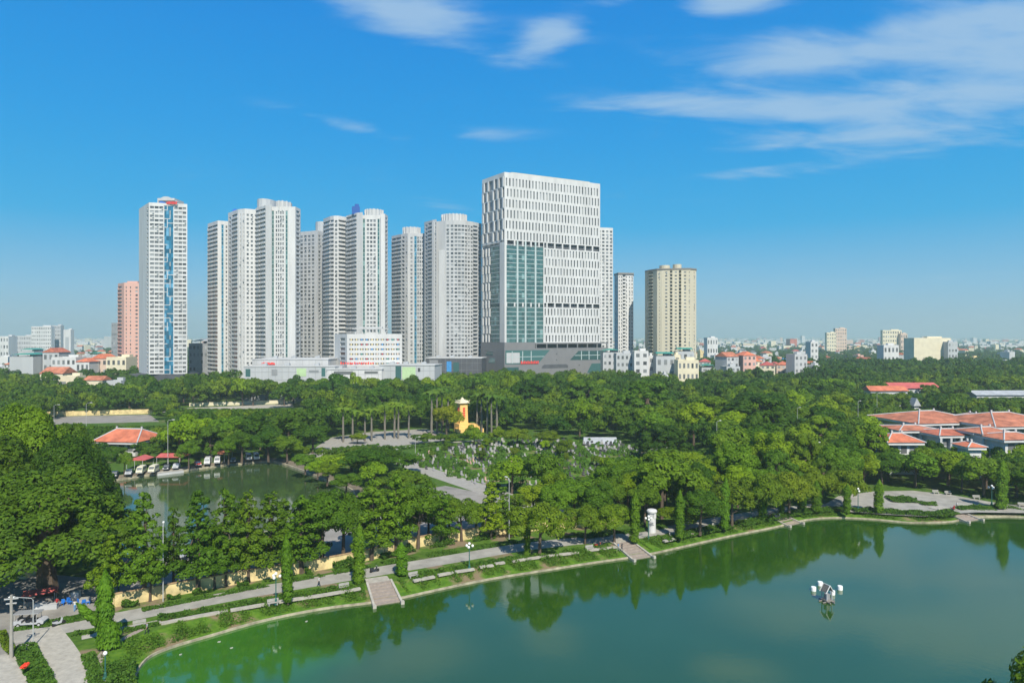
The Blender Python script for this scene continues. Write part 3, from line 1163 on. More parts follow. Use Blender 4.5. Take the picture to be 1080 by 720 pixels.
# --- grey tower behind
pts = [(316, 605), (335, 596), (343, 606)]
b = Building('apartment_tower', 'grey tower set back between two taller white ones', 'tower', centre(pts), 'high-rise towers', wall='offwhite')
z1, P = wing(b, pts, 243, [[W(.85, 4, w=.66, h=.6), S(.15)], [W(1, 2, w=.55, h=.55)]], 3.45, back=26)
crown_block(b, 330, 346, 233.5, 606, 20, z1 - 2, 'greywall')
b.done()

# --- white tower with the blue rooftop tank
pts = [(341, 575), (348, 562), (352, 559), (357, 559), (366, 566)]
b = Building('apartment_tower', 'white tower with a rounded bay and a blue tank on the roof', 'tower', (X(376, 560), 564, 0), 'high-rise towers')
wing(b, pts, 227.5, [[B(1)], [B(1, ph=.5)], [W(1, 1, w=.5, h=.6)], [B(1)]], 3.4, top=3.2, back=26)
p2_ = [(365, 560), (376, 546), (382.5, 543)]
z1, P = wing(b, p2_, 224.5, [[B(.5), B(.5)], [S(1)]], 3.4, top=1.5, back=30)
wing(b, [(382.5, 546), (401.5, 547)], 227, [[G(.14, n=1, g='tealglass'), S(.06), W(.55, 3, w=.72, h=.6), S(.06), G(.14, n=1, g='tealglass'), S(.05)]], 3.4, back=28)
wing(b, [(401.5, 544), (406, 544), (409, 553)], 225.5, [[S(1)], [W(1, 1, w=.6)]], 3.4, top=1.5, back=30)
crown_block(b, 383, 402, 220.3, 548, 18, z1 - 5, 'greywall', ribs=8)
mb = MB()
mb.box((X(373.5, 546), 552, Z(221, 546)), (6.2, 6, 6.2), .25)
mb.box((X(374.5, 546), 552, Z(215.6, 546)), (3.2, 4, 2.2), .25)
mb.build('roof_tank', M['tankblue'], b.root)
b.done()

# --- tower with blue strip
pts = [(413, 625), (423, 612), (430, 607), (448, 608)]
b = Building('apartment_tower', 'shorter white tower with a dark blue strip next to the wide grey one', 'tower', centre(pts), 'high-rise towers', wall='offwhite')
z1, P = wing(b, pts, 246, [[B(.5), B(.5)], [S(.2), B(.3), S(.2), W(.3, w=.4)], [S(.12), W(.2, w=.6, h=.5), S(.05), G(.17, n=2), W(.4, 3, w=.7, h=.6), S(.06)]], 3.5, top=2.5, back=26)
crown_block(b, 424, 442, 239.3, 612, 16, z1 - 2, 'offwhite', ribs=7)
b.done()

# --- wide grey tower
pts = [(447.5, 600), (456, 588), (460.5, 585)]
b = Building('apartment_tower', 'wide grey tower with a white panel and a ring of roof fins', 'tower', (X(477, 590), 596, 0), 'high-rise towers', wall='offwhite')
wing(b, pts, 232, [[W(.5, 1, w=.5), B(.5)], [S(.5, d=.6), W(.5, w=.4)]], 3.35, top=2, back=30)
p2_ = [(460.5, 588), (470, 584), (479, 583), (490, 584), (499, 590)]
z1, P = wing(b, p2_, 232.5, [[S(1)], [W(1, 2, w=.6, h=.55)], [W(1, 3, w=.78, h=.55)], [W(1, 3, w=.7, h=.5)]], 3.35, top=3, back=28)
wing(b, [(499, 594), (508, 604)], 236, [[B(.5), W(.5, 1, w=.6)]], 3.35, back=24)
crown_block(b, 465, 491, 225.3, 588, 20, z1 - 1, 'greywall', ribs=11)
mb = MB()
mb.box(((X(462.5, 587) + X(469.3, 584)) / 2, 585.2, (Z(264, 586) + 22) / 2), (5.6, .7, Z(264, 586) - 22), math.atan2(-4, X(470, 584) - X(460.5, 588)))
mb.build('painted_panel', M['white'], b.root)
b.done()

# --- slim towers behind the office block and beyond
pts = [(626, 640), (646.5, 645)]
b = Building('apartment_tower', 'white tower half hidden behind the big office block', 'tower', centre(pts), 'high-rise towers')
wing(b, pts, 240.5, [[S(.2), W(.8, 4, w=.6, h=.55)]], 3.4, top=2, back=24)
b.done()
pts = [(648, 690), (652, 676), (668, 680)]
b = Building('apartment_tower', 'small white tower with grey central strip between office block and beige tower', 'tower', centre(pts), 'high-rise towers')
z1, P = wing(b, pts, 288.5, [[S(1)], [W(.3, 2, w=.45, h=.45), B(.18), W(.12, w=.5, h=.5), S(.06), W(.34, 2, w=.45, h=.45)]], 3.5, top=1.5, back=22)
mb = MB()
mb.prism([(X(647.5, 690), 690), (X(652, 675), 675), (X(668.5, 679), 679), (X(668.5, 702), 702), (X(648, 702), 702)], z1 - .5, z1 + .9)
mb.build('roof_rim', M['wood'], b.root)
b.done()

# --- beige tower
pts = [(680.3, 648), (684, 640), (693, 627), (698, 625), (716, 622), (728, 621), (734.3, 628)]
b = Building('apartment_tower', 'beige apartment tower with dark roof rim standing alone', 'tower', centre(pts), 'high-rise towers', wall='beige')
z1, P = wing(b, pts, 284, [[S(.6), W(.4, w=.4, h=.4)], [B(.5, ph=.3, dep=2.2), S(.5)], [S(.35), W(.3, 1, w=.4, h=.35), S(.35)], [S(.16), W(.2, w=.6, h=.42), S(.12), B(.14, dep=2.4, ph=.3), S(.1), W(.2, w=.6, h=.42), S(.08)],
                           [B(.2, dep=3.5, ph=.2), S(.16), W(.3, w=.6, h=.42), S(.12), W(.16, w=.4, h=.35)], [S(.5), W(.3, w=.4, h=.4), S(.2)]], 3.2, top=1.2, back=26)
mb = MB()
mb.prism([(x + (.3 if i > 3 else -.3), y - .5) for i, (x, y) in enumerate(P)] + [(P[-1][0] * 1.035, P[-1][1] + 22), (P[0][0] * 1.035 + 2, P[0][1] + 22)], z1 - .4, z1 + .8)
mb.build('roof_rim', M['wood'], b.root)
crown_block(b, 697, 708, 279.5, 640, 12, z1, 'beige')
crown_block(b, 711, 720, 278.5, 640, 10, z1, 'beige')
b.done()

# --- the big office block with its podium
YC = 560.0
pc, pl, pr = (X(532, YC), YC), (X(508.5, 589), 589), (X(633, 604), 604)
o = thing('office_block', 'huge white office block with slit windows and a teal glass corner over a grey podium', 'office block', ((pl[0] + pr[0]) / 2, 590, 0))


def on_face(p0, p1):
    u = Vector((p1[0] - p0[0], p1[1] - p0[1]))
    Lw = u.length
    u /= Lw
    n = Vector((u.y, -u.x))

    def P(s, z, d=0.0):
        return (p0[0] + u.x * s * Lw + n.x * d, p0[1] + u.y * s * Lw + n.y * d, z)

    def fx(px):
        # share of the face where the sight line of column px meets it
        k = (px - 540) / F
        s = (k * p0[1] - p0[0]) / ((p1[0] - p0[0]) - k * (p1[1] - p0[1]))
        return s
    return P, fx, Lw, u


zz = lambda py: Z(py, YC)
PR, fr, LR, uR = on_face(pc, pr)
PL, fl, LL, uL = on_face(pl, pc)
pb = (pl[0] + pr[0] - pc[0], pl[1] + pr[1] - pc[1])
wallmb, slit, glz = MB(), [], []


def slit_rows(P, Lw, s0, s1, zlo, zhi, rows, n, wsl, off=.5, hh=.74, rec=.7, dst=None):
    """rows of narrow upright openings, alternate rows shifted"""
    rh = (zhi - zlo) / rows
    for r in range(rows):
        za, zb = zlo + r * rh + rh * .1, zlo + r * rh + rh * (.1 + hh)
        wallmb.quad(P(s0, zlo + r * rh), P(s1, zlo + r * rh), P(s1, za), P(s0, za))
        wallmb.quad(P(s0, zb), P(s1, zb), P(s1, zlo + (r + 1) * rh), P(s0, zlo + (r + 1) * rh))
        pitch = (s1 - s0) / n
        x = s0
        hw = wsl / Lw / 2
        for i in range(n):
            c = s0 + (i + (.32 if r % 2 else .68)) * pitch
            wallmb.quad(P(x, za), P(c - hw, za), P(c - hw, zb), P(x, zb))
            for e in (c - hw, c + hw):
                wallmb.quad(P(e, za), P(e, za, -rec), P(e, zb, -rec), P(e, zb))
            wallmb.quad(P(c - hw, za), P(c + hw, za), P(c + hw, za, -rec), P(c - hw, za, -rec))
            wallmb.quad(P(c - hw, zb, -rec), P(c + hw, zb, -rec), P(c + hw, zb), P(c - hw, zb))
            slit.append((P(c - hw, za, -rec), P(c + hw, za, -rec), P(c + hw, zb, -rec), P(c - hw, zb, -rec)))
            x = c + hw
        wallmb.quad(P(x, za), P(s1, za), P(s1, zb), P(x, zb))


zTop, zM1, zM1b, zM2, zM2b, zBot = zz(185.5), zz(253), zz(258.5), zz(318.5), zz(323), zz(361.5)
sg = fr(573)
slit_rows(PR, LR, .01, .99, zM1, zTop, 6, 30, 1.25)
slit_rows(PR, LR, sg + .01, .99, zM2, zM1b, 6, 18, 1.25)
slit_rows(PR, LR, sg + .01, .99, zBot, zM2b, 4, 18, 1.25)
for za, zb in ((zBot, zM2), (zM2, zTop)):
    for a, c in ((.99, 1.0),):
        wallmb.quad(PR(a, za), PR(c, za), PR(c, zb), PR(a, zb))
wallmb.quad(PR(0, zM1), PR(.01, zM1), PR(.01, zTop), PR(0, zTop))
wallmb.quad(PR(sg, zBot), PR(sg + .01, zBot), PR(sg + .01, zM1), PR(sg, zM1))
wallmb.quad(PR(0, zTop), PR(1, zTop), PR(1, zTop + 3.2), PR(0, zTop + 3.2))
wallmb.quad(PL(0, zTop), PL(1, zTop), PL(1, zTop + 3.2), PL(0, zTop + 3.2))
# mechanical floors: deep dark gap with short white piers
for za, zb in ((zM1, zM1b), (zM2, zM2b)):
    lo, hi = min(za, zb), max(za, zb)
    for k in range(12):
        a = .012 + k * (.978 / 12)
        if za == zM2 and a < sg:
            pass
        wallmb.quad(PR(a, lo), PR(a + .014, lo), PR(a + .014, hi), PR(a, hi))
        wallmb.quad(PR(a, lo), PR(a, lo, -2), PR(a, hi, -2), PR(a, hi))
        wallmb.quad(PR(a + .014, lo), PR(a + .014, lo, -2), PR(a + .014, hi, -2), PR(a + .014, hi))
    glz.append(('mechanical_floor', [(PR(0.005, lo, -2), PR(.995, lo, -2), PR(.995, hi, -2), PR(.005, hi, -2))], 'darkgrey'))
# left face: staggered white fins over grey recesses, teal glass, white corner pier
finmb, recmb = MB(), MB()
recmb.quad(PL(0, zBot, -.9), PL(.99, zBot, -.9), PL(.99, zTop, -.9), PL(0, zTop, -.9))
rh = (zTop - zM1) / 6
rr = random.Random(3)
for r in range(6):
    za, zb = zM1 + r * rh, zM1 + (r + 1) * rh
    for c in ((.0, .07), (.2, .27), (.46, .53), (.66, .72), (.86, .93)):
        sh = .05 if r % 2 else 0
        finmb.box(((PL(c[0] + sh + .035, 0)[0]), PL(c[0] + sh + .035, 0)[1], (za + zb) / 2), (2.1, .9, rh * .94), math.atan2(uL.y, uL.x))
    wallmb.quad(PL(0, zb - .5, .05), PL(1, zb - .5, .05), PL(1, zb + .3, .05), PL(0, zb + .3, .05))
rh2 = (zM1b - zBot) / 11
for r in range(11):
    za = zBot + r * rh2
    for c in ((.0, .06), (.15, .21), (.28, .33)):
        sh = .03 if r % 2 else 0
        finmb.box((PL(c[0] + sh + .03, 0)[0], PL(c[0] + sh + .03, 0)[1], za + rh2 / 2), (1.8, .9, rh2 * .94), math.atan2(uL.y, uL.x))
wallmb.quad(PL(.0, zM1 - 1.5, .1), PL(1, zM1 - 1.5, .1), PL(1, zM1 + .6, .1), PL(0, zM1 + .6, .1))
wallmb.quad(PL(.0, zM2 - 1, .1), PL(.36, zM2 - 1, .1), PL(.36, zM2b + 3, .1), PL(0, zM2b + 3, .1))
# corner pier
for (P_, a, c) in ((PL, .8, 1.0), (PR, 0.0, .02)):
    wallmb.quad(P_(a, zBot, .1), P_(c, zBot, .1), P_(c, zM1, .1), P_(a, zM1, .1))
# glass bays
gls = []
for (P_, a, c, cols) in ((PR, .02, sg, 12), (PL, .38, .8, 5)):
    gl = MB()
    gls.append(gl)
    for lo, hi, rws in ((zBot, zM2, 9), (zM2b, zM1b if zM1b < zM1 else zM1, 13)):
        for r in range(rws):
            for i in range(cols):
                x0, x1 = a + (c - a) * i / cols, a + (c - a) * (i + 1) / cols
                q0, q1 = lo + (hi - lo) * r / rws, lo + (hi - lo) * (r + 1) / rws
                gl.quad(P_(x0, q0, -.45), P_(x1, q0, -.45), P_(x1, q1, -.45), P_(x0, q1, -.45))
mul, mul2 = MB(), MB()
for px in (545.8, 554.3, 564.8):
    s = fr(px)
    mul.box((PR(s, 0, -.1)[0], PR(s, 0, -.1)[1], (zBot + zM1) / 2), (1.5, .5, zM1 - zBot), math.atan2(uR.y, uR.x))
for r in range(23):
    q = zBot + (zM1 - zBot) * r / 23
    mul.quad(PR(.02, q - .22, -.3), PR(sg, q - .22, -.3), PR(sg, q + .22, -.3), PR(.02, q + .22, -.3))
    mul2.quad(PL(.38, q - .22, -.3), PL(.8, q - .22, -.3), PL(.8, q + .22, -.3), PL(.38, q + .22, -.3))
wallmb.quad(PR(1, zBot), (*pb, zBot), (*pb, zTop + 3.2), PR(1, zTop + 3.2))
wallmb.quad((*pb, zBot), (*pl, zBot), (*pl, zTop + 3.2), (*pb, zTop + 3.2))
wallmb.f.append(tuple(range(len(wallmb.v), len(wallmb.v) + 4)))
wallmb.v += [(*pc, zTop + 1.6), (*pr, zTop + 1.6), (*pb, zTop + 1.6), (*pl, zTop + 1.6)]
wallmb.m.append(0)
wallmb.build('wall', M['white'], o)
recmb.build('recessed_wall', M['midgrey'], o)
finmb.build('facade_rib', M['white'], o)
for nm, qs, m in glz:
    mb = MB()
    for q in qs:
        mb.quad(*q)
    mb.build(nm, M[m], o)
for gl, mu in zip(gls, (mul, mul2)):
    g = gl.build('glazing', M['tealglass'], o)
    mu.build('mullion_frame', M['mullion'], g)
slit.sort(key=lambda q: -q[0][2])
OB_O = ORG[o.name]
for q in slit[:100]:
    mb = MB()
    mb.quad(*q)
    mb.build('window', M['glass'], o)
mb = MB()
for q in slit[100:]:
    mb.quad(*q)
tag(mb.build('window', M['glass'], o), kind='stuff')
# set-back roof storey
mb = MB()
cxr, cyr = (pl[0] + pr[0]) / 2, (pl[1] + pr[1]) / 2
ins = lambda p, k: (cxr + (p[0] - cxr) * k, cyr + (p[1] - cyr) * k)
mb.prism([ins(p, .82) for p in (pc, pr, pb, pl)], zTop, zTop + 4.6)
mb.build('roof_storey', M['beige'], o)
# podium
YP = 556.0
qc, ql, qr = (X(532, 553), 553), (X(507, 588), 588), (X(641, 606), 606)
QR, fq, LQ, uQ = on_face(qc, qr)
QL, fql, LQL, uQL = on_face(ql, qc)
zq = lambda py: Z(py, 553)
qb = (ql[0] + qr[0] - qc[0], ql[1] + qr[1] - qc[1])
zP = zq(367.5)
mb = MB()
for P_ in (QR, QL):
    mb.quad(P_(0, 0), P_(1, 0), P_(1, zP), P_(0, zP))
mb.quad((*qr, 0), (*qb, 0), (*qb, zP), (*qr, zP))
mb.quad((*qb, 0), (*ql, 0), (*ql, zP), (*qb, zP))
mb.quad((*qc, zP), (*qr, zP), (*qb, zP), (*ql, zP))
mb.quad(QR(.28, zq(363), 0), QR(1, zq(363), 0), QR(1, zq(361.6), 0), QR(.28, zq(361.6), 0))
mb.quad(QR(.28, zq(361.6), 0), QR(1, zq(361.6), 0), QR(1, zq(361.6), -12), QR(.28, zq(361.6), -12))
for k in range(8):
    s = .29 + k * .1
    mb.box((QR(s, 0, -.4)[0], QR(s, 0, -.4)[1], (zP + zq(362)) / 2), (.9, .6, zq(362) - zP), math.atan2(uQ.y, uQ.x))
mb.quad(QL(0, zP, -.2), QL(1, zP, -.2), QL(1, zq(361), -.2), QL(0, zq(361), -.2))
mb.quad(QR(0, zP, -.2), QR(.28, zP, -.2), QR(.28, zq(361), -.2), QR(0, zq(361), -.2))
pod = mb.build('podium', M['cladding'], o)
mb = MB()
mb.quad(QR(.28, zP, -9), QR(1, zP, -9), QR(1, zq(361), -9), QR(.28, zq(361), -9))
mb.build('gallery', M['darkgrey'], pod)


def pane(poly, nm='window', m='tealglass', d=.12, par=None, P_=None, f_=None):
    P_, f_ = P_ or QR, f_ or fq
    mb = MB()
    mb.quad(*[P_(f_(a), zq(c), d) for a, c in poly])
    return mb.build(nm, M[m], par or pod)


w1 = pane([(526, 370), (580, 369.5), (568, 383.5), (526.5, 384)][::-1] and [(533, 384), (567, 384.5), (580, 369.5), (533, 369.5)])
w2 = pane([(601, 381), (639.5, 381.5), (639.5, 371), (610, 371)])
w3 = pane([(572, 387), (574, 385.5), (597, 385.5), (599, 387), (599, 389.5), (571, 389.5)], m='darkgrey')
w4 = pane([(619, 396), (636, 396), (634, 385.5), (624, 385.5)])
w5 = pane([(533, 393), (547, 393), (547, 387.5), (533, 387.5)])
pane([(512, 375), (520, 375.3), (520, 371.2), (514, 371.2)], P_=QL, f_=fql)
pane([(515, 383.5), (522, 383.5), (522, 378.2), (517, 378.2)], P_=QL, f_=fql)
for a, c in ((534, 548), ):
    pane([(a, 383), (c, 383), (c, 372), (a, 372)], 'white_screen', 'offwhite', .25)
mb = MB()
for k in range(11):
    s0 = fq(549 + k * 1.75)
    s1 = fq(549 + k * 1.75 + 1.25)
    mb.quad(QR(s0, zq(384.2), .5), QR(s1, zq(384.2), .5), QR(s1, zq(381 + .5 * (k % 2)), .5), QR(s0, zq(381 + .5 * (k % 2)), .5))
mb.build('sign_lettering', M['redsign'], pod)
mb = MB()
for px in (540, 551, 560, 613, 621, 630):
    s = fq(px)
    lo, hi = (383.5, 370.5) if px < 600 else (381, 371.3)
    mb.box((QR(s, 0, .3)[0], QR(s, 0, .3)[1], (zq(lo) + zq(hi)) / 2), (.7, .3, zq(hi) - zq(lo)), math.atan2(uQ.y, uQ.x))
for lo, a, c in ((376.5, 534, 574), (376, 606, 639)):
    mb.quad(QR(fq(a), zq(lo) - .25, .3), QR(fq(c), zq(lo) - .25, .3), QR(fq(c), zq(lo) + .25, .3), QR(fq(a), zq(lo) + .25, .3))
mb.build('mullion_frame', M['mullion'], pod)
for px, py in ((587, 374), (587, 380.5), (611, 387)):
    pane([(px - .7, py + .7), (px + .7, py + .7), (px + .7, py - .7), (px - .7, py - .7)], 'vent', 'darkgrey')

# --- hospital with coloured window panels
pts = [(353, 468), (366, 452), (424, 457)]
b = Building('hospital', 'white six-storey hospital with coloured panels between its windows', 'hospital', centre(pts))
z1, P = wing(b, pts, 352, [[S(.4), W(.5, 1, w=.8, h=.6), S(.1)], [S(.03), W(.94, 20, w=.55, h=.36, s=.3), S(.03)]], 3.45, top=2.2, back=22, z0=Z(386, 452))
PH, fh_, LH, uH = on_face(P[1], P[2])
rr = random.Random(12)
cols = {}
nf = int(round((z1 - 2.2 - Z(386, 452)) / 3.45))
fhh = (z1 - 2.2 - Z(386, 452)) / nf
for k in range(nf):
    za = Z(386, 452) + k * fhh + .3 * fhh
    for i in range(10):
        c = rr.choices(['yellow', 'carred', 'bluesheet', 'greensheet', 'peach'], [5, 2, 2.2, 1, 1.2])[0]
        s = .03 + .94 * (i + .5) / 10
        cols.setdefault(c, MB()).quad(PH(s - .012, za, .04), PH(s + .012, za, .04), PH(s + .012, za + .36 * fhh, .04), PH(s - .012, za + .36 * fhh, .04))
for c, mb in cols.items():
    mb.build('coloured_panel', M[c], b.root)
mb = MB()
mb.box((X(391, 462), 464, z1 + 3.4), (24, 10, .5), .09)
mb.box((X(391, 462), 464, z1 + 4.3), (15, 7, .9), .09)
for k in range(5):
    mb.box((X(391, 462) - 10 + k * 5, 460 + k * .45, z1 + 1.2), (.5, .5, 4.0), .09)
mb.build('roof_canopy', M['offwhite'], b.root)
mb = MB()
mb.prism([P[0], P[1], P[2], (P[2][0] + 2, P[2][1] + 22), (P[0][0] + 2, P[0][1] + 22)], 0, Z(386, 452) - .01)
mb.build('ground_storey', M['offwhite'], b.root)
mb = MB()
for k in range(15):
    x = X(360 + k * 2.4, 449)
    mb.box((x, 448.5, Z(382.8 + .3 * (k % 2), 449)), (.9, .3, 1.1 if k % 3 else 1.5))
mb.build('sign_lettering', M['redsign'], b.root)
b.done()


# --- the low shopping halls before the towers
def hall(name, label, px0, px1, py0, y, dep, m, panels=(), sign=None, cat='hall', skew=.05):
    x0, x1, z1 = X(px0, y), X(px1, y), Z(py0, y)
    o = thing(name, label, cat, ((x0 + x1) / 2, y + dep / 2, 0), 'low halls before the towers')
    mb = MB()
    w = x1 - x0
    poly = [(x0, y), (x1, y + w * skew), (x1 + 3, y + dep + w * skew), (x0 + 3, y + dep)]
    mb.prism(poly, 0, z1)
    mb.build('wall', M[m], o)
    mb = MB()
    mb.prism([(x0 - .3, y - .3), (x1 + .3, y + w * skew - .3), (x1 + 3.3, y + dep + w * skew), (x0 + 2.7, y + dep)], z1 + .003, z1 + .7)
    mb.build('roof_rim', M['offwhite'], o)
    for (a, c, lo, hi, pm, nm) in panels:
        mb = MB()
        ya = y + (X(a, y) - x0) * skew - .12
        yc = y + (X(c, y) - x0) * skew - .12
        mb.quad((X(a, y), ya, Z(lo, y)), (X(c, y), yc, Z(lo, y)), (X(c, y), yc, Z(hi, y)), (X(a, y), ya, Z(hi, y)))
        mb.build(nm, M[pm], o)
    mb = MB()
    k = 0
    while 3.0 + k * 4.2 < w - 1:
        x = x0 + 3.0 + k * 4.2
        mb.box((x, y + (x - x0) * skew - .02, z1 / 2), (.12, .1, z1))
        k += 1
    for f in (.35, .62, .85):
        mb.quad((x0, y - .06, z1 * f), (x1, y + w * skew - .06, z1 * f), (x1, y + w * skew - .06, z1 * f + .14), (x0, y - .06, z1 * f + .14))
    mb.build('panel_seam', M['midgrey'], o)
    for f in (.2, .45, .78):
        mb = MB()
        mb.box((x0 + w * f, y + dep * .5 + w * f * skew, z1 + 1.3), (3.2, 2.6, 1.4), 0)
        mb.box((x0 + w * f + .6, y + dep * .5 + w * f * skew, z1 + 2.2), (1.4, 1.4, .5), 0)
        mb.build('roof_plant', M['greysheet'], o)
    if sign:
        mb = MB()
        a, c, py, n = sign
        for k in range(n):
            x = X(a + (c - a) * k / n, y)
            mb.box((x, y + (x - x0) * skew - .3, Z(py, y) + (.2 if k % 3 else 0)), (.75, .25, 1.5 if k % 3 else 1.15))
        mb.build('sign_lettering', M['redsign'], o)
    return o


hall('shopping_hall', 'white windowless shopping hall with small red lettering on its wall', 266, 345, 379.5, 446, 30, 'offwhite', sign=(276.5, 290.5, 383.6, 10))
hall('shopping_hall', 'low white hall front with a lime green panel, below the one with red lettering', 257, 352, 387, 434, 10, 'greywall',
     [(312, 322, 397, 388.5, 'limepanel', 'green_panel'), (259, 264, 397, 389, 'tealglass', 'window'), (286, 292, 396, 389.5, 'midgrey', 'window'), (325, 335, 393, 390.5, 'glass', 'window'),
      (338, 342, 397, 388, 'tealglass', 'window'), (344, 348, 393, 391, 'glass', 'window')])
hall('shopping_hall', 'low grey and white hall with a pale green panel below the wide grey tower', 400, 458, 385.5, 440, 16, 'greywall',
     [(424, 438, 400, 387, 'limepanel', 'green_panel'), (417, 423, 400, 386, 'tealglass', 'window'), (440.5, 443, 392, 388, 'glass', 'window')])
hall('shopping_hall', 'small white annex in front of the hospital', 345, 402, 390, 436, 12, 'white',
     [(352, 372, 394.5, 391.5, 'glass', 'window'), (384, 398, 394, 391.5, 'glass', 'window')])
hall('shopping_hall', 'dark low hall with turquoise boards beside the office podium', 449, 508, 378, 540, 20, 'darkgrey',
     [(471, 476, 392, 381, 'bluesheet', 'turquoise_board'), (478, 484, 392, 382, 'tealglass', 'window'), (453, 462, 383, 379.5, 'midgrey', 'window')])


# ------------------------------------------------------------------ houses of the town
def hip_roof(mb, x, y, w, d, z, h, over=.8, ridge=.45, rz=0.0, gable=False):
    """tiled roof: ridge along the longer side"""
    ca, sa = math.cos(rz), math.sin(rz)

    def T(a, c, zz_):
        return (x + a * ca - c * sa, y + a * sa + c * ca, zz_)
    a, c = w / 2 + over, d / 2 + over
    if w >= d:
        r = (w / 2 if gable else w / 2 * ridge)
        e = [T(-a, -c, z), T(a, -c, z), T(a, c, z), T(-a, c, z)]
        k = [T(-r, 0, z + h), T(r, 0, z + h)]
        mb.quad(e[0], e[1], k[1], k[0])
        mb.quad(e[2], e[3], k[0], k[1])
        mb.quad(e[1], e[2], k[1])
        mb.quad(e[3], e[0], k[0])
    else:
        r = (d / 2 if gable else d / 2 * ridge)
        e = [T(-a, -c, z), T(a, -c, z), T(a, c, z), T(-a, c, z)]
        k = [T(0, -r, z + h), T(0, r, z + h)]
        mb.quad(e[1], e[2], k[1], k[0])
        mb.quad(e[3], e[0], k[0], k[1])
        mb.quad(e[0], e[1], k[0])
        mb.quad(e[2], e[3], k[1])
    mb.quad(*[(p[0], p[1], p[2] - .01) for p in reversed(e)])


def house(x, y, w, d, h, wall, roof, rz, label, group, nwin=(0, 0), cat='house', name='townhouse', blank=False):
    o = thing(name, label, cat, (x, y, 0), group)
    mb = MB()
    mb.box((x, y, h / 2), (w, d, h), rz)
    ca, sa = math.cos(rz), math.sin(rz)

    def T(a, c):
        return x + a * ca - c * sa, y + a * sa + c * ca
    flat = roof in ('flat', 'tank', 'sheetgreen', 'sheetblue', 'sheetgrey')
    if flat:
        # parapet
        for sx, sy, ww, dd in ((0, -d / 2 + .1, w, .2), (0, d / 2 - .1, w, .2), (-w / 2 + .1, 0, .2, d), (w / 2 - .1, 0, .2, d)):
            q = T(sx, sy)
            mb.box((q[0], q[1], h + .4), (ww - .01, dd - .01, .8), rz)
        q = T(w * .2, d * .15)
        mb.box((q[0], q[1], h + 1.3), (w * .4, d * .35, 2.6), rz)
    mb.build('wall', M[wall], o)
    if roof == 'tank':
        mb = MB()
        q = T(w * .2, d * .15)
        mb.tube([(q[0] - 1, q[1], h + 3.5), (q[0] + 1, q[1], h + 3.5)], .75, 8)
        mb.build('water_tank', M['metal'], o)
    elif roof.startswith('sheet'):
        mb = MB()
        hip_roof(mb, x, y, w * .9, d * .9, h + 2.6, 1.2, .3, .9, rz, True)
        for a, c in ((-.42, -.42), (.42, -.42), (.42, .42), (-.42, .42)):
            q = T(a * w, c * d)
            mb.box((q[0], q[1], h + 1.3), (.25, .25, 2.6), rz)
        mb.build('roof', M[roof[5:] + 'sheet'], o)
    elif not flat:
        mb = MB()
        hip_roof(mb, x, y, w, d, h + .01, min(w, d) * .28, .5, .45, rz, RNG.random() < .5)
        mb.build('roof', M[roof], o)
    nx, nf = nwin
    for k in range(nf):
        for i in range(nx):
            a = (i + .5) / nx * w - w / 2
            q = T(a, -d / 2 - .03)
            p = bpy.data.objects.new('window', unit_plane(M['glass']))
            p.parent = o
            p.matrix_basis = Matrix.Translation((q[0] - x, q[1] - y, (k + .55) * h / nf)) @ Matrix.Rotation(rz, 4, 'Z') @ Matrix.Diagonal((w / nx * .5, 1, h / nf * .45, 1))
            COL.objects.link(p)
    return o


def house_px(px0, px1, py, y, d, wall, roof, label, nwin=(0, 0), rz=0.0, **k):
    x0, x1 = X(px0, y), X(px1, y)
    return house((x0 + x1) / 2, y + d / 2, x1 - x0, d, Z(py, y), wall, roof, rz, label, 'houses of the town', nwin, **k)


# houses one can single out
house_px(10, 35, 377, 590, 22, 'greywall', 'sheetgreen', 'windowless grey house with green sheet roofs beyond the trees')
house_px(20, 36, 371.5, 640, 18, 'greywall', 'sheetgreen', 'grey house with a green sheet roof, behind the windowless grey one')
house_px(54, 80, 377.5, 570, 14, 'white', 'flat', 'white three-storey house with rows of tall windows below the pink tower', (5, 3))
house_px(45, 62, 371.5, 600, 16, 'greywall', 'redroof', 'grey house with a red hipped roof above the white three-storey one', (3, 3))
house_px(112, 133, 377.5, 545, 16, 'cream', 'flat', 'cream house with a roof terrace standing at the foot of the pink tower', (4, 3))
house_px(96, 113, 378, 575, 16, 'peach', 'orangeroof', 'peach house with an orange roof beside the cream terrace house', (3, 3))
house_px(80, 94, 381.5, 560, 14, 'white', 'orangeroof', 'low white house with an orange gable beside the white three-storey house', (3, 2))
house_px(42, 66, 394, 480, 16, 'cream', 'brownroof', 'low cream house under a wide brown roof among the trees', (4, 2))
house_px(88, 108, 401, 455, 10, 'cream', 'brownroof', 'cream building with a row of dark openings under its eaves among trees', (5, 1))
house_px(62, 82, 397.5, 468, 9, 'cream', 'flat', 'small yellow house with a blank wall among the trees', (2, 1))
house_px(112, 128, 402.5, 450, 8, 'greywall', 'flat', 'small grey house nearly swallowed by the trees', (2, 1))
house_px(135, 148, 404, 450, 8, 'white', 'flat', 'small white house nearly swallowed by the trees', (2, 1))
house_px(199, 219, 363, 560, 20, 'midgrey', 'sheetgrey', 'grey block with rounded sheet roof between two white towers', (5, 6))
house_px(636, 655, 372.5, 560, 16, 'offwhite', 'sheetgreen', 'pale house with a green roof next to the grey podium', (4, 5))
house_px(650, 668, 373.5, 530, 14, 'greywall', 'flat', 'grey house with balconies beside a dark blue wall strip', (4, 5))
house_px(669, 684, 371, 520, 12, 'white', 'flat', 'blank white tall house before the beige tower', (2, 5))
house_px(684, 690, 376, 525, 12, 'white', 'flat', 'narrow white house leaning on the blank white one', (1, 4))
house_px(692, 712, 376.5, 515, 12, 'greywall', 'sheetgreen', 'pale blue grey house with six windows and a green roof', (3, 3))
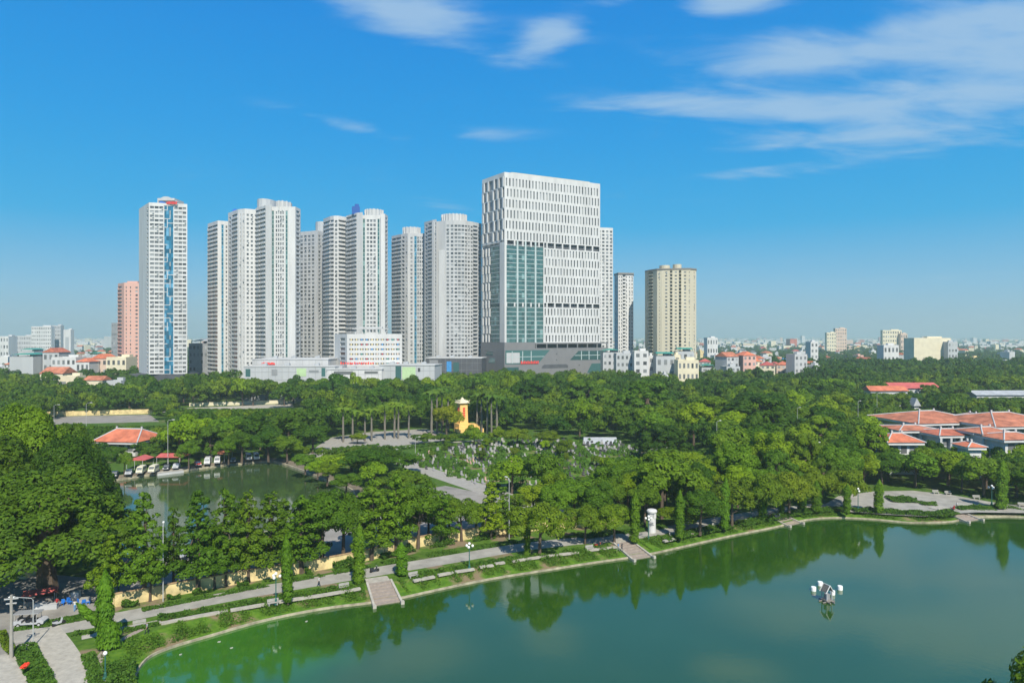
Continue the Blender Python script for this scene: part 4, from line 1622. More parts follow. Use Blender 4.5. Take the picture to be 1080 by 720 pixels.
house_px(711, 718, 375, 516, 12, 'cream', 'flat', 'narrow yellow house stuck to the pale blue grey one', (1, 4))
house_px(715, 737, 380.5, 500, 12, 'cream', 'flat', 'cream villa with a roof terrace under the beige tower', (5, 3))
house_px(714, 732, 371.5, 560, 12, 'greywall', 'sheetgreen', 'grey house with a dark roof box behind the cream villa', (3, 4))
house_px(698, 705, 396, 470, 8, 'offwhite', 'flat', 'tiny pale shed among the trees below the beige tower', (1, 1))
house_px(760, 776, 383, 640, 14, 'greywall', 'sheetblue', 'low house with a dark blue sheet roof by the wood', (4, 2))
house_px(814, 826, 385, 620, 12, 'peach', 'redsheet', 'peach house with a bright red sheet roof at the edge of the wood', (3, 2))
house_px(838, 852, 376.5, 720, 14, 'cream', 'flat', 'cream house on the edge of the palm wood', (3, 3))
house_px(932, 948, 364.5, 760, 14, 'white', 'flat', 'white house with dark upright windows in front of the blank cream block', (4, 3))
house_px(964, 1003, 357, 840, 22, 'cream', 'flat', 'large blank cream block on the skyline of low houses', blank=True, name='apartment_block', cat='building')
house_px(1000, 1010, 361, 830, 16, 'greywall', 'flat', 'blue grey block leaning on the large cream one', (3, 5), name='apartment_block', cat='building')
house_px(33, 54, 344.5, 1150, 9, 'white', 'flat', 'white mid-rise block standing over the roofs', (11, 9), name='apartment_block', cat='building')
house_px(55, 64, 343.5, 1180, 9, 'greywall', 'flat', 'blue grey mid-rise block beside the white one', (6, 9), name='apartment_block', cat='building')
house_px(67, 74.5, 348, 1120, 9, 'white', 'flat', 'narrow white block with a dark slot in the middle', (1, 1), name='apartment_block', cat='building')
house_px(0, 9, 355, 1000, 18, 'white', 'flat', 'plain white block over the roofs, in front of far hazy trees', (3, 4), name='apartment_block', cat='building')
house_px(12, 34, 354.5, 1200, 20, 'offwhite', 'flat', 'long pale block beside the white mid-rise', (12, 5), name='apartment_block', cat='building')
house_px(117.5, 125, 341, 900, 18, 'midgrey', 'flat', 'dark glass slab beside the pink tower', (4, 10), name='apartment_block', cat='building')
house_px(881, 893, 346.5, 1500, 9, 'peach', 'flat', 'peach mid-rise block on the hazy skyline', (5, 8), name='apartment_block', cat='building')
house_px(872, 882, 351, 1480, 9, 'cream', 'flat', 'cream block joined to the peach mid-rise', (4, 6), name='apartment_block', cat='building')
house_px(931, 951, 348.5, 1450, 9, 'cream', 'flat', 'broad cream mid-rise block on the hazy skyline', (8, 6), name='apartment_block', cat='building')
house_px(950, 957, 352, 1440, 9, 'peach', 'flat', 'low peach wing of the broad cream block', (3, 4), name='apartment_block', cat='building')
house_px(746, 757, 356.5, 1000, 18, 'white', 'flat', 'bright white villa standing before hazy trees', (4, 3))
house_px(855, 863, 361, 800, 14, 'white', 'flat', 'tall narrow white house among red roofs', (2, 5))


WALLS = [('white', 'white'), ('offwhite', 'pale grey'), ('greywall', 'grey'), ('cream', 'cream'), ('peach', 'peach'), ('yellow', 'yellow'), ('pink', 'pink'), ('midgrey', 'dark grey')]
ROOFS = [('flat', 'flat roof'), ('tank', 'flat roof and steel tank'), ('redroof', 'red tiled roof'), ('orangeroof', 'orange tiled roof'), ('redsheet', 'red roof'),
         ('sheetblue', 'blue sheet roof'), ('sheetgreen', 'green sheet roof'), ('sheetgrey', 'grey sheet roof'), ('brownroof', 'brown roof')]
PLACES = []
random.seed(21)
RZ = random.Random(5)
hn = 0
taken = []
for tries in range(4000):
    if hn >= 250:
        break
    left = RZ.random() < .42
    px = RZ.uniform(-25, 150) if left else RZ.uniform(640, 1110)
    y = 560 * (3.9 ** RZ.random())
    if left and y < 600:
        continue
    if not left and px > 800 and y < 720 + (px - 800) * .1:
        continue
    if not left and y < 590:
        continue
    x = X(px, y)
    # towers keep their own ground
    if 118 < px < 225 and y < 640 or 640 < px < 742 and y < 690:
        continue
    if any((x - a) ** 2 + (y - c) ** 2 < (11 + y * .002) ** 2 for a, c in taken):
        continue
    taken.append((x, y))
    wl = RZ.choices(WALLS, [7, 6, 4, 4, 2, 1, 1, 1])[0]
    rf = RZ.choices(ROOFS, [6, 3, 3, 2.2, 1.6, 1, .8, 1.5, 2])[0]
    st = RZ.choice([2, 3, 3, 4, 4, 5])
    w, d = RZ.uniform(6, 14), RZ.uniform(9, 18)
    where = 'near the pink tower' if left else 'beyond the palm wood'
    house(x, y, w, d, st * 3.3, wl[0], rf[0], RZ.uniform(-.5, .5), '%s %d-storey town house with a %s %s' % (wl[1], st, rf[1], where) if False else
          '%s %s town house with a %s %s' % (wl[1], ['two', 'three', 'four', 'five'][st - 2] + '-storey', rf[1], where),
          'houses of the town', (RZ.randint(2, 3), st) if y < 760 else (0, 0))
    hn += 1


for k in range(22):
    px = 744 + k * 5.4 + RZ.uniform(-2, 2)
    y = RZ.uniform(540, 680)
    wl = RZ.choices(WALLS, [5, 5, 3, 4, 4, 1, 2, 1])[0]
    rf = RZ.choices(ROOFS, [3, 2, 4, 4, 3, .6, .6, 1, 2])[0]
    x = X(px, y)
    if any((x - a) ** 2 + (y - c) ** 2 < 120 for a, c in taken):
        continue
    taken.append((x, y))
    zt = Z(RZ.uniform(374, 388), y)
    st = max(2, min(5, int(zt / 3.5)))
    house(x, y, RZ.uniform(8, 14), RZ.uniform(9, 14), zt, wl[0], rf[0], RZ.uniform(-.3, .5), '%s %s town house with a %s behind the lookout wood' % (wl[1], ['two', 'three', 'four', 'five'][st - 2] + '-storey', rf[1]), 'houses of the town', (3, st))


def far_city():
    """the hazy roofs out to the horizon, which nobody could count"""
    rr = np.random.default_rng(3)
    mb = MB()
    n = 2600
    for k in range(n):
        y = 1900 * (4.2 ** rr.random())
        px = rr.uniform(-60, 1140)
        if rr.random() < .25:
            px = rr.uniform(-60, 240)
        x = X(px, y)
        s = rr.random()
        h = rr.uniform(6, 17) if s < .95 else rr.uniform(18, 42)
        w = rr.uniform(8, 26) * (1 + y / 9000)
        mb.box((x, y, h / 2), (w, rr.uniform(10, 20), h), rr.uniform(-.4, .4), m=int(rr.choice(6, p=[.32, .24, .12, .14, .1, .08])))
    o = mb.build('far_town', [M['white'], M['offwhite'], M['greywall'], M['cream'], M['redroof'], M['peach']])
    tag(o, 'hazy mass of small far-off roofs along the horizon', 'town', kind='stuff')


far_city()

# ------------------------------------------------------------------ red-roofed halls by the lake
def roofed_hall(name, label, px0, px1, py_eave, py_ridge, y, d, rz, roof, wall='white', cols=0, ridge=.3, storeys=1, openings=0):
    x0, x1 = X(px0, y), X(px1, y)
    x, w = (x0 + x1) / 2, (x1 - x0)
    ze, zr = Z(py_eave, y), Z(py_ridge, y + d / 2)
    yc = y + d / 2
    o = thing(name, label, 'hall', (x, yc, 0), 'red-roofed halls beyond the lakeside plaza')
    mb = MB()
    mb.box((x, yc, ze / 2), (w * .86, d * .86, ze - .6), rz)
    mb.build('wall', M[wall], o)
    mb = MB()
    mb.box((x, yc, ze - .45), (w + 1.2, d + 1.2, .8), rz)
    mb.build('eaves_band', M['white'], o)
    mb = MB()
    hip_roof(mb, x, yc, w, d, ze, zr - ze, .9, ridge, rz)
    r = mb.build('roof', M[roof], o)
    ca, sa = math.cos(rz), math.sin(rz)
    T = lambda a, c, z: (x + a * ca - c * sa, yc + a * sa + c * ca, z)
    mb = MB()
    k = w / 2 * ridge if w >= d else 0
    kd = d / 2 * ridge if d > w else 0
    A, C = w / 2 + .9, d / 2 + .9
    R0, R1 = (T(-k, -kd, zr), T(k, kd, zr))
    mb.tube([R0, R1], .28, 6)
    for e, q in ((T(-A, -C, ze), R0), (T(A, -C, ze), R1 if w >= d else R0), (T(A, C, ze), R1), (T(-A, C, ze), R0 if w >= d else R1)):
        mb.tube([q, e], .22, 6)
    for q in (R0, R1):
        mb.box((q[0], q[1], q[2] + .4), (.5, .5, .9))
    mb.build('ridge_rib', M['offwhite'], r)
    for i in range(openings):
        a = (i + .5) / openings * w * .8 - w * .4
        for f, (c, ang) in enumerate(((-d * .43 - .04, 0),)):
            q = T(a, c, 0)
            p = bpy.data.objects.new('window', unit_plane(M['glass']))
            p.parent = o
            p.matrix_basis = Matrix.Translation((q[0] - x, q[1] - yc, ze - 2.4)) @ Matrix.Rotation(rz, 4, 'Z') @ Matrix.Diagonal((w / openings * .55, 1, 2.2, 1))
            COL.objects.link(p)
    for i in range(cols):
        a = i / max(1, cols - 1) * w - w / 2
        mb = MB()
        q = T(a, -d / 2 - .2, 0)
        mb.box((q[0], q[1], (ze - .9) / 2), (.7, .7, ze - .9), rz)
        mb.build('column', M['offwhite'], o)
    return o


roofed_hall('red_roof_hall', 'broad hall under a big weathered red hipped roof, taller of the pair', 958, 1040, 445.5, 433, 240, 24, .18, 'brownroof', openings=6, ridge=.22)
roofed_hall('red_roof_hall', 'second big red-roofed hall at the edge of the frame beside the taller one', 1040, 1128, 449, 434.5, 228, 26, .14, 'brownroof', openings=6, ridge=.25)
roofed_hall('red_roof_hall', 'small upper roof block rising behind the taller red hall', 1026, 1044, 441, 435.5, 272, 10, .15, 'orangeroof')
roofed_hall('red_roof_hall', 'low white-gabled wing in front of the taller red hall', 948, 992, 453.5, 448, 226, 12, .05, 'brownroof', openings=4, cols=3)
roofed_hall('red_roof_hall', 'open pillared porch with a flat red roof joining both red halls', 988, 1034, 458.5, 452, 218, 12, .1, 'redroof', cols=5, openings=5)
roofed_hall('red_roof_hall', 'low white-gabled wing in front of the second red hall', 1034, 1068, 457, 450, 212, 10, .1, 'brownroof', openings=4, cols=3)
roofed_hall('red_roof_hall', 'lowest weathered roof by the frame edge before the second red hall', 1056, 1100, 463, 455.5, 204, 10, .1, 'brownroof', openings=3)
roofed_hall('red_roof_hall', 'small house with a bright orange roof half hidden by trees', 937, 972, 466, 456.5, 205, 9, 0, 'orangeroof', openings=3)
roofed_hall('red_roof_hall', 'tiny orange roof peeping over the trees below the porch', 1022, 1037, 471, 465.5, 198, 6, 0, 'orangeroof')
o = roofed_hall('red_roof_house', 'house with a bright orange-red hipped roof behind the small pond', 101, 148, 465.5, 452, 236, 14, -.12, 'orangeroof', openings=4, ridge=.62)
tag(o, cat='house')
del o['group']


def long_roof(label, px0, px1, py, y, d, m, rise, name='long_shed'):
    x0, x1 = X(px0, y), X(px1, y)
    o = thing(name, label, 'shed', ((x0 + x1) / 2, y + d / 2, 0), 'sheds in the wood')
    ze = Z(py, y)
    mb = MB()
    mb.box(((x0 + x1) / 2, y + d / 2, ze / 2), (x1 - x0 - .6, d - .6, ze))
    mb.build('wall', M['offwhite'], o)
    mb = MB()
    hip_roof(mb, (x0 + x1) / 2, y + d / 2, x1 - x0, d, ze + .02, rise, .5, .96, 0, True)
    mb.build('roof', M[m], o)


long_roof('long bright red shed roof in the wood before the palms', 938, 992, 409.5, 420, 14, 'redsheet', 3.2)
long_roof('lower pale red shed roof beside the long bright red one', 918, 958, 412, 408, 10, 'orangeroof', 2.6)
long_roof('long white shed roof showing above the trees', 1030, 1105, 416.5, 400, 14, 'greysheet', 2.2)
long_roof('little white roof among the trees before the red sheds', 964, 970, 428, 352, 6, 'greysheet', 4.0)
long_roof('low white roofed pavilion standing behind the cemetery shrubs', 617, 652, 469.5, 262, 10, 'greysheet', 2.4, 'pavilion')


def retaining_wall(name, label, px, h, w, m, cop=None, cat='wall'):
    P = smooth_line([at(a, b) for a, b in px], 4)
    o = thing(name, label, cat, (P[0].x, P[0].y, 0))
    mb, mc = MB(), MB()
    for i in range(len(P) - 1):
        a, c = P[i], P[i + 1]
        t = (c - a).normalized()
        n = Vector((-t.y, t.x)) * w / 2
        nc = Vector((-t.y, t.x)) * (w / 2 + .08)
        for s in (1, -1):
            mb.quad((a.x + n.x * s, a.y + n.y * s, 0), (c.x + n.x * s, c.y + n.y * s, 0), (c.x + n.x * s, c.y + n.y * s, h), (a.x + n.x * s, a.y + n.y * s, h))
            mc.quad((a.x + nc.x * s, a.y + nc.y * s, h + .002), (c.x + nc.x * s, c.y + nc.y * s, h + .002), (c.x + nc.x * s, c.y + nc.y * s, h + .16), (a.x + nc.x * s, a.y + nc.y * s, h + .16))
        mc.quad((a.x + nc.x, a.y + nc.y, h + .16), (c.x + nc.x, c.y + nc.y, h + .16), (c.x - nc.x, c.y - nc.y, h + .16), (a.x - nc.x, a.y - nc.y, h + .16))
    for q in (P[0], P[-1]):
        mb.box((q.x, q.y, h / 2), (w * 1.3, w * 1.3, h))
    mb.build('wall_panel', M[m], o)
    mc.build('coping', M[cop or m], o)
    L_ = 0
    acc = 0
    for i in range(len(P) - 1):
        acc += (P[i + 1] - P[i]).length
        if acc > 5.5:
            acc = 0
            pm = MB()
            pm.box((P[i].x, P[i].y, (h + .35) / 2), (w * 2.0, w * 2.0, h + .35), math.atan2(P[i + 1].y - P[i].y, P[i + 1].x - P[i].x))
            pm.build('pillar', M[m], o)
    return P


YW = retaining_wall('boundary_wall', 'long yellow boundary wall with weathered coping along the promenade', [(120, 640), (160, 632.5), (210, 623), (270, 612), (345, 599.5), (395, 589), (440, 577), (490, 569), (545, 561), (600, 556.5), (660, 551)], 2.0, .24, 'yellow', 'yellowtop')
retaining_wall('boundary_wall', 'far pale yellow wall behind the strip of parking in the wood', [(50, 439), (110, 437.5), (160, 436)], 2.3, .3, 'yellow')
retaining_wall('boundary_wall', 'far pale wall along the lane below the hospital', [(200, 428.5), (250, 427), (312, 425)], 2.0, .3, 'cream')
house_px(-2, 27, 603.5, 118, 6, 'yellow', 'flat', 'yellow house with white trim under the great fig tree', (3, 1))

# monument of the cemetery
def monument():
    y = 300
    x = X(487.5, y)
    o = thing('monument', 'tall ochre memorial stele with flared roof and red inscription panels', 'monument', (x, y, 0))
    z0, z1 = Z(446, y), Z(424.5, y)
    s = 3.9
    mb = MB()
    mb.box((x, y, (z0 + z1) / 2), (s, s, z1 - z0), .5, taper=.88)
    mb.build('stele', M['ochre'], o)
    mb = MB()
    for hw, a, c in ((2.6, z1, z1 + .5), (2.1, z1 + .5, z1 + 1.1)):
        mb.box((x, y, (a + c) / 2), (hw * 2, hw * 2, c - a), .5, taper=.85)
    for k in range(4):
        t = .5 + math.pi / 4 + k * math.pi / 2
        mb.tube([(x + 2.4 * math.cos(t), y + 2.4 * math.sin(t), z1 + .4), (x + 3.6 * math.cos(t), y + 3.6 * math.sin(t), z1 + 1.2)], [.5, .12], 6)
    mb.box((x, y, z1 + 1.7), (1.6, 1.6, 1.2), .5, taper=.3)
    mb.build('flared_roof', M['cream'], o)
    for k, ang in enumerate((.5, .5 + math.pi / 2 * 3, )):
        n = Vector((math.sin(ang), -math.cos(ang))) if k == 0 else Vector((-math.cos(.5), -math.sin(.5)))
        u = Vector((-n.y, n.x))
        mb = MB()
        d = s / 2 * .955 + .05
        for dz in range(5):
            zz_ = z0 + (z1 - z0) * (.28 + dz * .115)
            c = Vector((x, y)) + n * d
            for sx in (-.28, .28):
                q = c + u * sx
                mb.box((q.x, q.y, zz_), (.42, .25, .7), math.atan2(u.y, u.x))
        mb.build('inscription', M['redsign'], o)
    mb = MB()
    for k, (hw, h) in enumerate(((6, 1.6), (4.8, 2.6), (3.6, 3.4))):
        mb.box((x + 3, y, h / 2 - k * .001), (hw * 2, hw * 1.2, h), .2)
    mb.box((x, y, z0 / 2), (5.4, 5.4, z0), .5)
    mb.build('plinth', M['ochre'], o)


monument()

# ------------------------------------------------------------------ trees
def leaf_quads(c, nrm, size, rng, aspect=.62, down=False):
    """rhombic leaf sprays at the points c facing nrm"""
    n = len(c)
    nrm = nrm / np.maximum(np.linalg.norm(nrm, axis=1, keepdims=True), 1e-6)
    r = rng.normal(size=(n, 3))
    if down:
        r = r * .25 + np.array([0, 0, -1.0])
    t = r - nrm * (r * nrm).sum(1, keepdims=True)
    t /= np.maximum(np.linalg.norm(t, axis=1, keepdims=True), 1e-6)
    b = np.cross(nrm, t)
    s = (size * rng.uniform(.65, 1.3, n))[:, None]
    bend = nrm * s * .18
    return np.stack([c + t * s, c + b * s * aspect - bend, c - t * s, c - b * s * aspect - bend], axis=1)


def sphere_dirs(n, rng):
    v = rng.normal(size=(n, 3))
    return v / np.linalg.norm(v, axis=1, keepdims=True)


def lobes_leaves(lobes, per_m2, leaf, rng, squash=1.0, inner=.25):
    C, Nn = [], []
    L = np.array([(l[0], l[1], l[2], l[3]) for l in lobes])
    for (x, y, z, r) in lobes:
        n = int(4 * math.pi * r * r * per_m2 * .8)
        d = sphere_dirs(n, rng)
        keep = d[:, 2] > rng.uniform(-.75, -.1, n)
        d = d[keep]
        rad = r * (1 - inner * rng.random(len(d)) ** 2) * (1 + .16 * np.sin(d[:, 0] * 5 + x) * np.sin(d[:, 1] * 5 + y) * np.sin(d[:, 2] * 4 + z))
        p = np.array([x, y, z]) + d * rad[:, None] * np.array([1, 1, squash])
        dist = np.linalg.norm((p[:, None, :] - L[None, :, :3]) / np.array([1, 1, squash]), axis=2) / L[None, :, 3]
        ins = (dist < .72).sum(1) > 0
        p, d = p[~ins], d[~ins]
        C.append(p)
        Nn.append(d * .9 + rng.normal(size=d.shape) * .27 + np.array([0, 0, .3]))
    C, Nn = np.concatenate(C), np.concatenate(Nn)
    return leaf_quads(C, Nn, leaf, rng)


def crown_round(seed, rx, z0, z1, nl, leaf, per):
    rng = np.random.default_rng(seed)
    lobes = []
    zc, rz = (z0 + z1) / 2, (z1 - z0) / 2
    for i in range(nl):
        d = sphere_dirs(1, rng)[0]
        if d[2] < -.45:
            d[2] *= -.6
        k = rng.uniform(.42, .84)
        r = rx * rng.uniform(.17, .38)
        lobes.append((d[0] * rx * k, d[1] * rx * k, zc + d[2] * rz * k * .95, r))
    lobes.append((0, 0, zc + rz * .15, rx * .5))
    return lobes_leaves(lobes, per, leaf, rng, .85), lobes


def crown_tier(seed, rx, z0, z1, leaf, per):
    """loosely tiered, roughly conical crown"""
    rng = np.random.default_rng(seed)
    lobes = []
    n = 46
    for k in range(n):
        f = (k + rng.random()) / n
        R_ = rx * (1 - .84 * f ** 1.15) * rng.uniform(.75, 1.12)
        a = k * 2.4 + rng.uniform(-.6, .6)
        rr = R_ * rng.uniform(.35, .82)
        lobes.append((rr * math.cos(a), rr * math.sin(a), z0 + (z1 - z0) * (f * .93 + .03) + rng.uniform(-.4, .4), rng.uniform(.5, 1.0) * (1.15 - .55 * f)))
    for f in (.1, .3, .5, .7, .88):
        lobes.append((0, 0, z0 + (z1 - z0) * f, rx * .45 * (1.05 - f)))
    return lobes_leaves(lobes, per, leaf, rng, .85), lobes


def crown_wide(seed, rx, z0, z1, nl, leaf, per):
    """broad fig or rain tree: many small domes over a wide crown"""
    rng = np.random.default_rng(seed)
    lobes = []
    for i in range(nl):
        a = rng.uniform(0, 6.283)
        q = math.sqrt(rng.random())
        top = z0 + (z1 - z0) * (1 - q ** 2.4 * .72)
        lobes.append((rx * .84 * q * math.cos(a), rx * .84 * q * math.sin(a), top - rng.uniform(.5, 2.2), rx * rng.uniform(.11, .22)))
    for i in range(int(nl * .5)):
        a = rng.uniform(0, 6.283)
        lobes.append((rx * .82 * math.cos(a), rx * .82 * math.sin(a), z0 + (z1 - z0) * rng.uniform(.08, .4), rx * rng.uniform(.12, .2)))
    return lobes_leaves(lobes, per, leaf, rng, .75), lobes


def crown_column(seed, rx, z0, z1, leaf, n, lean=0.0):
    rng = np.random.default_rng(seed)
    f = rng.random(n)
    prof = np.clip(np.minimum(1.0, (1 - f) * 4.2 + .1) * (.86 + .14 * np.sin(f * 47 + seed) ** 2) * np.minimum(1, f * 8 + .55), .05, 1)
    a = rng.uniform(0, 6.283, n)
    wob = 1 + .10 * np.sin(a * 3 + f * 9) + .08 * np.sin(a * 5 - f * 37)
    r = rx * prof * wob * rng.uniform(.6, 1.05, n)
    z = z0 + (z1 - z0) * f
    r = r * (1 + .22 * np.sin(f * 19 + a * 2 + seed) * np.sin(f * 7 - a + seed))
    c = np.stack([r * np.cos(a) + lean * f ** 2, r * np.sin(a), z], axis=1)
    nr = np.stack([np.cos(a), np.sin(a), rng.uniform(.1, .7, n)], axis=1) + rng.normal(size=(n, 3)) * .3
    return leaf_quads(c, nr, leaf, rng, .42, True)


def trunk_mb(h, r, lobes, rng, bend=.4):
    mb = MB()
    a, b = rng.uniform(-bend, bend), rng.uniform(-bend, bend)
    pts = [(0, 0, -.15), (a * .2, b * .2, h * .3), (a * .6, b * .6, h * .65), (a, b, h)]
    mb.tube(pts, [r * 1.25, r, r * .85, r * .6], 7)
    if lobes is not None:
        idx = rng.choice(len(lobes), min(7, len(lobes)), replace=False)
        for i in idx:
            l = lobes[i]
            s = rng.uniform(.55, .95)
            base = Vector((a * s, b * s, h * s))
            tip = Vector(l[:3])
            mid = base.lerp(tip, .5) + Vector((0, 0, -.3))
            mb.tube([base, mid, tip], [r * .45, r * .3, r * .1], 5)
    return mb


PROTO = {}


def proto(kind, crown_V, leafm, trunk, barkm, size):
    cm = quads_mesh('crown', crown_V, M[leafm])
    tm = None
    if trunk is not None:
        tm = bpy.data.meshes.new('trunk')
        tm.from_pydata(trunk.v, [], trunk.f)
        tm.materials.append(M[barkm])
    PROTO.setdefault(kind, []).append((cm, tm, size))


for s in range(4):
    V, lo = crown_round(100 + s, 5.0, 2.4, 12.5, 34, .21, 27.0)
    proto('round', V, 'leaf', trunk_mb(7.5, .3, lo, np.random.default_rng(s)), 'bark', (10.5, 12.6))
for s in range(3):
    V, lo = crown_round(140 + s, 5.0, 1.6, 9.5, 30, .21, 26.0)
    proto('olive', V, 'leaf_fine', trunk_mb(5.5, .26, lo, np.random.default_rng(s)), 'bark', (10.5, 9.6))
for s in range(4):
    V, lo = crown_tier(180 + s, 4.1, 2.2, 14.0, .20, 27.0)
    proto('tier', V, 'leaf', trunk_mb(11, .24, lo, np.random.default_rng(s), .2), 'bark', (8.6, 14.0))
for s in range(2):
    V, lo = crown_wide(220 + s, 11.0, 4.6, 19.0, 150, .26, 13.0)
    proto('wide', V, 'leaf_dark', trunk_mb(10, 1.15, lo, np.random.default_rng(s), .8), 'bark', (22.0, 19.2))
rngc = np.random.default_rng(9)
for s in range(3):
    V = crown_column(240 + s, .86, .4, 10.0, .2, 4800)
    keep = np.sin(V[:, 0, 2] * 2.1 + s) + np.sin(V[:, 0, 2] * 5.3 + np.arctan2(V[:, 0, 1], V[:, 0, 0]) * 2 + s) > rngc.uniform(-2.2, -.2, len(V))
    V = V[keep]
    proto('column', V, 'leaf_column', trunk_mb(8.5, .13, None, np.random.default_rng(s), .1), 'bark', (2.1, 10.2))
# ragged drooping tree with a side bough
rngw = np.random.default_rng(77)
V = np.concatenate([crown_column(250, .95, .3, 8.2, .26, 3600), crown_column(251, .6, 0, 3.9, .26, 1500, .5) @ np.array([[.62, 0, .5], [0, 1, 0], [-.8, 0, .6]]) + np.array([-.2, 0, 2.4]),
                    crown_column(252, 1.25, 0, 2.6, .26, 1500) + np.array([.5, .2, .2])])
proto('ragged', V, 'leaf_column', trunk_mb(7, .2, None, rngw, .3), 'bark', (3.6, 8.2))


def crown_palm(seed, h, nf=24, fl=3.3):
    rng = np.random.default_rng(seed)
    Q = []
    for k in range(nf):
        a = 6.283 * k / nf + rng.uniform(-.2, .2)
        up = rng.uniform(-.6, 1.6)
        dv = np.array([math.cos(a), math.sin(a), 0.])
        sd = np.array([-math.sin(a), math.cos(a), 0.])
        prev = None
        for i in range(9):
            t = i / 8
            p = np.array([0, 0, h]) + dv * fl * t * (1 - .12 * t) + np.array([0, 0, up * fl * (.55 * t - .95 * t * t)])
            w = .55 * math.sin(min(1, t * 1.15 + .12) * math.pi) + .06
            if prev is not None:
                for sgn in (1, -1):
                    Q.append([prev[0], p, p + sd * sgn * w - np.array([0, 0, w * .55]), prev[0] + sd * sgn * prev[1] - np.array([0, 0, prev[1] * .55])])
            prev = (p, w)
    return np.array(Q)


for s in range(2):
    tb = MB()
    tb.tube([(0, 0, -.1), (.05, 0, 2.5), (.1, .02, 6), (.1, .03, 8.2)], [.26, .3, .24, .17], 8)
    proto('palm', crown_palm(260 + s, 9.4), 'leaf_palm', tb, 'palebark', (6.0, 10.4))
    tb2 = MB()
    tb2.tube([(.1, .03, 8.1), (.1, .03, 9.5)], [.2, .12], 8)
# light versions for the middle distance
for s in range(4):
    V, lo = crown_round(300 + s, 5.4, 2.0, 12.5, 30, .36, 10.0)
    proto('midround', V, 'leaf', trunk_mb(7.5, .3, lo, np.random.default_rng(s)), 'bark', (11.2, 12.6))
for s in range(2):
    V, lo = crown_wide(320 + s, 8.0, 2.5, 13.0, 56, .36, 9.5)
    proto('midwide', V, 'leaf_dark', trunk_mb(8, .5, lo, np.random.default_rng(s), .8), 'bark', (16.0, 13.2))

TREES = []          # (x, y, radius) of every tree, to keep others off
TR = random.Random(99)
CAT = dict(round='tree', olive='tree', tier='tree', wide='tree', column='tree', ragged='tree', palm='palm', midround='tree', midwide='tree')
NAME = dict(round='broadleaf_tree', olive='broadleaf_tree', tier='broadleaf_tree', wide='fig_tree', column='columnar_tree', ragged='columnar_tree', palm='palm_tree', midround='broadleaf_tree', midwide='broadleaf_tree')
TONES = dict(dark=(.62, .72, .8), mid=(1, 1, 1), light=(1.6, 1.35, .9), yellow=(1.95, 1.7, .8), olive=(1.05, 1.06, .85), deep=(.48, .6, .7))


def tree(kind, x, y, h, w, label, group=None, tone='mid', var=None, rz=None):
    P_ = PROTO[kind]
    i = TR.randrange(len(P_)) if var is None else var % len(P_)
    cm, tm, (pw, ph) = P_[i]
    o = thing(NAME[kind], label, CAT[kind], (x, y, 0), group)
    o.rotation_euler = (0, 0, TR.uniform(0, 6.283) if rz is None else rz)
    o.scale = (w / pw * TR.uniform(.88, 1.14), w / pw * TR.uniform(.88, 1.14), h / ph)
    if kind == 'column':
        o.rotation_euler = (TR.uniform(-.035, .035), TR.uniform(-.035, .035), o.rotation_euler[2])
    t = TONES[tone]
    k = TR.uniform(.86, 1.16)
    c = bpy.data.objects.new('crown', cm)
    c.parent = o
    c.color = (t[0] * k * TR.uniform(.92, 1.1), t[1] * k, t[2] * k, 1)
    COL.objects.link(c)
    if tm:
        d = bpy.data.objects.new('trunk', tm)
        d.parent = o
        COL.objects.link(d)
    TREES.append((x, y, w / 2))
    return o


def tree_px(kind, bx, by, ty, wpx, label, group=None, tone='mid', var=None, rz=None):
    p = at(bx, by)
    return tree(kind, p.x, p.y, Z(ty, p.y), wpx / F * p.y, label, group, tone, var, rz)


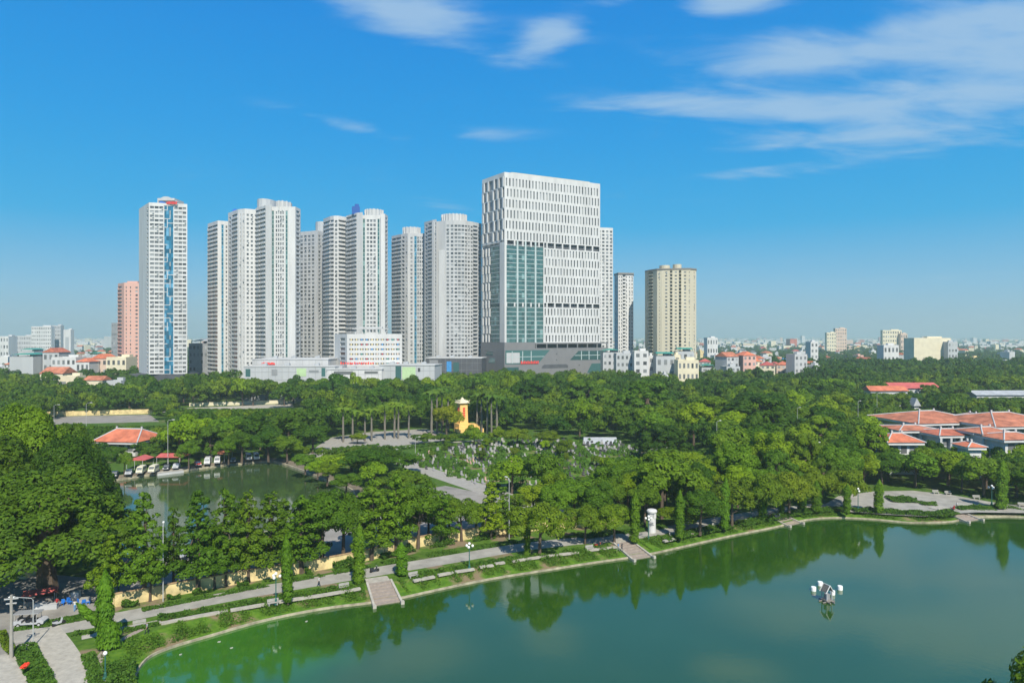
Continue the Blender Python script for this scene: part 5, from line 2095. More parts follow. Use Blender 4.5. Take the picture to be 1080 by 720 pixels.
g = 'trees along the yellow boundary wall'
for kind, bx, by, ty, w, lb, tn in [
    ('tier', 113, 637, 541, 38, 'bright green tree behind the ragged drooping one at the road corner', 'light'),
    ('tier', 152, 631, 517, 54, 'tall loose-tiered tree beside the lamp post at the start of the yellow wall', 'mid'),
    ('round', 158, 631.5, 589, 36, 'small round-headed tree against the start of the yellow wall', 'mid'),
    ('tier', 209, 621, 515, 58, 'tall dark tree just past the first pillar of the yellow wall', 'dark'),
    ('tier', 238, 615, 511, 52, 'tall tree with a ragged top before the small pond water', 'mid'),
    ('round', 226, 617.5, 575, 50, 'low spreading tree under the tall ones at the yellow wall', 'dark'),
    ('tier', 262, 611, 514, 40, 'slender-topped tree standing between two broader ones at the wall', 'mid'),
    ('tier', 286, 606, 516, 58, 'broad tiered tree behind the first columnar tree of the promenade', 'mid'),
    ('tier', 318, 602, 521, 56, 'tiered tree straight behind the green park lamp', 'mid'),
    ('round', 340, 594, 510, 64, 'round dense dark tree at the end of the small pond', 'dark'),
    ('round', 362, 589, 514, 54, 'round dark tree shading the parking lot by the small pond', 'dark'),
    ('tier', 392, 588, 503, 50, 'pale-topped tiered tree behind the columnar tree by the first water steps', 'mid'),
    ('tier', 418, 581, 499, 50, 'broad tree behind the drooping column tree at the first water steps', 'mid'),
    ('round', 441, 576, 506, 52, 'dense round tree where the yellow wall is overgrown', 'mid'),
    ('tier', 466, 572, 516, 40, 'slim tree in the overgrown stretch of the yellow wall', 'mid'),
    ('round', 487, 568, 524, 38, 'small bushy tree before the grey cemetery road', 'mid'),
    ('tier', 518, 566, 506, 40, 'conical bright green tree before the grey cemetery road', 'light'),
    ('tier', 546, 562, 520, 36, 'loose tree beside the thin tall lamp pole', 'mid'),
    ('olive', 569, 583, 525, 58, 'round olive-green tree standing alone on the water side of the promenade', 'olive'),
    ('round', 590, 556, 505, 44, 'leafy tree behind the round olive-green one', 'mid'),
    ('olive', 617, 571, 529, 42, 'olive-green tree between the lone round one and the second water steps', 'olive'),
    ('olive', 648, 570, 528, 48, 'olive-green tree spreading over the second water steps plaza', 'olive'),
    ('olive', 716, 553, 533, 40, 'yellowish olive tree right behind the white lookout', 'olive'),
    ('round', 738, 561, 513, 54, 'dark bushy tree with low boughs beyond the white lookout', 'dark'),
    ('olive', 772, 553, 508, 50, 'olive-green tree behind the third column tree past the lookout', 'olive'),
    ('olive', 806, 546, 497, 48, 'large olive-green tree near the third water steps', 'olive'),
    ('olive', 832, 541, 494, 44, 'tall olive-green tree over the third water steps', 'olive'),
    ('olive', 862, 534, 493, 40, 'olive-green tree before the lakeside plaza', 'olive'),
    ('olive', 893, 532, 492, 46, 'spreading olive-green tree at the edge of the lakeside plaza', 'olive'),
    ('round', 680, 552, 505, 44, 'leafy tree in the row behind the white lookout', 'mid'),
    ('round', 628, 556, 506, 44, 'dark leafy tree in the row behind the second water steps', 'dark')]:
    tree_px(kind, bx, by + 2.5, ty, w * (1.34 if kind == 'tier' else 1.1), lb, g, tn)
g = 'second row of trees inside the yellow boundary wall'
for k, (kind, bx, by, ty, w, tn) in enumerate([('tier', 183, 617, 533, 44, 'dark'), ('round', 222, 608, 548, 46, 'mid'), ('tier', 254, 601, 524, 50, 'dark'), ('tier', 300, 593, 525, 52, 'mid'), ('round', 274, 603, 566, 44, 'dark'), ('round', 312, 598, 560, 46, 'mid'),
                                               ('tier', 330, 588, 520, 50, 'dark'), ('round', 378, 580, 516, 52, 'dark'), ('round', 405, 574, 510, 50, 'mid'), ('tier', 432, 566, 507, 46, 'mid'), ('round', 452, 566, 522, 42, 'dark'), ('round', 474, 560, 522, 42, 'mid'),
                                               ('round', 502, 558, 528, 38, 'light'), ('tier', 531, 556, 512, 42, 'mid'), ('round', 562, 552, 508, 44, 'light'), ('round', 606, 550, 500, 46, 'mid'), ('round', 585, 546, 496, 44, 'light'), ('round', 645, 547, 498, 46, 'mid'), ('round', 662, 545, 494, 44, 'light')]):
    tree_px(kind, bx, by, ty, w, 'tree of the second row inside the yellow wall, partly hidden by the first row', g, tn)
g = 'columnar trees along the lake'
for bx, by, ty, w, lb in [
    (304, 636, 563, 13, 'slim columnar tree next to the green park lamp'),
    (378, 616, 551, 16, 'columnar tree before the first water steps'),
    (424, 607, 571, 17, 'short drooping columnar tree just past the first water steps'),
    (556, 587, 548, 10, 'small columnar tree against the round olive-green tree'),
    (669, 573, 517, 14, 'columnar tree standing at the second water steps'),
    (717, 569, 516, 12, 'columnar tree just beyond the white lookout'),
    (764, 559, 503, 11, 'slender columnar tree among the olive-green trees'),
    (804, 549, 506, 11, 'columnar tree near the third water steps, paler than its neighbour'),
    (824, 542, 509, 9, 'smallest columnar tree behind the third water steps'),
    (846, 540, 503, 13, 'columnar tree just beyond the third water steps'),
    (861, 540, 506, 12, 'columnar tree beside the hedge before the lakeside plaza'),
    (893, 542, 510, 10, 'columnar tree beside the lamp on the lakeside plaza'),
    (926, 541, 505, 13, 'columnar tree in the middle of the lakeside plaza'),
    (1056, 537, 484, 14, 'tall lone columnar tree at the end of the lakeside plaza')]:
    tree_px('column', bx, by, ty, w, lb, g, 'mid' if bx != 304 else 'mid')
tree_px('ragged', 111, 684, 602, 30, 'ragged drooping tree with a side bough at the road corner', g, 'mid', rz=.2)

g = 'great trees at the yard'
for bx, by, ty, w, lb, tn, kd in [
    (50, 629, 494, 175, 'great spreading fig tree with a thick trunk over the market yard', 'mid', 'wide'),
    (-28, 612, 452, 150, 'huge fig crown at the frame edge behind the yellow house', 'mid', 'wide'),
    (66, 592, 462, 120, 'dense fig tree behind the great one at the market yard', 'dark', 'wide'),
    (20, 575, 428, 130, 'tallest dome of foliage behind the market yard', 'light', 'wide'),
    (70, 560, 446, 90, 'broad crown sloping down towards the small pond', 'mid', 'wide'),
    (-40, 560, 425, 120, 'high crown at the frame edge above the other figs', 'mid', 'wide'),
    (96, 548, 487, 56, 'lower dark tree at the corner of the small pond', 'dark', 'round')]:
    tree_px(kd, bx, by, ty, w, lb, g, tn)

g = 'palms of the cemetery'
for i, (bx, by, ty, lb) in enumerate([
    (406, 463, 424, 'first royal palm of the row on the cemetery plaza'), (416, 462, 421, 'royal palm near the pair with touching trunks'),
    (420, 462.5, 423, 'royal palm crowding its neighbour on the plaza'), (431, 462, 425, 'royal palm standing alone on the pale plaza'),
    (455, 459, 409, 'royal palm with a reddish trunk beside the leafy tree'), (461, 456, 407, 'royal palm behind the leafy tree by the monument'),
    (466, 455, 406, 'tall royal palm just before the ochre monument'), (473, 455, 411, 'royal palm touching the ochre monument'),
    (503, 455, 413, 'royal palm directly behind the monument plinth'), (508, 456, 411, 'royal palm second past the monument'),
    (514, 457, 409, 'tallest royal palm past the monument'), (518.5, 459, 413, 'royal palm fourth past the monument'), (524, 458, 415, 'last royal palm past the monument'),
    (372, 465, 430, 'small palm at the dark end of the cemetery plaza'), (385, 465, 432, 'small palm among pale shrubs on the plaza'), (392, 465, 428, 'palm behind the pale shrubs of the plaza'),
    (362, 466, 427, 'palm half hidden behind the dark plaza trees')]):
    p = at(bx, by)
    tree('palm', p.x, p.y, Z(ty, p.y), 9.5 if bx > 440 else 8.6, lb, g, 'light' if bx < 440 else 'mid')

g = 'trees around the cemetery and small pond'
for kind, bx, by, ty, w, lb, tn in [
    ('olive', 471, 459, 427, 36, 'leafy light green tree hiding the foot of the monument', 'light'),
    ('midround', 500, 472, 447, 20, 'low bright bush beside the monument steps', 'light'),
    ('midround', 524, 470, 449, 19, 'second bright bush past the monument steps', 'light'),
    ('olive', 545, 471, 450, 34, 'flat olive bush behind the tombstones', 'olive'),
    ('olive', 575, 473, 453, 36, 'greyish olive bush spreading behind the tombstones', 'olive'),
    ('midround', 575, 478, 462, 14, 'small bright yellow-green bush among the tombstones', 'yellow'),
    ('olive', 596, 482, 462, 26, 'rounded olive bush at the far end of the tombstones', 'olive'),
    ('midround', 402, 500, 469, 44, 'dark round tree by the cemetery gate road', 'dark'),
    ('midround', 425, 499, 476, 40, 'second dark round tree by the cemetery gate road', 'dark'),
    ('midround', 371, 500, 477, 46, 'vivid yellow-green tree at the bank of the small pond', 'yellow'),
    ('midround', 345, 496, 478, 40, 'yellow-green bush tree over the small pond corner', 'yellow'),
    ('midround', 395, 512, 487, 38, 'vivid green tree hanging over the end of the small pond', 'light'),
    ('midround', 430, 524, 492, 48, 'green tree in front of the grey cemetery road', 'mid'),
    ('midround', 308, 474, 426, 64, 'large dark tree crown before the cemetery plaza', 'dark'),
    ('midround', 275, 474, 433, 50, 'dark tree crown above the white vans', 'dark'),
    ('midround', 330, 478, 444, 40, 'dark tree at the edge of the pale plaza', 'deep'),
    ('midround', 240, 476, 437, 44, 'olive tree behind the brown awning', 'olive'),
    ('midround', 215, 482, 450, 34, 'bright tree behind the red car', 'light'),
    ('midround', 180, 474, 459, 28, 'bright yellow-green tree behind the second red awning', 'yellow'),
    ('midround', 148, 479, 467, 26, 'yellow-green bush behind the first red awning', 'yellow'),
    ('midround', 122, 486, 468, 26, 'dark tree before the orange-red hipped roof', 'dark'),
    ('midround', 362, 462, 451, 10, 'small pale shrub tree on the pale plaza', 'light'),
    ('midround', 377, 468, 456, 22, 'flat-topped pale shrub tree on the pale plaza', 'light'),
    ('midround', 540, 520, 480, 44, 'bright green tree before the tombstones', 'light'),
    ('midround', 572, 528, 474, 50, 'broad bright tree hiding part of the tombstones', 'mid'),
    ('midround', 520, 500, 488, 10, 'small bush at the corner of the tombstones', 'mid')]:
    tree_px(kind, bx, by, ty, w, lb, g, tn)

g = 'great crowns of the wood behind the lookout'
for kind, bx, by, ty, w, lb, tn in [
    ('midwide', 680, 452, 399, 74, 'largest dark crown rising from the wood beneath the cream villa', 'mid'),
    ('midwide', 803, 470, 413, 96, 'huge dark domed crown in the middle of the wood', 'dark'),
    ('midwide', 752, 462, 416, 56, 'light crown touching the huge dark domed one', 'light'),
    ('midwide', 617, 440, 399, 60, 'broad crown in the wood before the grey podium', 'mid'),
    ('midwide', 560, 438, 398, 64, 'broad dark crown in the wood behind the palms', 'dark'),
    ('midwide', 868, 480, 437, 60, 'bright crown before the small orange-roofed house', 'light'),
    ('midwide', 700, 486, 446, 60, 'dark crown behind the cemetery pavilion', 'deep'),
    ('midround', 950, 492, 459, 34, 'round tree standing before the white-gabled wing', 'mid'),
    ('midround', 982, 496, 463, 32, 'small dark tree before the open pillared porch', 'dark'),
    ('midround', 1062, 500, 462, 40, 'round tree before the lowest weathered roof', 'light'),
    ('midround', 1000, 512, 470, 46, 'rounded tree before the pillared porch', 'light'),
    ('midround', 965, 514, 474, 46, 'rounded tree below the small orange-roofed house', 'mid'),
    ('midround', 1040, 515, 478, 50, 'dark tree behind the lone columnar tree', 'mid'),
    ('midround', 1080, 514, 472, 50, 'tree at the frame edge before the second red hall', 'mid'),
    ('midround', 930, 512, 478, 44, 'tree at the back of the lakeside plaza', 'dark'),
    ('midround', 1020, 500, 466, 40, 'bright tree hiding the foot of the pillared porch', 'light')]:
    tree_px(kind, bx, by, ty, w, lb, g, tn)
o = tree('round', 42.3, 53.5, 17.2, 11.5, 'tree top at the bottom edge over the near shore of the pond', None, 'mid', 1)
TREES.append((41.5, 53.5, 6))

g = 'tree line at the foot of the towers'
for k in range(34):
    px = 146 + k * 15.2 + TR.uniform(-4, 4)
    y = TR.uniform(408, 428)
    ty = TR.uniform(391, 400) if px < 250 else TR.uniform(393, 399) if px < 345 else TR.uniform(388.5, 396) if px < 402 else TR.uniform(392, 398) if px < 500 else TR.uniform(390, 396)
    tree('midround', X(px, y), y, Z(ty, y), TR.uniform(11, 16), 'tree in the line of crowns right before the halls and podium at the tower foot', g, TR.choice(['dark', 'mid', 'deep', 'mid', 'light']))
g = 'trees over the vehicles at the small pond'
for bx, by, ty, w, lb, tn in [(113, 503, 470, 26, 'dark tree at the hidden corner of the small pond', 'dark'), (131, 501, 474, 20, 'small tree beside the silver car', 'mid'),
                              (199, 494, 463, 26, 'bushy tree between the red awning and the red car', 'mid'), (241, 489.5, 460, 28, 'tree over the white vans by the brown awning', 'olive'),
                              (255, 488, 452, 34, 'dark tree between the pairs of white vans', 'dark'), (283, 486.5, 450, 40, 'dark tree beyond the last white vans', 'dark'),
                              (303, 487, 458, 36, 'dark tree at the far corner of the small pond', 'mid'), (322, 500, 476, 26, 'bush overhanging the side bank of the small pond', 'mid'),
                              (345, 512, 486, 34, 'bright bush tree on the side bank of the small pond', 'light'), (365, 522, 497, 34, 'low tree on the side bank near the lane', 'mid'), (335, 505, 484, 26, 'yellowish bush on the side bank of the small pond', 'yellow')]:
    tree_px('round', bx, by, ty, w, lb, g, tn)

g = 'small trees among the tombstones'
for k in range(22):
    px, py = TR.uniform(445, 650), TR.uniform(473, 502)
    p = at(px, py)
    tree('round' if k % 2 else 'olive', p.x, p.y, TR.uniform(2.2, 4.6), TR.uniform(2.4, 4.6), 'small bushy tree growing among the tombstones of the cemetery', g, TR.choice(['mid', 'dark', 'light', 'olive']))

# --- the woods
def inside(p, poly):
    x, y = p
    r = False
    j = len(poly) - 1
    for i in range(len(poly)):
        xi, yi = poly[i].x, poly[i].y
        xj, yj = poly[j].x, poly[j].y
        if (yi > y) != (yj > y) and x < (xj - xi) * (y - yi) / (yj - yi) + xi:
            r = not r
        j = i
    return r


BLOCKS = [offset(POND, 8), offset(POND2, 5)] + [poly_px(q) for q in (yard_px, lot_px, cem_px, plz_px, rplz_px, far_px, far2_px)]
BOXES = [o.location for o in COL.objects if o.get('category') in ('hall', 'shed', 'house', 'building', 'hospital', 'monument') and o.location.y < 560]
FOOT = []
for o in list(COL.objects):
    if o.get('category') in ('hall', 'shed', 'house', 'hospital', 'monument', 'office block', 'tower') and o.location.y < 640:
        xs, ys = [], []
        for c in o.children:
            if c.type == 'MESH' and c.name.split('.')[0] in ('wall', 'podium', 'plinth', 'roof'):
                for v in c.data.vertices:
                    xs.append(v.co.x + o.location.x)
                    ys.append(v.co.y + o.location.y)
        if xs:
            FOOT.append((min(xs), max(xs), min(ys), max(ys)))
# what must stay open to view: (px from, px to, lowest row that must stay visible, depth up to which trees stay below it)
OPEN = [(48, 170, 448, 335), (195, 312, 430, 395), (96, 150, 465, 236), (100, 300, 497, 226), (318, 475, 470, 262), (424, 600, 500, 215), (430, 560, 456, 298), (560, 660, 478, 245), (600, 745, 472, 225),
        (936, 1110, 470, 200), (936, 1110, 441, 300), (990, 1110, 480, 195), (915, 1000, 413, 405), (1028, 1110, 418, 398), (960, 972, 430, 350), (40, 135, 402, 445), (612, 656, 475, 261), (480, 500, 450, 300), (256, 340, 394, 432), (340, 404, 388.5, 432), (404, 460, 393, 432), (505, 645, 388, 545), (640, 745, 393, 470), (745, 862, 397, 535)]
PROMS = [PROM[0], smooth_line([at(a, b) for a, b in [(418, 482), (438, 492), (480, 506), (525, 521), (575, 538), (620, 550)]], 4)]


def free(x, y, r):
    for a, b, c, d in FOOT:
        if a - r * .5 < x < b + r * .5 and c - r * .6 < y < d + r * .4:
            return False
    for poly in BLOCKS:
        if inside((x, y), poly):
            return False
    for P_ in PROMS:
        for q in P_:
            if (q.x - x) ** 2 + (q.y - y) ** 2 < 36:
                return False
    return True


WOOD = []
GRID = {}


def near_tree(x, y, r):
    gx, gy = int(x // 16), int(y // 16)
    for i in (-1, 0, 1):
        for j in (-1, 0, 1):
            for (a, b, c) in GRID.get((gx + i, gy + j), ()):
                if (a - x) ** 2 + (b - y) ** 2 < ((c + r) * .56) ** 2:
                    return True
    return False


def put(x, y, r):
    GRID.setdefault((int(x // 16), int(y // 16)), []).append((x, y, r))


for t_ in TREES:
    put(*t_)
WR = random.Random(31)
for tries in range(45000):
    y = 150 + 480 * math.sqrt(WR.random()) if WR.random() < .8 else WR.uniform(150, 330)
    px = WR.uniform(-60, 1140)
    x = X(px, y)
    if y > 470 and (px < 230 and WR.random() < .5 or y > 560 and px < 790):
        continue
    if px < 590 and y < (178 if 285 < px < 425 else 205):
        continue
    h = WR.choice([WR.uniform(8, 12), WR.uniform(10, 15), WR.uniform(13, 18)]) * (1.08 if y > 380 else 1.0)
    w = h * WR.uniform(.75, 1.15)
    hmax = 99
    for a, b, row, dep in OPEN:
        if a - 8 - w * 200 / y < px < b + 8 + w * 200 / y and y < dep:
            hmax = min(hmax, Z(row, y))
    if hmax < 3.4:
        continue
    if h > hmax:
        h = hmax
        w = min(w, h * 1.5)
    r = w / 2
    if near_tree(x, y, r) or not free(x, y, r):
        continue
    put(x, y, r)
    WOOD.append((x, y, h, w, px))
# the palm wood and dark belt past the cemetery, beyond the sheds
FARWOOD = []
for tries in range(9000):
    px = WR.uniform(560, 1160)
    y = WR.uniform(470, 760)
    if px < 800 and y < 600 + WR.random() * 60:
        continue
    x = X(px, y)
    h = WR.uniform(16, 22) if px > 800 else WR.uniform(13, 19)
    r = h * .32
    if px > 815 and y > 700:
        continue
    if near_tree(x, y, r * .8) or not free(x, y, r):
        continue
    put(x, y, r)
    FARWOOD.append((x, y, h, h * .75, px))
# clumps of trees between the houses
CLUMPS = []
for tries in range(1500):
    y = 560 * (5.0 ** WR.random())
    px = WR.uniform(-40, 230) if WR.random() < .35 else WR.uniform(640, 1140)
    x = X(px, y)
    if any((x - a) ** 2 + (y - b) ** 2 < 110 for a, b in taken) or not free(x, y, 5):
        continue
    for k in range(WR.randint(2, 6)):
        CLUMPS.append((x + WR.uniform(-18, 18), y + WR.uniform(-14, 14), WR.uniform(8, 14), WR.uniform(9, 15), px))

WOOD.sort(key=lambda t: -t[3] / t[1])
nb = len([o for o in COL.objects if o.name.split('.')[0] == 'broadleaf_tree'])
single = WOOD[:300 - nb]
rest = WOOD[300 - nb:]
for (x, y, h, w, px) in single:
    if px < 320:
        lb, gg = 'leafy green tree in the wood between the small pond and the towers', 'wood by the small pond'
    elif px < 640:
        lb, gg = 'leafy green tree in the wood around and behind the cemetery', 'wood around the cemetery'
    elif px < 860:
        lb, gg = 'leafy green tree in the wood behind the white lookout', 'wood behind the lookout'
    else:
        lb, gg = 'leafy green tree in the wood around the red-roofed halls', 'wood around the red-roofed halls'
    tone = TR.choices(['dark', 'mid', 'light', 'yellow', 'olive', 'deep'], [3, 5, 2.6, .7, 1.2, 1])[0]
    kind = 'midround' if TR.random() < .75 else 'midwide'
    if y < 215 and kind == 'midround' and TR.random() < .7:
        kind = 'round'
    tree(kind, x, y, h, w, lb, gg, tone)


def wood_mass(name, items, label, leaf, nl, per, tone_lo=.0, tone_hi=1.0, seeds=6):
    rng = np.random.default_rng(hash(name) % 1000 if False else len(items))
    bases = []
    for s in range(seeds):
        V, _ = crown_round(400 + s, 1.0, .2, 2.0, nl, leaf, per)
        bases.append(V)
    out, tone = [], []
    for (x, y, h, w, px) in items:
        V = bases[rng.integers(seeds)]
        a = rng.uniform(0, 6.283)
        ca, sa = math.cos(a), math.sin(a)
        Rm = np.array([[ca, sa, 0], [-sa, ca, 0], [0, 0, 1]])
        Q = (V @ Rm) * np.array([w / 2, w / 2, h / 2.0]) + np.array([x, y, 0])
        out.append(Q)
        tone.append(np.full(len(V), np.clip(rng.beta(2, 2.4), 0, 1) * (tone_hi - tone_lo) + tone_lo))
    me = quads_mesh(name, np.concatenate(out), M['leaf_wood'], np.concatenate(tone))
    o = bpy.data.objects.new(name, me)
    COL.objects.link(o)
    tag(o, label, 'wood', kind='stuff')
    print(name, len(items), len(me.polygons))


wood_mass('far_wood', rest, 'mass of tree crowns closing the wood before the towers', .085, 18, 150)
wood_mass('belt_wood', FARWOOD, 'dark belt of trees and palms beyond the red sheds', .13, 15, 62, .0, .3)
wood_mass('town_trees', CLUMPS, 'clumps of dark trees between the far houses', .2, 9, 26, .0, .45)

# ------------------------------------------------------------------ low green along the water
STEP_AT = [at(407, 634, WZ), at(673, 587, WZ), at(832, 552, WZ), at(1020, 548, WZ)]


def bank_cover():
    rng = np.random.default_rng(5)
    pts, nr, sz = [], [], []
    n = len(POND)
    O = [Vector((0, 0))] * n
    A, Bq = offset(POND, .75), offset(POND, BANKW + .5)
    segs = []
    for i in range(n):
        j = (i + 1) % n
        m = (A[i] + A[j]) / 2
        if m.y < 75 or m.x > 230:
            continue
        segs.append((i, j, (A[j] - A[i]).length))
    segs = [s for s in segs]
    for i, j, L_ in segs:
        m = POND[i]
        if any((m - Vector((e.x, e.y))).length < 3.9 for e in STEP_AT):
            continue
        k = int(L_ * 430)
        t, q = rng.random(k), rng.random(k)
        ax = A[i].x + (A[j].x - A[i].x) * t
        ay = A[i].y + (A[j].y - A[i].y) * t
        bx = Bq[i].x + (Bq[j].x - Bq[i].x) * t
        by = Bq[i].y + (Bq[j].y - Bq[i].y) * t
        x, y = ax + (bx - ax) * q, ay + (by - ay) * q
        den = np.sin(x * .55 + 1.3) * np.sin(y * .7 + x * .21) + .5 * np.sin(x * 1.7 + y * 1.1) + .35 * np.sin(x * .13 - .6)
        keep = den + rng.normal(size=k) * .3 > -.62 + .55 * (q > .78)
        hgt = np.clip(.2 + .55 * (den + .5), .12, 1.15) * (1 - np.abs(q - .45) * .9)
        z = -.9 + .9 * q + hgt * rng.random(k)
        P = np.stack([x, y, z], 1)[keep]
        pts.append(P)
    P = np.concatenate(pts)
    nrm = rng.normal(size=P.shape) * .7 + np.array([0, -.15, .8])
    V = leaf_quads(P, nrm, .17, rng, .5)
    me = quads_mesh('bank_herbage', V, M['leaf_bank'])
    o = bpy.data.objects.new('bank_herbage', me)
    COL.objects.link(o)
    tag(o, 'rank bright green herbage on the pond bank', 'herbage', kind='stuff')


bank_cover()


def hedge(px, width, height, label, name='hedge', leaf='leaf_hedge', dens=80, lf=.2, group='hedges by the promenade', gap=.0):
    P = smooth_line([at(a, b) for a, b in px], 5)
    rng = np.random.default_rng(int(px[0][0] * 7 + px[0][1]))
    C = []
    for i in range(len(P) - 1):
        L_ = (P[i + 1] - P[i]).length
        k = int(L_ * width * dens)
        t = rng.random(k)
        d = (P[i + 1] - P[i]).normalized()
        s = (rng.random(k) - .5) * width
        x = P[i].x + (P[i + 1].x - P[i].x) * t - d.y * s
        y = P[i].y + (P[i + 1].y - P[i].y) * t + d.x * s
        bump_ = .65 + .35 * np.sin(x * 1.3) * np.sin(y * 1.7 + x * .4) + .15 * np.sin(x * 3.1 + y)
        if gap:
            kp = np.sin(x * .8) + np.sin(y * .9 + x * .3) > gap - 1
            x, y, s, bump_ = x[kp], y[kp], s[kp], bump_[kp]
        z = height * bump_ * (1 - (np.abs(s) / width * 1.7) ** 3 * .8) * rng.uniform(.25, 1.0, len(x)) ** .5
        C.append(np.stack([x, y, z], 1))
    C = np.concatenate(C)
    V = leaf_quads(C, rng.normal(size=C.shape) * .7 + np.array([0, -.1, .8]), lf, rng, .55)
    me = quads_mesh(name, V, M[leaf])
    o = bpy.data.objects.new(name, me)
    c = C.mean(0)
    COL.objects.link(o)
    tag(o, label, 'hedge', group)
    return o


hedge([(166, 653), (200, 648), (235, 641.5)], 1.7, .75, 'low clipped hedge at the start of the stone edging')
hedge([(238, 641), (275, 634.5), (300, 630.5)], 1.6, .7, 'low hedge leading up to the slim columnar tree')
hedge([(308, 629), (345, 622.5), (372, 618)], 1.4, .6, 'low hedge between the park lamp and the first water steps', gap=.3)
hedge([(432, 608), (465, 602), (500, 596)], 1.5, .6, 'loose hedge beyond the first water steps', gap=.2)
hedge([(505, 595), (545, 588.5), (585, 583)], 1.5, .6, 'loose hedge ending under the lone olive-green tree', gap=.2)
hedge([(130, 666), (150, 661.5), (168, 657.5)], 1.5, .6, 'short low hedge beside the ragged drooping tree')
hedge([(77, 669), (88, 668), (98, 666.5)], 1.3, .5, 'small grass hedge in the middle of the road junction')
hedge([(16, 662), (60, 656), (104, 647.5)], 2.6, .35, 'grass strip between the market yard and the junction')
hedge([(26, 684), (33, 700), (42, 716), (50, 740)], 2.6, 1.2, 'thick hedge with a red flower between sidewalk and concrete path')
hedge([(92, 690), (98, 706), (104, 730)], 1.6, .7, 'ragged hedge edging the concrete path on the water side')
hedge([(130, 700), (128, 715), (130, 735)], 3.0, 1.6, 'dense bush at the algae corner of the pond')
hedge([(0, 668), (6, 678), (14, 690)], 1.2, .9, 'dry brownish hedge along the sidewalk wall', leaf='leaf_fine')
hedge([(150, 643), (200, 633), (260, 621), (330, 608)], 1.8, .4, 'grassy verge at the foot of the yellow wall', gap=.35)
for k, (pa, pb, h_) in enumerate([(128, 146, 1.3), (176, 190, 1.0), (203, 232, 1.5), (250, 262, 1.1), (283, 305, 1.5), (322, 338, 1.7), (352, 384, 1.9), (402, 436, 1.8), (452, 478, 1.7), (498, 522, 1.5)]):
    yb = lambda x: float(np.interp(x, [120, 160, 210, 270, 345, 395, 440, 490, 545], [640, 632.5, 623, 612, 599.5, 589, 577, 569, 561])) + 2.6
    hedge([(pa, yb(pa)), ((pa + pb) / 2, yb((pa + pb) / 2)), (pb, yb(pb))], 1.6, h_, 'leafy shrub clump growing against the yellow boundary wall', name='wall_shrub', dens=110, group='shrubs against the yellow wall', gap=.5)
hedge([(335, 607), (400, 595), (470, 583), (545, 571)], 2.2, .55, 'shaggy verge along the overgrown end of the yellow wall', gap=.1)
hedge([(600, 568), (650, 562), (700, 555)], 3.0, .5, 'grassy verge behind the second water steps', gap=.1)
hedge([(937, 527), (952, 527.5), (965, 528)], 5.5, 1.1, 'oval clipped bed in the middle of the lakeside plaza')
hedge([(970, 531), (980, 531.5), (988, 532)], 3.4, .7, 'small round bed on the lakeside plaza')
hedge([(1008, 536.8), (1022, 536), (1037, 535.5)], 2.4, .9, 'clipped yellow-green hedge behind the stepped seats')
hedge([(1041, 535.5), (1049, 535), (1056, 535)], 2.2, .9, 'short yellow-green hedge beside the lone columnar tree')
hedge([(900, 538.5), (940, 540.5), (985, 543), (1006, 541)], 3.4, 1.1, 'thick bushy hedge along the plaza bank')
hedge([(780, 553), (820, 545), (855, 539), (895, 536.5)], 2.8, .8, 'bushy green strip along the bank past the third water steps')
hedge([(700, 569), (730, 562.5), (770, 554.5)], 3.0, .7, 'bushy green strip below the white lookout')
for k in range(3):
    p = at(25 + k * 1.0, 704 - k * 1.0, 1.2)
    mb = MB()
    for j in range(9):
        a = j * 2.4
        mb.box((p.x + .3 * math.cos(a) * (j / 9), p.y + .3 * math.sin(a) * (j / 9), 1.3 + .12 * (j % 3)), (.34, .34, .2), a, taper=.5)
    tag(mb.build('red_blossom', M['flower']), ['lower red blossom on the hedge by the sidewalk', 'middle red blossom on the hedge by the sidewalk', 'upper red blossom on the hedge by the sidewalk'][k], 'blossom', 'red blossoms on the hedge')

# ------------------------------------------------------------------ cemetery
STONES = ['stone_light', 'stone_grey', 'stone_grey', 'stone_grey', 'stone_pink', 'stone_dark', 'stone_dark']
SN = dict(stone_light='light stone', stone_grey='grey granite', white='white', stone_pink='pinkish', stone_dark='dark granite')
SM = {}
for m in set(STONES):
    for v in range(3):
        mb = MB()
        w, d, h = [(.9, 1.7, .45), (1.1, 2.0, .35), (1.0, 1.2, .7)][v]
        mb.box((0, 0, h / 2), (w, d, h))
        mb.box((0, d / 2 - .16, h + [.45, .7, .5][v]), (w * .8, .22, [.9, 1.4, 1.0][v]), 0, taper=[1, .8, .9][v])
        if v == 2:
            mb.box((0, 0, h + .2), (w * .5, .4, .35))
        me = bpy.data.meshes.new('tombstone')
        me.from_pydata(mb.v, [], mb.f)
        me.materials.append(M[m])
        SM[(m, v)] = me
cem = poly_px([(430, 489), (445, 475), (520, 465.5), (640, 466), (745, 482), (730, 502), (640, 512), (560, 524), (525, 517)])
CR = random.Random(8)
u0 = Vector((.93, .36))
v0 = Vector((-.36, .93))
cells = []
c0 = sum((Vector((p.x, p.y)) for p in cem), Vector((0, 0))) / len(cem)
for i in range(-60, 60):
    for j in range(-40, 40):
        p = c0 + u0 * (i * 2.0 + (CR.random() - .5) * .5) + v0 * (j * 3.3 + (CR.random() - .5) * .6)
        if inside((p.x, p.y), cem) and j % 7 and i % 13:
            cells.append(p)
cells.sort(key=lambda p: p.y)
CR.shuffle(cells)
SHR = []
stones = []
for p in cells:
    if CR.random() < .5:
        stones.append(p)
    elif CR.random() < .95:
        SHR.append(p)
stones.sort(key=lambda p: p.y)
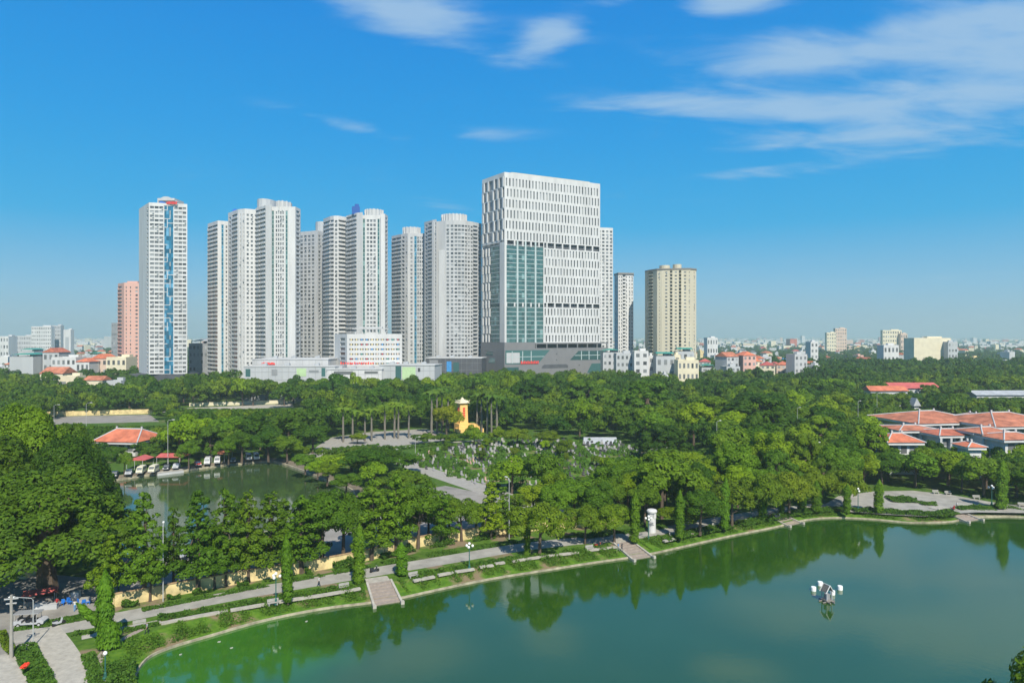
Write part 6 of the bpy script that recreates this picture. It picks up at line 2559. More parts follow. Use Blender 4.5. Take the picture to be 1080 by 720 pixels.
for k, p in enumerate(stones[:300]):
    m = CR.choice(STONES if (p.x / p.y * F + 540) < 575 else ['stone_dark', 'stone_grey', 'stone_dark'])
    o = bpy.data.objects.new('tombstone', SM[(m, CR.randrange(3))])
    COL.objects.link(o)
    o.location = (p.x, p.y, 0)
    o.rotation_euler = (0, 0, .37 + (CR.random() - .5) * .1)
    o.scale = [CR.uniform(.5, .8)] * 3
    tag(o, 'small %s tombstone in the rows of the cemetery' % SN[m], 'tombstone', 'tombstones of the cemetery')
if len(stones) > 300:
    mb = MB()
    for p in stones[300:]:
        mb.box((p.x, p.y, .3), (1.1, 1.8, .6), .37, m=CR.randrange(3))
        mb.box((p.x - .3, p.y + .75, 1.0), (.9, .25, 1.1), .37, m=CR.randrange(3))
    tag(mb.build('tombstone_field', [M['stone_light'], M['stone_grey'], M['stone_dark']]), 'mass of small tombstones at the back of the cemetery', 'tombstones', kind='stuff')
rng = np.random.default_rng(4)
C, Nn = [], []
for p in SHR:
    k = 130
    d = sphere_dirs(k, rng)
    d[:, 2] = np.abs(d[:, 2])
    r = rng.uniform(.6, 1.4)
    C.append(np.array([p.x, p.y, .1]) + d * np.array([r, r, r * rng.uniform(.8, 1.8)]))
    Nn.append(d + rng.normal(size=d.shape) * .3)
me = quads_mesh('cemetery_shrubbery', leaf_quads(np.concatenate(C), np.concatenate(Nn), .34, rng), M['leaf_hedge'])
o = bpy.data.objects.new('cemetery_shrubbery', me)
COL.objects.link(o)
tag(o, 'small shrubs scattered between the tombstones', 'shrubbery', kind='stuff')
hedge([(420, 474.5), (440, 471.5), (465, 469)], 2.0, 1.1, 'dark clipped hedge along the cemetery plaza', dens=30, lf=.35, group='hedges of the cemetery')
hedge([(350, 474), (375, 472), (400, 470)], 1.6, 1.0, 'low hedge across the pale plaza', dens=30, lf=.35, group='hedges of the cemetery')
hedge([(400, 475), (412, 473), (424, 471.5)], 1.6, 1.0, 'short dark hedge at the plaza corner', dens=30, lf=.35, group='hedges of the cemetery')


# ------------------------------------------------------------------ steps down to the water
def shore_at(px, py):
    q = at(px, py, WZ)
    q = Vector((q.x, q.y))
    i = min(range(len(POND)), key=lambda k: (POND[k] - q).length)
    t = (POND[(i + 2) % len(POND)] - POND[i - 2]).normalized()
    n = offset(POND, 1)[i] - POND[i]
    n.normalize()
    return q, t, n


def water_steps(px, py, w, label):
    q, t, n = shore_at(px, py)
    q = q - n * 2.0
    o = thing('water_steps', label, 'steps', (q.x, q.y, 0), 'steps down to the pond')
    dep = BANKW + 2.4
    ang = math.atan2(t.y, t.x)
    ns = 8
    mb = MB()
    for k in range(ns):
        f0 = k / ns
        z = -1.42 + (k + 1) * (1.6 / ns)
        c = q + n * (dep * (f0 + .5 / ns))
        ww = w * (1.12 - .12 * f0)
        mb.box((c.x, c.y, z / 2 - 1.0), (ww, dep / ns + .01 * k, z + 2.0), ang)
    mb.build('treads', M['brickstep'], o)
    for s in (-1, 1):
        mb = MB()
        e0 = q + t * s * (w * .58)
        e1 = q + n * dep + t * s * (w * .52)
        th = Vector((t.x, t.y)) * .18
        P = []
        for (e, zt) in ((e0, -.95), (e1, .45)):
            P.append([(e.x - th.x, e.y - th.y, -2), (e.x + th.x, e.y + th.y, -2), (e.x + th.x, e.y + th.y, zt), (e.x - th.x, e.y - th.y, zt)])
        a, b_ = P
        mb.quad(*a)
        mb.quad(*reversed(b_))
        for i in range(4):
            j = (i + 1) % 4
            mb.quad(a[i], b_[i], b_[j], a[j])
        mb.box((e0.x, e0.y, -.95), (.55, .55, .5), ang)
        mb.build('cheek_wall', M['paleconcrete'], o)
    mb = MB()
    c = q + n * (dep + 1.3)
    mb.box((c.x, c.y, .06), (w * 1.0, 2.6, .2), ang)
    mb.build('landing', M['paleconcrete'], o)


water_steps(407, 634, 3.9, 'brown tiled water steps with pale cheek walls nearest the yellow wall')
water_steps(673, 587, 4.0, 'brown tiled water steps beside the white lookout')
water_steps(832, 552, 4.2, 'brown tiled water steps among the olive-green trees')
water_steps(1020, 548, 4.4, 'brown tiled water steps below the lakeside plaza')


def seat_rows():
    o = None
    q, t, n = shore_at(1050, 546)
    o = thing('stepped_seats', 'curved stone seat rows with grassy risers beside the plaza steps', 'seats', (q.x, q.y, 0))
    for r in range(4):
        mb = MB()
        for k in range(14):
            a = q + t * ((k - 6.5) * .95) + n * (1.0 + r * 1.25 - .012 * (k - 6.5) ** 2)
            mb.box((a.x, a.y, -.95 + r * .27), (.9, .5, .34), math.atan2(t.y, t.x) - .024 * (k - 6.5))
        mb.build('seat', M['kerb'], o)


seat_rows()


# ------------------------------------------------------------------ lamps and poles
def park_lamp(px, py, h, label, globes=3, g=None):
    p = at(px, py)
    o = thing('park_lamp', label, 'lamp', p, 'park lamps with white globes')
    mb = MB()
    mb.lathe(p, [(.32, 0), (.32, .25), (.2, .35), (.16, .8), (.09, .9), (.075, h * .78), (.06, h)], 10)
    mb.build('post', M['greenmetal'], o)
    pos = []
    for k in range(globes):
        a = 6.283 * k / globes + .4
        if globes == 1:
            pos.append(Vector((p.x, p.y, h + .2)))
        else:
            pos.append(Vector((p.x + .62 * math.cos(a), p.y + .62 * math.sin(a), h - .25)))
    if globes > 1:
        pos.append(Vector((p.x, p.y, h + .2)))
    for c in pos:
        mb = MB()
        mb.lathe(c, [(.08, -.24), (.2, -.16), (.25, 0), (.2, .16), (.08, .25)], 10)
        gl_ = mb.build('globe', M['globe'], o, True)
        if abs(c.x - p.x) > .05:
            mb = MB()
            mb.tube([(p.x, p.y, h - .9), ((p.x + c.x) / 2, (p.y + c.y) / 2, h - .62), (c.x, c.y, h - .48)], .035, 6)
            mb.build('bracket', M['greenmetal'], o)


park_lamp(291, 637, 4.6, 'green park lamp with white globes by the slim columnar tree')
park_lamp(495, 600, 4.4, 'green park lamp with white globes on the grassy bank')
park_lamp(905, 539, 5.2, 'park lamp with white globes on the lakeside plaza before the trees')
park_lamp(1046, 532.5, 4.6, 'park lamp with white globes by the lone columnar tree')
park_lamp(792, 548, 4.6, 'park lamp with white globes between the olive-green trees')
park_lamp(684, 569, 4.6, 'park lamp with white globes standing at the white lookout')
park_lamp(111, 716, 3.0, 'short teal lamp post with a single globe by the red path', 1)


def street_lamp(px, py, ty, label, arm=1.6, ad=0.0, head='flat', m='metal', y=None):
    p = at(px, py)
    h = Z(ty, p.y)
    o = thing('street_lamp', label, 'street lamp', p, 'tall street lamps')
    mb = MB()
    d = Vector((math.cos(ad), math.sin(ad), 0))
    mb.tube([p, p + Vector((0, 0, h * .5)), p + Vector((0, 0, h - .3)), p + d * .25 + Vector((0, 0, h - .05)), p + d * arm + Vector((0, 0, h + .1))], [.09, .07, .055, .045, .035], 8)
    mb.build('post', M[m], o)
    mb = MB()
    e = p + d * (arm + .3)
    mb.box((e.x, e.y, h + .1), (.75, .26, .12), ad)
    mb.build('lamp_head', M['globe'], o)


street_lamp(35, 682, 630, 'curved street lamp with its arm over the sidewalk by the thick hedge', 2.6, math.pi)
street_lamp(172, 634, 553, 'slim grey street lamp at the start of the yellow wall', 1.0, 2.0)
street_lamp(537, 570, 504, 'thin grey street lamp before the grey cemetery road', .8, 2.2)
for bx, by, ty, lb in [(756, 500, 444, 'lamp with a bright head standing over the dark wood'), (960, 500, 464, 'tall lamp before the red-roofed halls'), (1044, 500, 470, 'tall lamp beside the orange roof'),
                       (905, 470, 423, 'lamp in the wood before the red sheds'), (861, 505, 467, 'dark lamp over the olive-green trees'), (57, 462, 427, 'lamp at the strip of parking in the wood'),
                       (177, 492, 443, 'thin white pole by the orange-red hipped roof'), (192, 480, 447, 'second thin pole by the orange-red hipped roof'), (91, 470, 425, 'lamp before the far pale yellow wall'),
                       (925, 455, 415, 'pale lamp pole past the little white roof'), (841, 470, 430, 'lamp deep in the wood behind the cemetery'), (438, 480, 461, 'short white pole at the cemetery plaza')]:
    street_lamp(bx, by, ty, lb, 1.3, .6)


def utility_pole():
    p = at(12, 694)
    o = thing('utility_pole', 'grey concrete utility pole beside the sidewalk', 'pole', p)
    mb = MB()
    h = Z(627, p.y)
    mb.tube([p, p + Vector((0, 0, h))], [.24, .16], 10)
    mb.build('post', M['concrete'], o)
    mb = MB()
    mb.box((p.x, p.y, h - .5), (1.6, .14, .14), .3)
    mb.box((p.x, p.y, h - 1.1), (1.2, .14, .14), .3)
    mb.build('crossarm', M['metal'], o)


utility_pole()


# ------------------------------------------------------------------ the white lookout
def lookout():
    p = at(687.5, 561)
    h = Z(536.5, p.y)
    r = 4.2 / F * p.y
    o = thing('lookout_tower', 'white round lookout kiosk with an overhanging cap on the grassy bank', 'kiosk', p)
    mb = MB()
    mb.lathe(p, [(r * 1.0, 0), (r * .98, h * .56), (r * .94, h * .64)], 16)
    mb.lathe(p, [(r * .9, h * .8), (r * .92, h * .86)], 16)
    for k in range(6):
        a = 6.283 * k / 6 + .1
        mb.box((p.x + r * .76 * math.cos(a), p.y + r * .76 * math.sin(a), h * .73), (.42, .6, h * .22), a)
    mb.build('shaft', M['white'], o, False)
    mb = MB()
    mb.lathe(p, [(r * .68, h * .63), (r * .68, h * .83)], 14)
    mb.build('window', M['glass'], o)
    mb = MB()
    mb.lathe(p, [(r * .95, h * .85), (r * 1.28, h * .87), (r * 1.3, h * .94), (r * 1.05, h * .985), (r * .4, h)], 18)
    mb.build('cap', M['white'], o, False)
    mb = MB()
    mb.box((p.x - .35, p.y - r * 1.0 - .03, h * .44), (1.0, .08, .35))
    mb.box((p.x - .1, p.y - r * 1.0 - .03, h * .36), (.7, .08, .16))
    mb.build('nameplate', M['midgrey'], o)


lookout()


# ------------------------------------------------------------------ floating hut
def raft():
    p = at(872, 634, WZ)
    s = p.y / F
    o = thing('floating_hut', 'small grey slatted hut with a gabled frame floating on a raft in the pond', 'hut', (p.x, p.y, WZ))
    w = 7.6 * s
    z = WZ
    rz = .35
    ca, sa = math.cos(rz), math.sin(rz)
    T = lambda a, c, h: (p.x + a * ca - c * sa, p.y + a * sa + c * ca, z + h)
    mb = MB()
    mb.box(T(0, 0, .3), (w * 1.05, w * 1.05, .18), rz)
    for k in (-1, 1):
        mb.box(T(k * w * .35, 0, .16), (.16, w * 2.1, .16), rz)
        mb.box(T(0, k * w * .35, .12), (w * 2.1, .16, .14), rz)
    mb.build('platform', M['wood'], o)
    hw = w * .44
    for a, c in ((-1, -1), (1, -1), (1, 1), (-1, 1)):
        mb = MB()
        mb.box(T(a * hw, c * hw, 1.1), (.12, .12, 1.5), rz)
        mb.build('post', M['greysheet'], o)
    mb = MB()
    mb.box(T(0, 0, .85), (hw * 1.3, hw * 1.3, .9), rz)
    mb.build('pump_box', M['midgrey'], o)
    mb = MB()
    for sg_ in (-1, 1):
        for k in range(7):
            f = (k + .5) / 7
            a = sg_ * hw * 1.35 * (1 - f)
            mb.box(T(a, 0, 1.75 + f * .95), (.1, hw * 2.6, .12), rz)
    mb.quad(T(-hw * 1.4, -hw * 1.3, 1.7), T(-hw * 1.4, hw * 1.3, 1.7), T(0, hw * 1.3, 2.68), T(0, -hw * 1.3, 2.68))
    mb.quad(T(hw * 1.4, -hw * 1.3, 1.7), T(0, -hw * 1.3, 2.68), T(0, hw * 1.3, 2.68), T(hw * 1.4, hw * 1.3, 1.7))
    rf = mb.build('roof', M['wood'], o)
    mb = MB()
    for c in (-1, 1):
        for sg_ in (-1, 1):
            mb.tube([T(sg_ * hw * 1.55, c * hw * 1.32, 1.62), T(0, c * hw * 1.32, 2.8)], .07, 6)
    mb.tube([T(0, -hw * 1.5, 2.78), T(0, hw * 1.5, 2.78)], .07, 6)
    mb.build('roof_frame', M['white'], rf)
    for k, (px, py) in enumerate(((858, 622.5), (878, 626.5), (886, 621.5), (865, 617))):
        q = at(px, py, WZ)
        mb = MB()
        r = 2.6 / F * q.y
        mb.lathe((q.x, q.y, WZ), [(r * .9, -.3), (r, -.2), (r, .55), (r * .92, .68), (r * .5, .7)], 14)
        mb.build('float_drum', M['globe'], o, False)


raft()


# ------------------------------------------------------------------ vehicles
def wheels(o, T, xs, hw, r=.34):
    for x in xs:
        for s in (-1, 1):
            mb = MB()
            a, b_ = T(x, s * (hw - .2), r), T(x, s * hw, r)
            mb.tube([a, b_], r, 12)
            wv = mb.build('wheel', M['rubber'], o)
            mb = MB()
            mb.tube([T(x, s * (hw + .001), r), T(x, s * (hw + .02), r)], r * .55, 10)
            mb.build('rim', M['metal'], wv)


def profile_body(T, prof, hw, tum=.12, zt=1.0):
    """side outline extruded across the car, leaning in above the waist"""
    mb = MB()
    n = len(prof)
    L_, R_ = [], []
    for x, z in prof:
        k = hw - (max(0, z - zt) * tum)
        L_.append(T(x, k, z))
        R_.append(T(x, -k, z))
    o = 0
    mb.v += L_ + R_
    mb.f.append(tuple(range(n)))
    mb.f.append(tuple(reversed(range(n, 2 * n))))
    for i in range(n):
        j = (i + 1) % n
        mb.f.append((i, n + i, n + j, j))
    mb.m = [0] * len(mb.f)
    return mb


def vehicle(kind, px, py, rz, paint, label, group='vehicles parked by the small pond'):
    p = at(px, py)
    nm = {'van': 'parked_van', 'car': 'parked_car'}[kind]
    o = thing(nm, label, 'van' if kind == 'van' else 'car', p, group)
    ca, sa = math.cos(rz), math.sin(rz)
    T = lambda a, c, h: (p.x + a * ca - c * sa, p.y + a * sa + c * ca, h)
    if kind == 'van':
        prof = [(-2.4, .35), (2.35, .35), (2.45, .9), (2.2, 1.2), (1.55, 2.0), (1.2, 2.15), (-2.2, 2.15), (-2.4, 1.9)]
        hw, wins = .9, [(-2.0, -1.0), (-.9, .1), (.2, 1.1)]
        wz = (1.25, 1.85)
        ws = [(2.16, 1.24), (1.6, 1.96)]
        bk = (-2.41, 1.2, 1.85)
        xs = (-1.5, 1.55)
    else:
        prof = [(-2.1, .3), (2.1, .3), (2.15, .7), (1.2, .9), (.5, 1.42), (-1.0, 1.45), (-1.75, .98), (-2.15, .9)]
        hw, wins = .87, [(-1.05, -.2), (-.12, .55)]
        wz = (.95, 1.32)
        ws = [(1.15, .94), (.55, 1.38)]
        bk = None
        xs = (-1.3, 1.35)
    profile_body(T, prof, hw).build('body', M[paint], o)
    for a, c in wins:
        for s in (-1, 1):
            mb = MB()
            k0, k1 = hw - max(0, wz[0] - 1) * .12 + .012, hw - max(0, wz[1] - 1) * .12 + .012
            mb.quad(T(a, s * k0, wz[0]), T(c, s * k0, wz[0]), T(c, s * k1, wz[1]), T(a, s * k1, wz[1]))
            mb.build('window', M['glass'], o)
    (xa, za), (xb, zb) = ws
    mb = MB()
    mb.quad(T(xa + .03, -hw * .82, za), T(xa + .03, hw * .82, za), T(xb + .03, hw * .78, zb), T(xb + .03, -hw * .78, zb))
    mb.build('windscreen', M['glass'], o)
    if bk:
        mb = MB()
        mb.quad(T(bk[0], -.7, bk[1]), T(bk[0], .7, bk[1]), T(bk[0], .68, bk[2]), T(bk[0], -.68, bk[2]))
        mb.build('rear_window', M['glass'], o)
    for s in (-1, 1):
        mb = MB()
        mb.box(T(prof[1][0] + .06, s * .62, .68), (.1, .34, .18), rz)
        mb.build('headlight', M['globe'], o)
    mb = MB()
    mb.box(T(prof[1][0] + .05, 0, .45), (.14, hw * 1.9, .2), rz)
    mb.build('bumper', M['midgrey'], o)
    wheels(o, T, xs, hw, .34)
    return o


for k, a in enumerate([('van', 149, 498.5, -1.35, 'vancream', 'cream minibus under the first red awning'), ('van', 162, 497.5, -1.4, 'vancream', 'second cream minibus between the red awnings'),
                       ('car', 136, 500, -1.2, 'carsilver', 'silver car beside the cream minibus'), ('car', 121, 502, -1.2, 'cardark', 'dark car under the trees at the small pond'),
                       ('car', 110, 503.5, -1.3, 'carsilver', 'silver car at the dark corner of the small pond'), ('car', 176, 494.5, -1.3, 'cardark', 'dark car under the second red awning'),
                       ('car', 186, 493.5, -1.3, 'carsilver', 'grey car at the end of the second red awning'), ('car', 208.5, 490.5, -1.0, 'carred', 'small red car on the bank of the small pond'),
                       ('van', 219, 489, -1.25, 'vanwhite', 'white van under the brown awning'), ('van', 229.5, 488, -1.25, 'vanwhite', 'second white van under the brown awning'),
                       ('van', 262, 484.5, -1.1, 'vanwhite', 'white van under the big dark tree'), ('van', 270, 484, -1.1, 'vanwhite', 'white van next to the one under the big dark tree'),
                       ('car', 246, 486.5, -1.2, 'cardark', 'dark car between the white vans')]):
    vehicle(*a)


def awning(px0, px1, py, y_base, m, label):
    p0, p1 = at(px0, y_base), at(px1, y_base)
    y = p0.y
    z = Z(py, y)
    c = (p0 + p1) / 2
    o = thing('awning', label, 'awning', c, 'awnings over the parking by the small pond')
    w = (p1 - p0).length
    rz = math.atan2(p1.y - p0.y, p1.x - p0.x)
    mb = MB()
    hip_roof(mb, c.x, c.y + 1, w, 6.0, z - .8, .9, .2, .96, rz, True)
    mb.build('roof', M[m], o)
    for a in (-.46, 0, .46):
        for d in (-2.2, 4.2):
            mb = MB()
            x, yy_ = c.x + math.cos(rz) * a * w - math.sin(rz) * d, c.y + math.sin(rz) * a * w + math.cos(rz) * d
            mb.tube([(x, yy_, 0), (x, yy_, z - .8)], .07, 6)
            mb.build('post', M['metal'], o)


awning(137, 155, 481.5, 494, 'redsheet', 'red sheet awning over the first cream minibus')
awning(168, 194, 478.5, 491, 'redsheet', 'longer red sheet awning past the cream minibuses')
awning(226, 240, 475, 486, 'brownroof', 'small brown awning over the white vans')


def pontoon():
    a, c = at(164, 501.5, WZ), at(192, 498, WZ)
    m = (a + c) / 2
    rz = math.atan2(c.y - a.y, c.x - a.x)
    o = thing('pontoon', 'long pale pontoon moored under the second red awning', 'pontoon', m)
    L_ = (c - a).length
    mb = MB()
    mb.box((m.x, m.y + .6, WZ + .35), (L_, 2.2, .9), rz, taper=.97)
    mb.build('hull', M['offwhite'], o)
    mb = MB()
    mb.box((m.x, m.y + .6, WZ + .85), (L_ * .98, 2.3, .1), rz)
    mb.build('deck', M['paleconcrete'], o)


pontoon()


def tarp_shed(px0, px1, py, by, m, label):
    p0, p1 = at(px0, by), at(px1, by)
    c = (p0 + p1) / 2
    z = Z(py, c.y)
    o = thing('tarp_shed', label, 'shed', c, 'tarpaulin sheds at the yellow wall')
    w = (p1 - p0).length
    mb = MB()
    hip_roof(mb, c.x, c.y + 2, w, 4.5, z - .9, .8, .2, .9, .1, True)
    mb.build('roof', M[m], o)
    for a in (-.46, .46):
        for d in (0, 4):
            mb = MB()
            mb.tube([(c.x + a * w, c.y + d, 0), (c.x + a * w, c.y + d, z - .9)], .07, 6)
            mb.build('post', M['metal'], o)


tarp_shed(124, 142, 578, 597, 'bluesheet', 'blue tarpaulin shed behind the bright green tree')
tarp_shed(176, 192, 582, 593, 'greysheet', 'grey sheet shed at the near bank of the small pond')


# three-wheeled lorry with a canopy
def jeep(px, py, rz):
    p = at(px, py)
    o = thing('electric_cart', 'open cart with a dark canopy parked on the grass strip', 'cart', p)
    ca, sa = math.cos(rz), math.sin(rz)
    T = lambda a, c, h: (p.x + a * ca - c * sa, p.y + a * sa + c * ca, h)
    mb = profile_body(T, [(-2.0, .4), (1.9, .4), (2.0, .75), (1.7, 1.0), (1.1, 1.05), (1.0, .6), (-1.0, .6), (-1.0, .95), (-2.0, .95)], .75)
    mb.build('body', M['carsilver'], o)
    for x in (-1.2, -.2, .6):
        mb = MB()
        mb.box(T(x, 0, .78), (.5, 1.3, .16), rz)
        mb.box(T(x - .26, 0, 1.08), (.1, 1.3, .55), rz)
        mb.build('seat', M['cardark'], o)
    for x in (-1.9, 1.0):
        for s in (-1, 1):
            mb = MB()
            mb.tube([T(x, s * .68, .9), T(x, s * .66, 1.9)], .035, 6)
            mb.build('post', M['metal'], o)
    mb = MB()
    mb.box(T(-.4, 0, 1.95), (3.5, 1.6, .1), rz, taper=.95)
    mb.build('canopy', M['midgrey'], o)
    wheels(o, T, (-1.4, 1.35), .78, .3)


jeep(33, 659, .15)


def motorbike(px, py, rz, m, label):
    p = at(px, py)
    o = thing('motorbike', label, 'motorbike', p, 'motorbikes along the promenade')
    ca, sa = math.cos(rz), math.sin(rz)
    T = lambda a, c, h: (p.x + a * ca - c * sa, p.y + a * sa + c * ca, h)
    for x in (-.62, .62):
        mb = MB()
        mb.tube([T(x, -.05, .3), T(x, .05, .3)], .3, 12)
        mb.build('wheel', M['rubber'], o)
    mb = profile_body(T, [(-.85, .55), (-.3, .3), (.3, .3), (.45, .75), (.5, 1.0), (.4, 1.0), (.25, .55), (-.1, .5), (-.2, .72), (-.8, .76)], .14)
    mb.build('body', M[m], o)
    mb = MB()
    mb.box(T(-.45, 0, .8), (.75, .26, .1), rz)
    mb.build('seat', M['cardark'], o)
    mb = MB()
    mb.tube([T(.62, 0, .3), T(.42, 0, 1.05)], .04, 6)
    mb.tube([T(.4, -.32, 1.08), T(.4, .32, 1.08)], .03, 6)
    mb.build('handlebar', M['metal'], o)


motorbike(395, 603, .6, 'cardark', 'dark motorbike parked in the tree shade by the first water steps')
motorbike(631, 577, .4, 'carred', 'red motorbike before the second water steps')
motorbike(633.5, 576.5, .7, 'cardark', 'dark motorbike beside the red one')
motorbike(1006, 537.5, .8, 'carred', 'motorbike at the clipped yellow-green hedge')
motorbike(820, 546.5, .3, 'cardark', 'dark motorbike at the third water steps')
motorbike(62, 659, 1.0, 'carsilver', 'silver motorbike at the edge of the grass strip')


# ------------------------------------------------------------------ people
def person(px, py, face, shirt, trousers, label, h=1.68, stride=.22, hair='cardark', sitting=False):
    p = at(px, py)
    if sitting:
        h = h
    V, E, Rr = [], [], []

    def add(v, r, par=None):
        V.append(v)
        Rr.append(r)
        if par is not None:
            E.append((par, len(V) - 1))
        return len(V) - 1
    pel = add((0, 0, .93), .13)
    sp = add((0, .01, 1.12), .125, pel)
    ch = add((0, 0, 1.32), .15, sp)
    nk = add((0, .01, 1.47), .055, ch)
    add((0, .015, 1.55), .085, nk)
    add((0, .02, 1.64), .07, len(V) - 1)
    for s in (-1, 1):
        st = stride * s
        hp = add((s * .09, 0, .88), .1, pel)
        kn = add((s * .1, st * .55 + .03, .5), .065, hp)
        an = add((s * .1, st * 1.0 - (.04 if s < 0 else 0), .09), .045, kn)
        add((s * .11, st * 1.0 + .15, .045), .04, an)
        sh = add((s * .19, 0, 1.38), .065, ch)
        el = add((s * .25, -st * .6, 1.12), .045, sh)
        wr = add((s * .25, -st * 1.0 + .08, .9), .034, el)
        add((s * .25, -st * 1.1 + .12, .8), .03, wr)
    me = bpy.data.meshes.new('person')
    me.from_pydata(V, E, [])
    o = bpy.data.objects.new('person', me)
    COL.objects.link(o)
    sk = o.modifiers.new('skin', 'SKIN')
    for i, r in enumerate(Rr):
        me.skin_vertices[0].data[i].radius = (r, r * .85)
    me.skin_vertices[0].data[0].use_root = True
    ss = o.modifiers.new('sub', 'SUBSURF')
    ss.levels = ss.render_levels = 2
    bpy.context.view_layer.update()
    dg = bpy.context.evaluated_depsgraph_get()
    m2 = bpy.data.meshes.new_from_object(o.evaluated_get(dg))
    o.modifiers.clear()
    m2.name = 'person'
    o.data = m2
    m2.materials.clear()
    for q in (M['skin'], M[shirt], M[trousers], M['cardark']):
        m2.materials.append(q)
    for f in m2.polygons:
        c = f.center
        k = 0
        if c.z < .1:
            k = 3
        elif c.z < .98 and abs(c.x) < .2:
            k = 2
        elif .98 <= c.z < 1.46 and not (abs(c.x) > .2 and c.z < 1.15):
            k = 1
        elif c.z > 1.62 or (c.z > 1.52 and c.y < .0):
            k = 3
        f.material_index = k
        f.use_smooth = True
    o.location = p
    o.rotation_euler = (0, 0, face)
    o.scale = [h / 1.7] * 3
    tag(o, label, 'person', 'people by the lake')


person(336.5, 618, 1.9, 'white', 'cardark', 'person in a white shirt and dark trousers walking on the promenade')
person(79, 644, .6, 'white', 'bluesheet', 'person in a pale shirt and blue trousers standing in the market yard')
person(155, 668, 2.6, 'midgrey', 'cardark', 'person in dark clothes with a violet shade standing by the bank hedge')
person(656, 580.5, 1.2, 'cardark', 'cardark', 'person in black standing at the second water steps')
person(652, 581, 2.0, 'bluesheet', 'midgrey', 'person in a blue shirt at the second water steps')
person(60, 641, 1.0, 'carred', 'cardark', 'person in a red shirt beside the white market box')
person(1009, 536, 1.7, 'white', 'cardark', 'person in a white shirt on the lakeside plaza')


# benches and bins
def bench(px, py, rz, label):
    p = at(px, py)
    o = thing('stone_bench', label, 'bench', p, 'stone benches by the lake')
    ca, sa = math.cos(rz), math.sin(rz)
    T = lambda a, c, h: (p.x + a * ca - c * sa, p.y + a * sa + c * ca, h)
    mb = MB()
    mb.box(T(0, 0, .45), (1.7, .5, .1), rz)
    mb.build('seat', M['stone_light'], o)
    mb = MB()
    mb.box(T(0, .24, .78), (1.7, .09, .42), rz)
    mb.build('backrest', M['stone_light'], o)
    for s in (-1, 1):
        mb = MB()
        mb.box(T(s * .6, 0, .2), (.16, .46, .4), rz)
        mb.build('leg', M['stone_light'], o)


for bx, by, rz, lb in [(288, 638, .5, 'stone bench under the green park lamp'), (363, 621, .5, 'stone bench with a dark bag before the first water steps'), (436, 609, .5, 'stone bench just beyond the first water steps'),
                       (622, 580, .4, 'stone bench before the second water steps'), (710, 566, .4, 'stone bench on the grass beyond the white lookout'), (987, 520.5, .1, 'stone bench at the back of the lakeside plaza'),
                       (1000, 521.5, .1, 'second stone bench at the back of the lakeside plaza'), (1030, 526, -.2, 'stone bench by the path to the lone columnar tree'), (147, 661, .5, 'stone bench in the hedge beside the ragged tree'),
                       (755, 556, .4, 'stone bench in the herbage below the dark bushy tree'), (1078, 534, -.2, 'stone bench at the frame edge beyond the lone columnar tree')]:
    bench(bx, by, rz, lb)


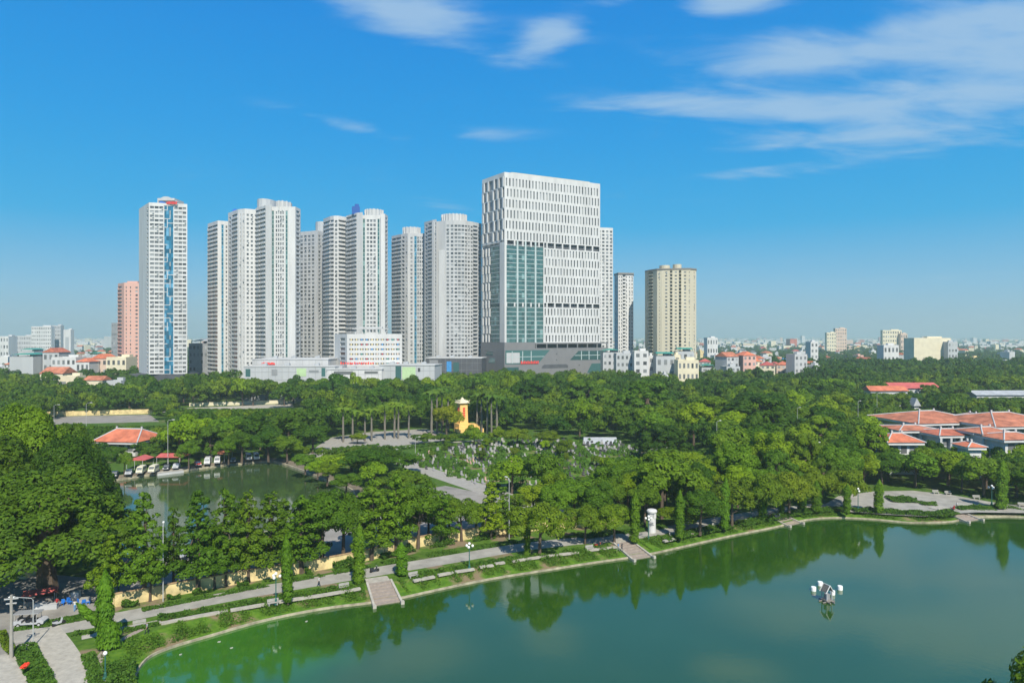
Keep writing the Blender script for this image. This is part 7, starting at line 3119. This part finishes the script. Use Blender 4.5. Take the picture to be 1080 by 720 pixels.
# market under the fig tree
def market():
    p = at(38, 640)
    o = thing('market_stall', 'market stall under a faded red tarpaulin in the fig shade', 'stall', p)
    mb = MB()
    hip_roof(mb, p.x, p.y + 1, 4.4, 2.6, 2.0, .5, .1, .9, .5, True)
    mb.build('canopy', M['redsheet'], o)
    for a, c in ((-2, -1), (2, -1), (2, 1.2), (-2, 1.2)):
        mb = MB()
        mb.tube([(p.x + a * .88 - c * .45, p.y + 1 + a * .45 + c * .88, 0), (p.x + a * .88 - c * .45, p.y + 1 + a * .45 + c * .88, 2.0)], .05, 6)
        mb.build('post', M['metal'], o)
    mb = MB()
    mb.box((p.x, p.y + .7, .5), (3.6, 1.4, 1.0), .5)
    mb.build('counter', M['wood'], o)
    for k, (bx, by, w, h, m, lb) in enumerate([(42, 642, 1.3, .9, 'vanwhite', 'white cool box before the red market stall'), (52, 641.5, 2.4, .8, 'offwhite', 'long white market counter beside the fig trunk'),
                                               (90, 636, 1.4, .8, 'stone_light', 'pale crate deep in the fig shade'), (80, 632, 1.1, 1.2, 'vanwhite', 'tall white crate deep in the fig shade')]):
        q = at(bx, by)
        mb = MB()
        mb.box((q.x, q.y, h / 2), (w, .9, h), .2)
        mb.box((q.x, q.y, h + .04), (w + .08, .98, .08), .2)
        tag(mb.build('market_box', M[m]), lb, 'crate', 'boxes of the market yard')
    for k, (bx, by) in enumerate([(71, 636), (74, 637), (84, 636.5), (88, 637.5), (93, 637), (66, 638)]):
        q = at(bx, by)
        o = thing('plastic_chair', ['blue plastic chair next to the fig trunk', 'blue plastic chair just behind the standing person', 'blue plastic chair facing the pale crate', 'blue plastic chair before the pale crate', 'last blue plastic chair towards the yellow wall', 'blue plastic chair nearest the long counter'][k],
                  'chair', q, 'plastic chairs of the market yard')
        a = k * 1.3
        ca, sa = math.cos(a), math.sin(a)
        T = lambda u, v, h: (q.x + u * ca - v * sa, q.y + u * sa + v * ca, h)
        mb = MB()
        mb.box(T(0, 0, .43), (.5, .5, .06), a)
        mb.build('seat', M['plasticblue'], o)
        mb = MB()
        mb.box(T(0, .24, .68), (.5, .05, .46), a)
        mb.build('backrest', M['plasticblue'], o)
        for u, v in ((-.2, -.2), (.2, -.2), (.2, .2), (-.2, .2)):
            mb = MB()
            mb.box(T(u, v, .2), (.05, .05, .4), a)
            mb.build('leg', M['plasticblue'], o)


market()


for k, (px, py, lb) in enumerate([(231, 676.5, 'white scrap floating on the algae near the bank'), (244, 683, 'small white scrap floating farther out on the algae'), (323, 655, 'white scrap floating near the pond kerb'), (190, 690, 'tiny white scrap in the algae corner')]):
    q = at(px, py, WZ)
    mb = MB()
    mb.box((q.x, q.y, WZ + .03), (.42 - .06 * k, .26, .07), k * .7, taper=.8)
    mb.box((q.x + .12, q.y + .05, WZ + .07), (.16, .2, .06), k * .9, taper=.7)
    tag(mb.build('floating_scrap', M['stone_light']), lb, 'litter', 'scraps floating on the pond')

# ------------------------------------------------------------------ haze
def haze():
    mb = MB()
    mb.box((0, 8800, 94.5), (26000, 18400, 191))
    m = bpy.data.materials.new('haze_air')
    m.use_nodes = True
    nt = m.node_tree
    nt.nodes.clear()
    out = nt.nodes.new('ShaderNodeOutputMaterial')
    v = nt.nodes.new('ShaderNodeVolumePrincipled')
    v.inputs['Color'].default_value = (.76, .90, .93, 1)
    v.inputs['Density'].default_value = HAZE
    v.inputs['Anisotropy'].default_value = .2
    nt.links.new(v.outputs[0], out.inputs['Volume'])
    o = mb.build('haze', m)
    tag(o, 'thin bluish haze over the town', 'haze', kind='stuff')


HAZE = 2.1e-4
if HAZE:
    haze()
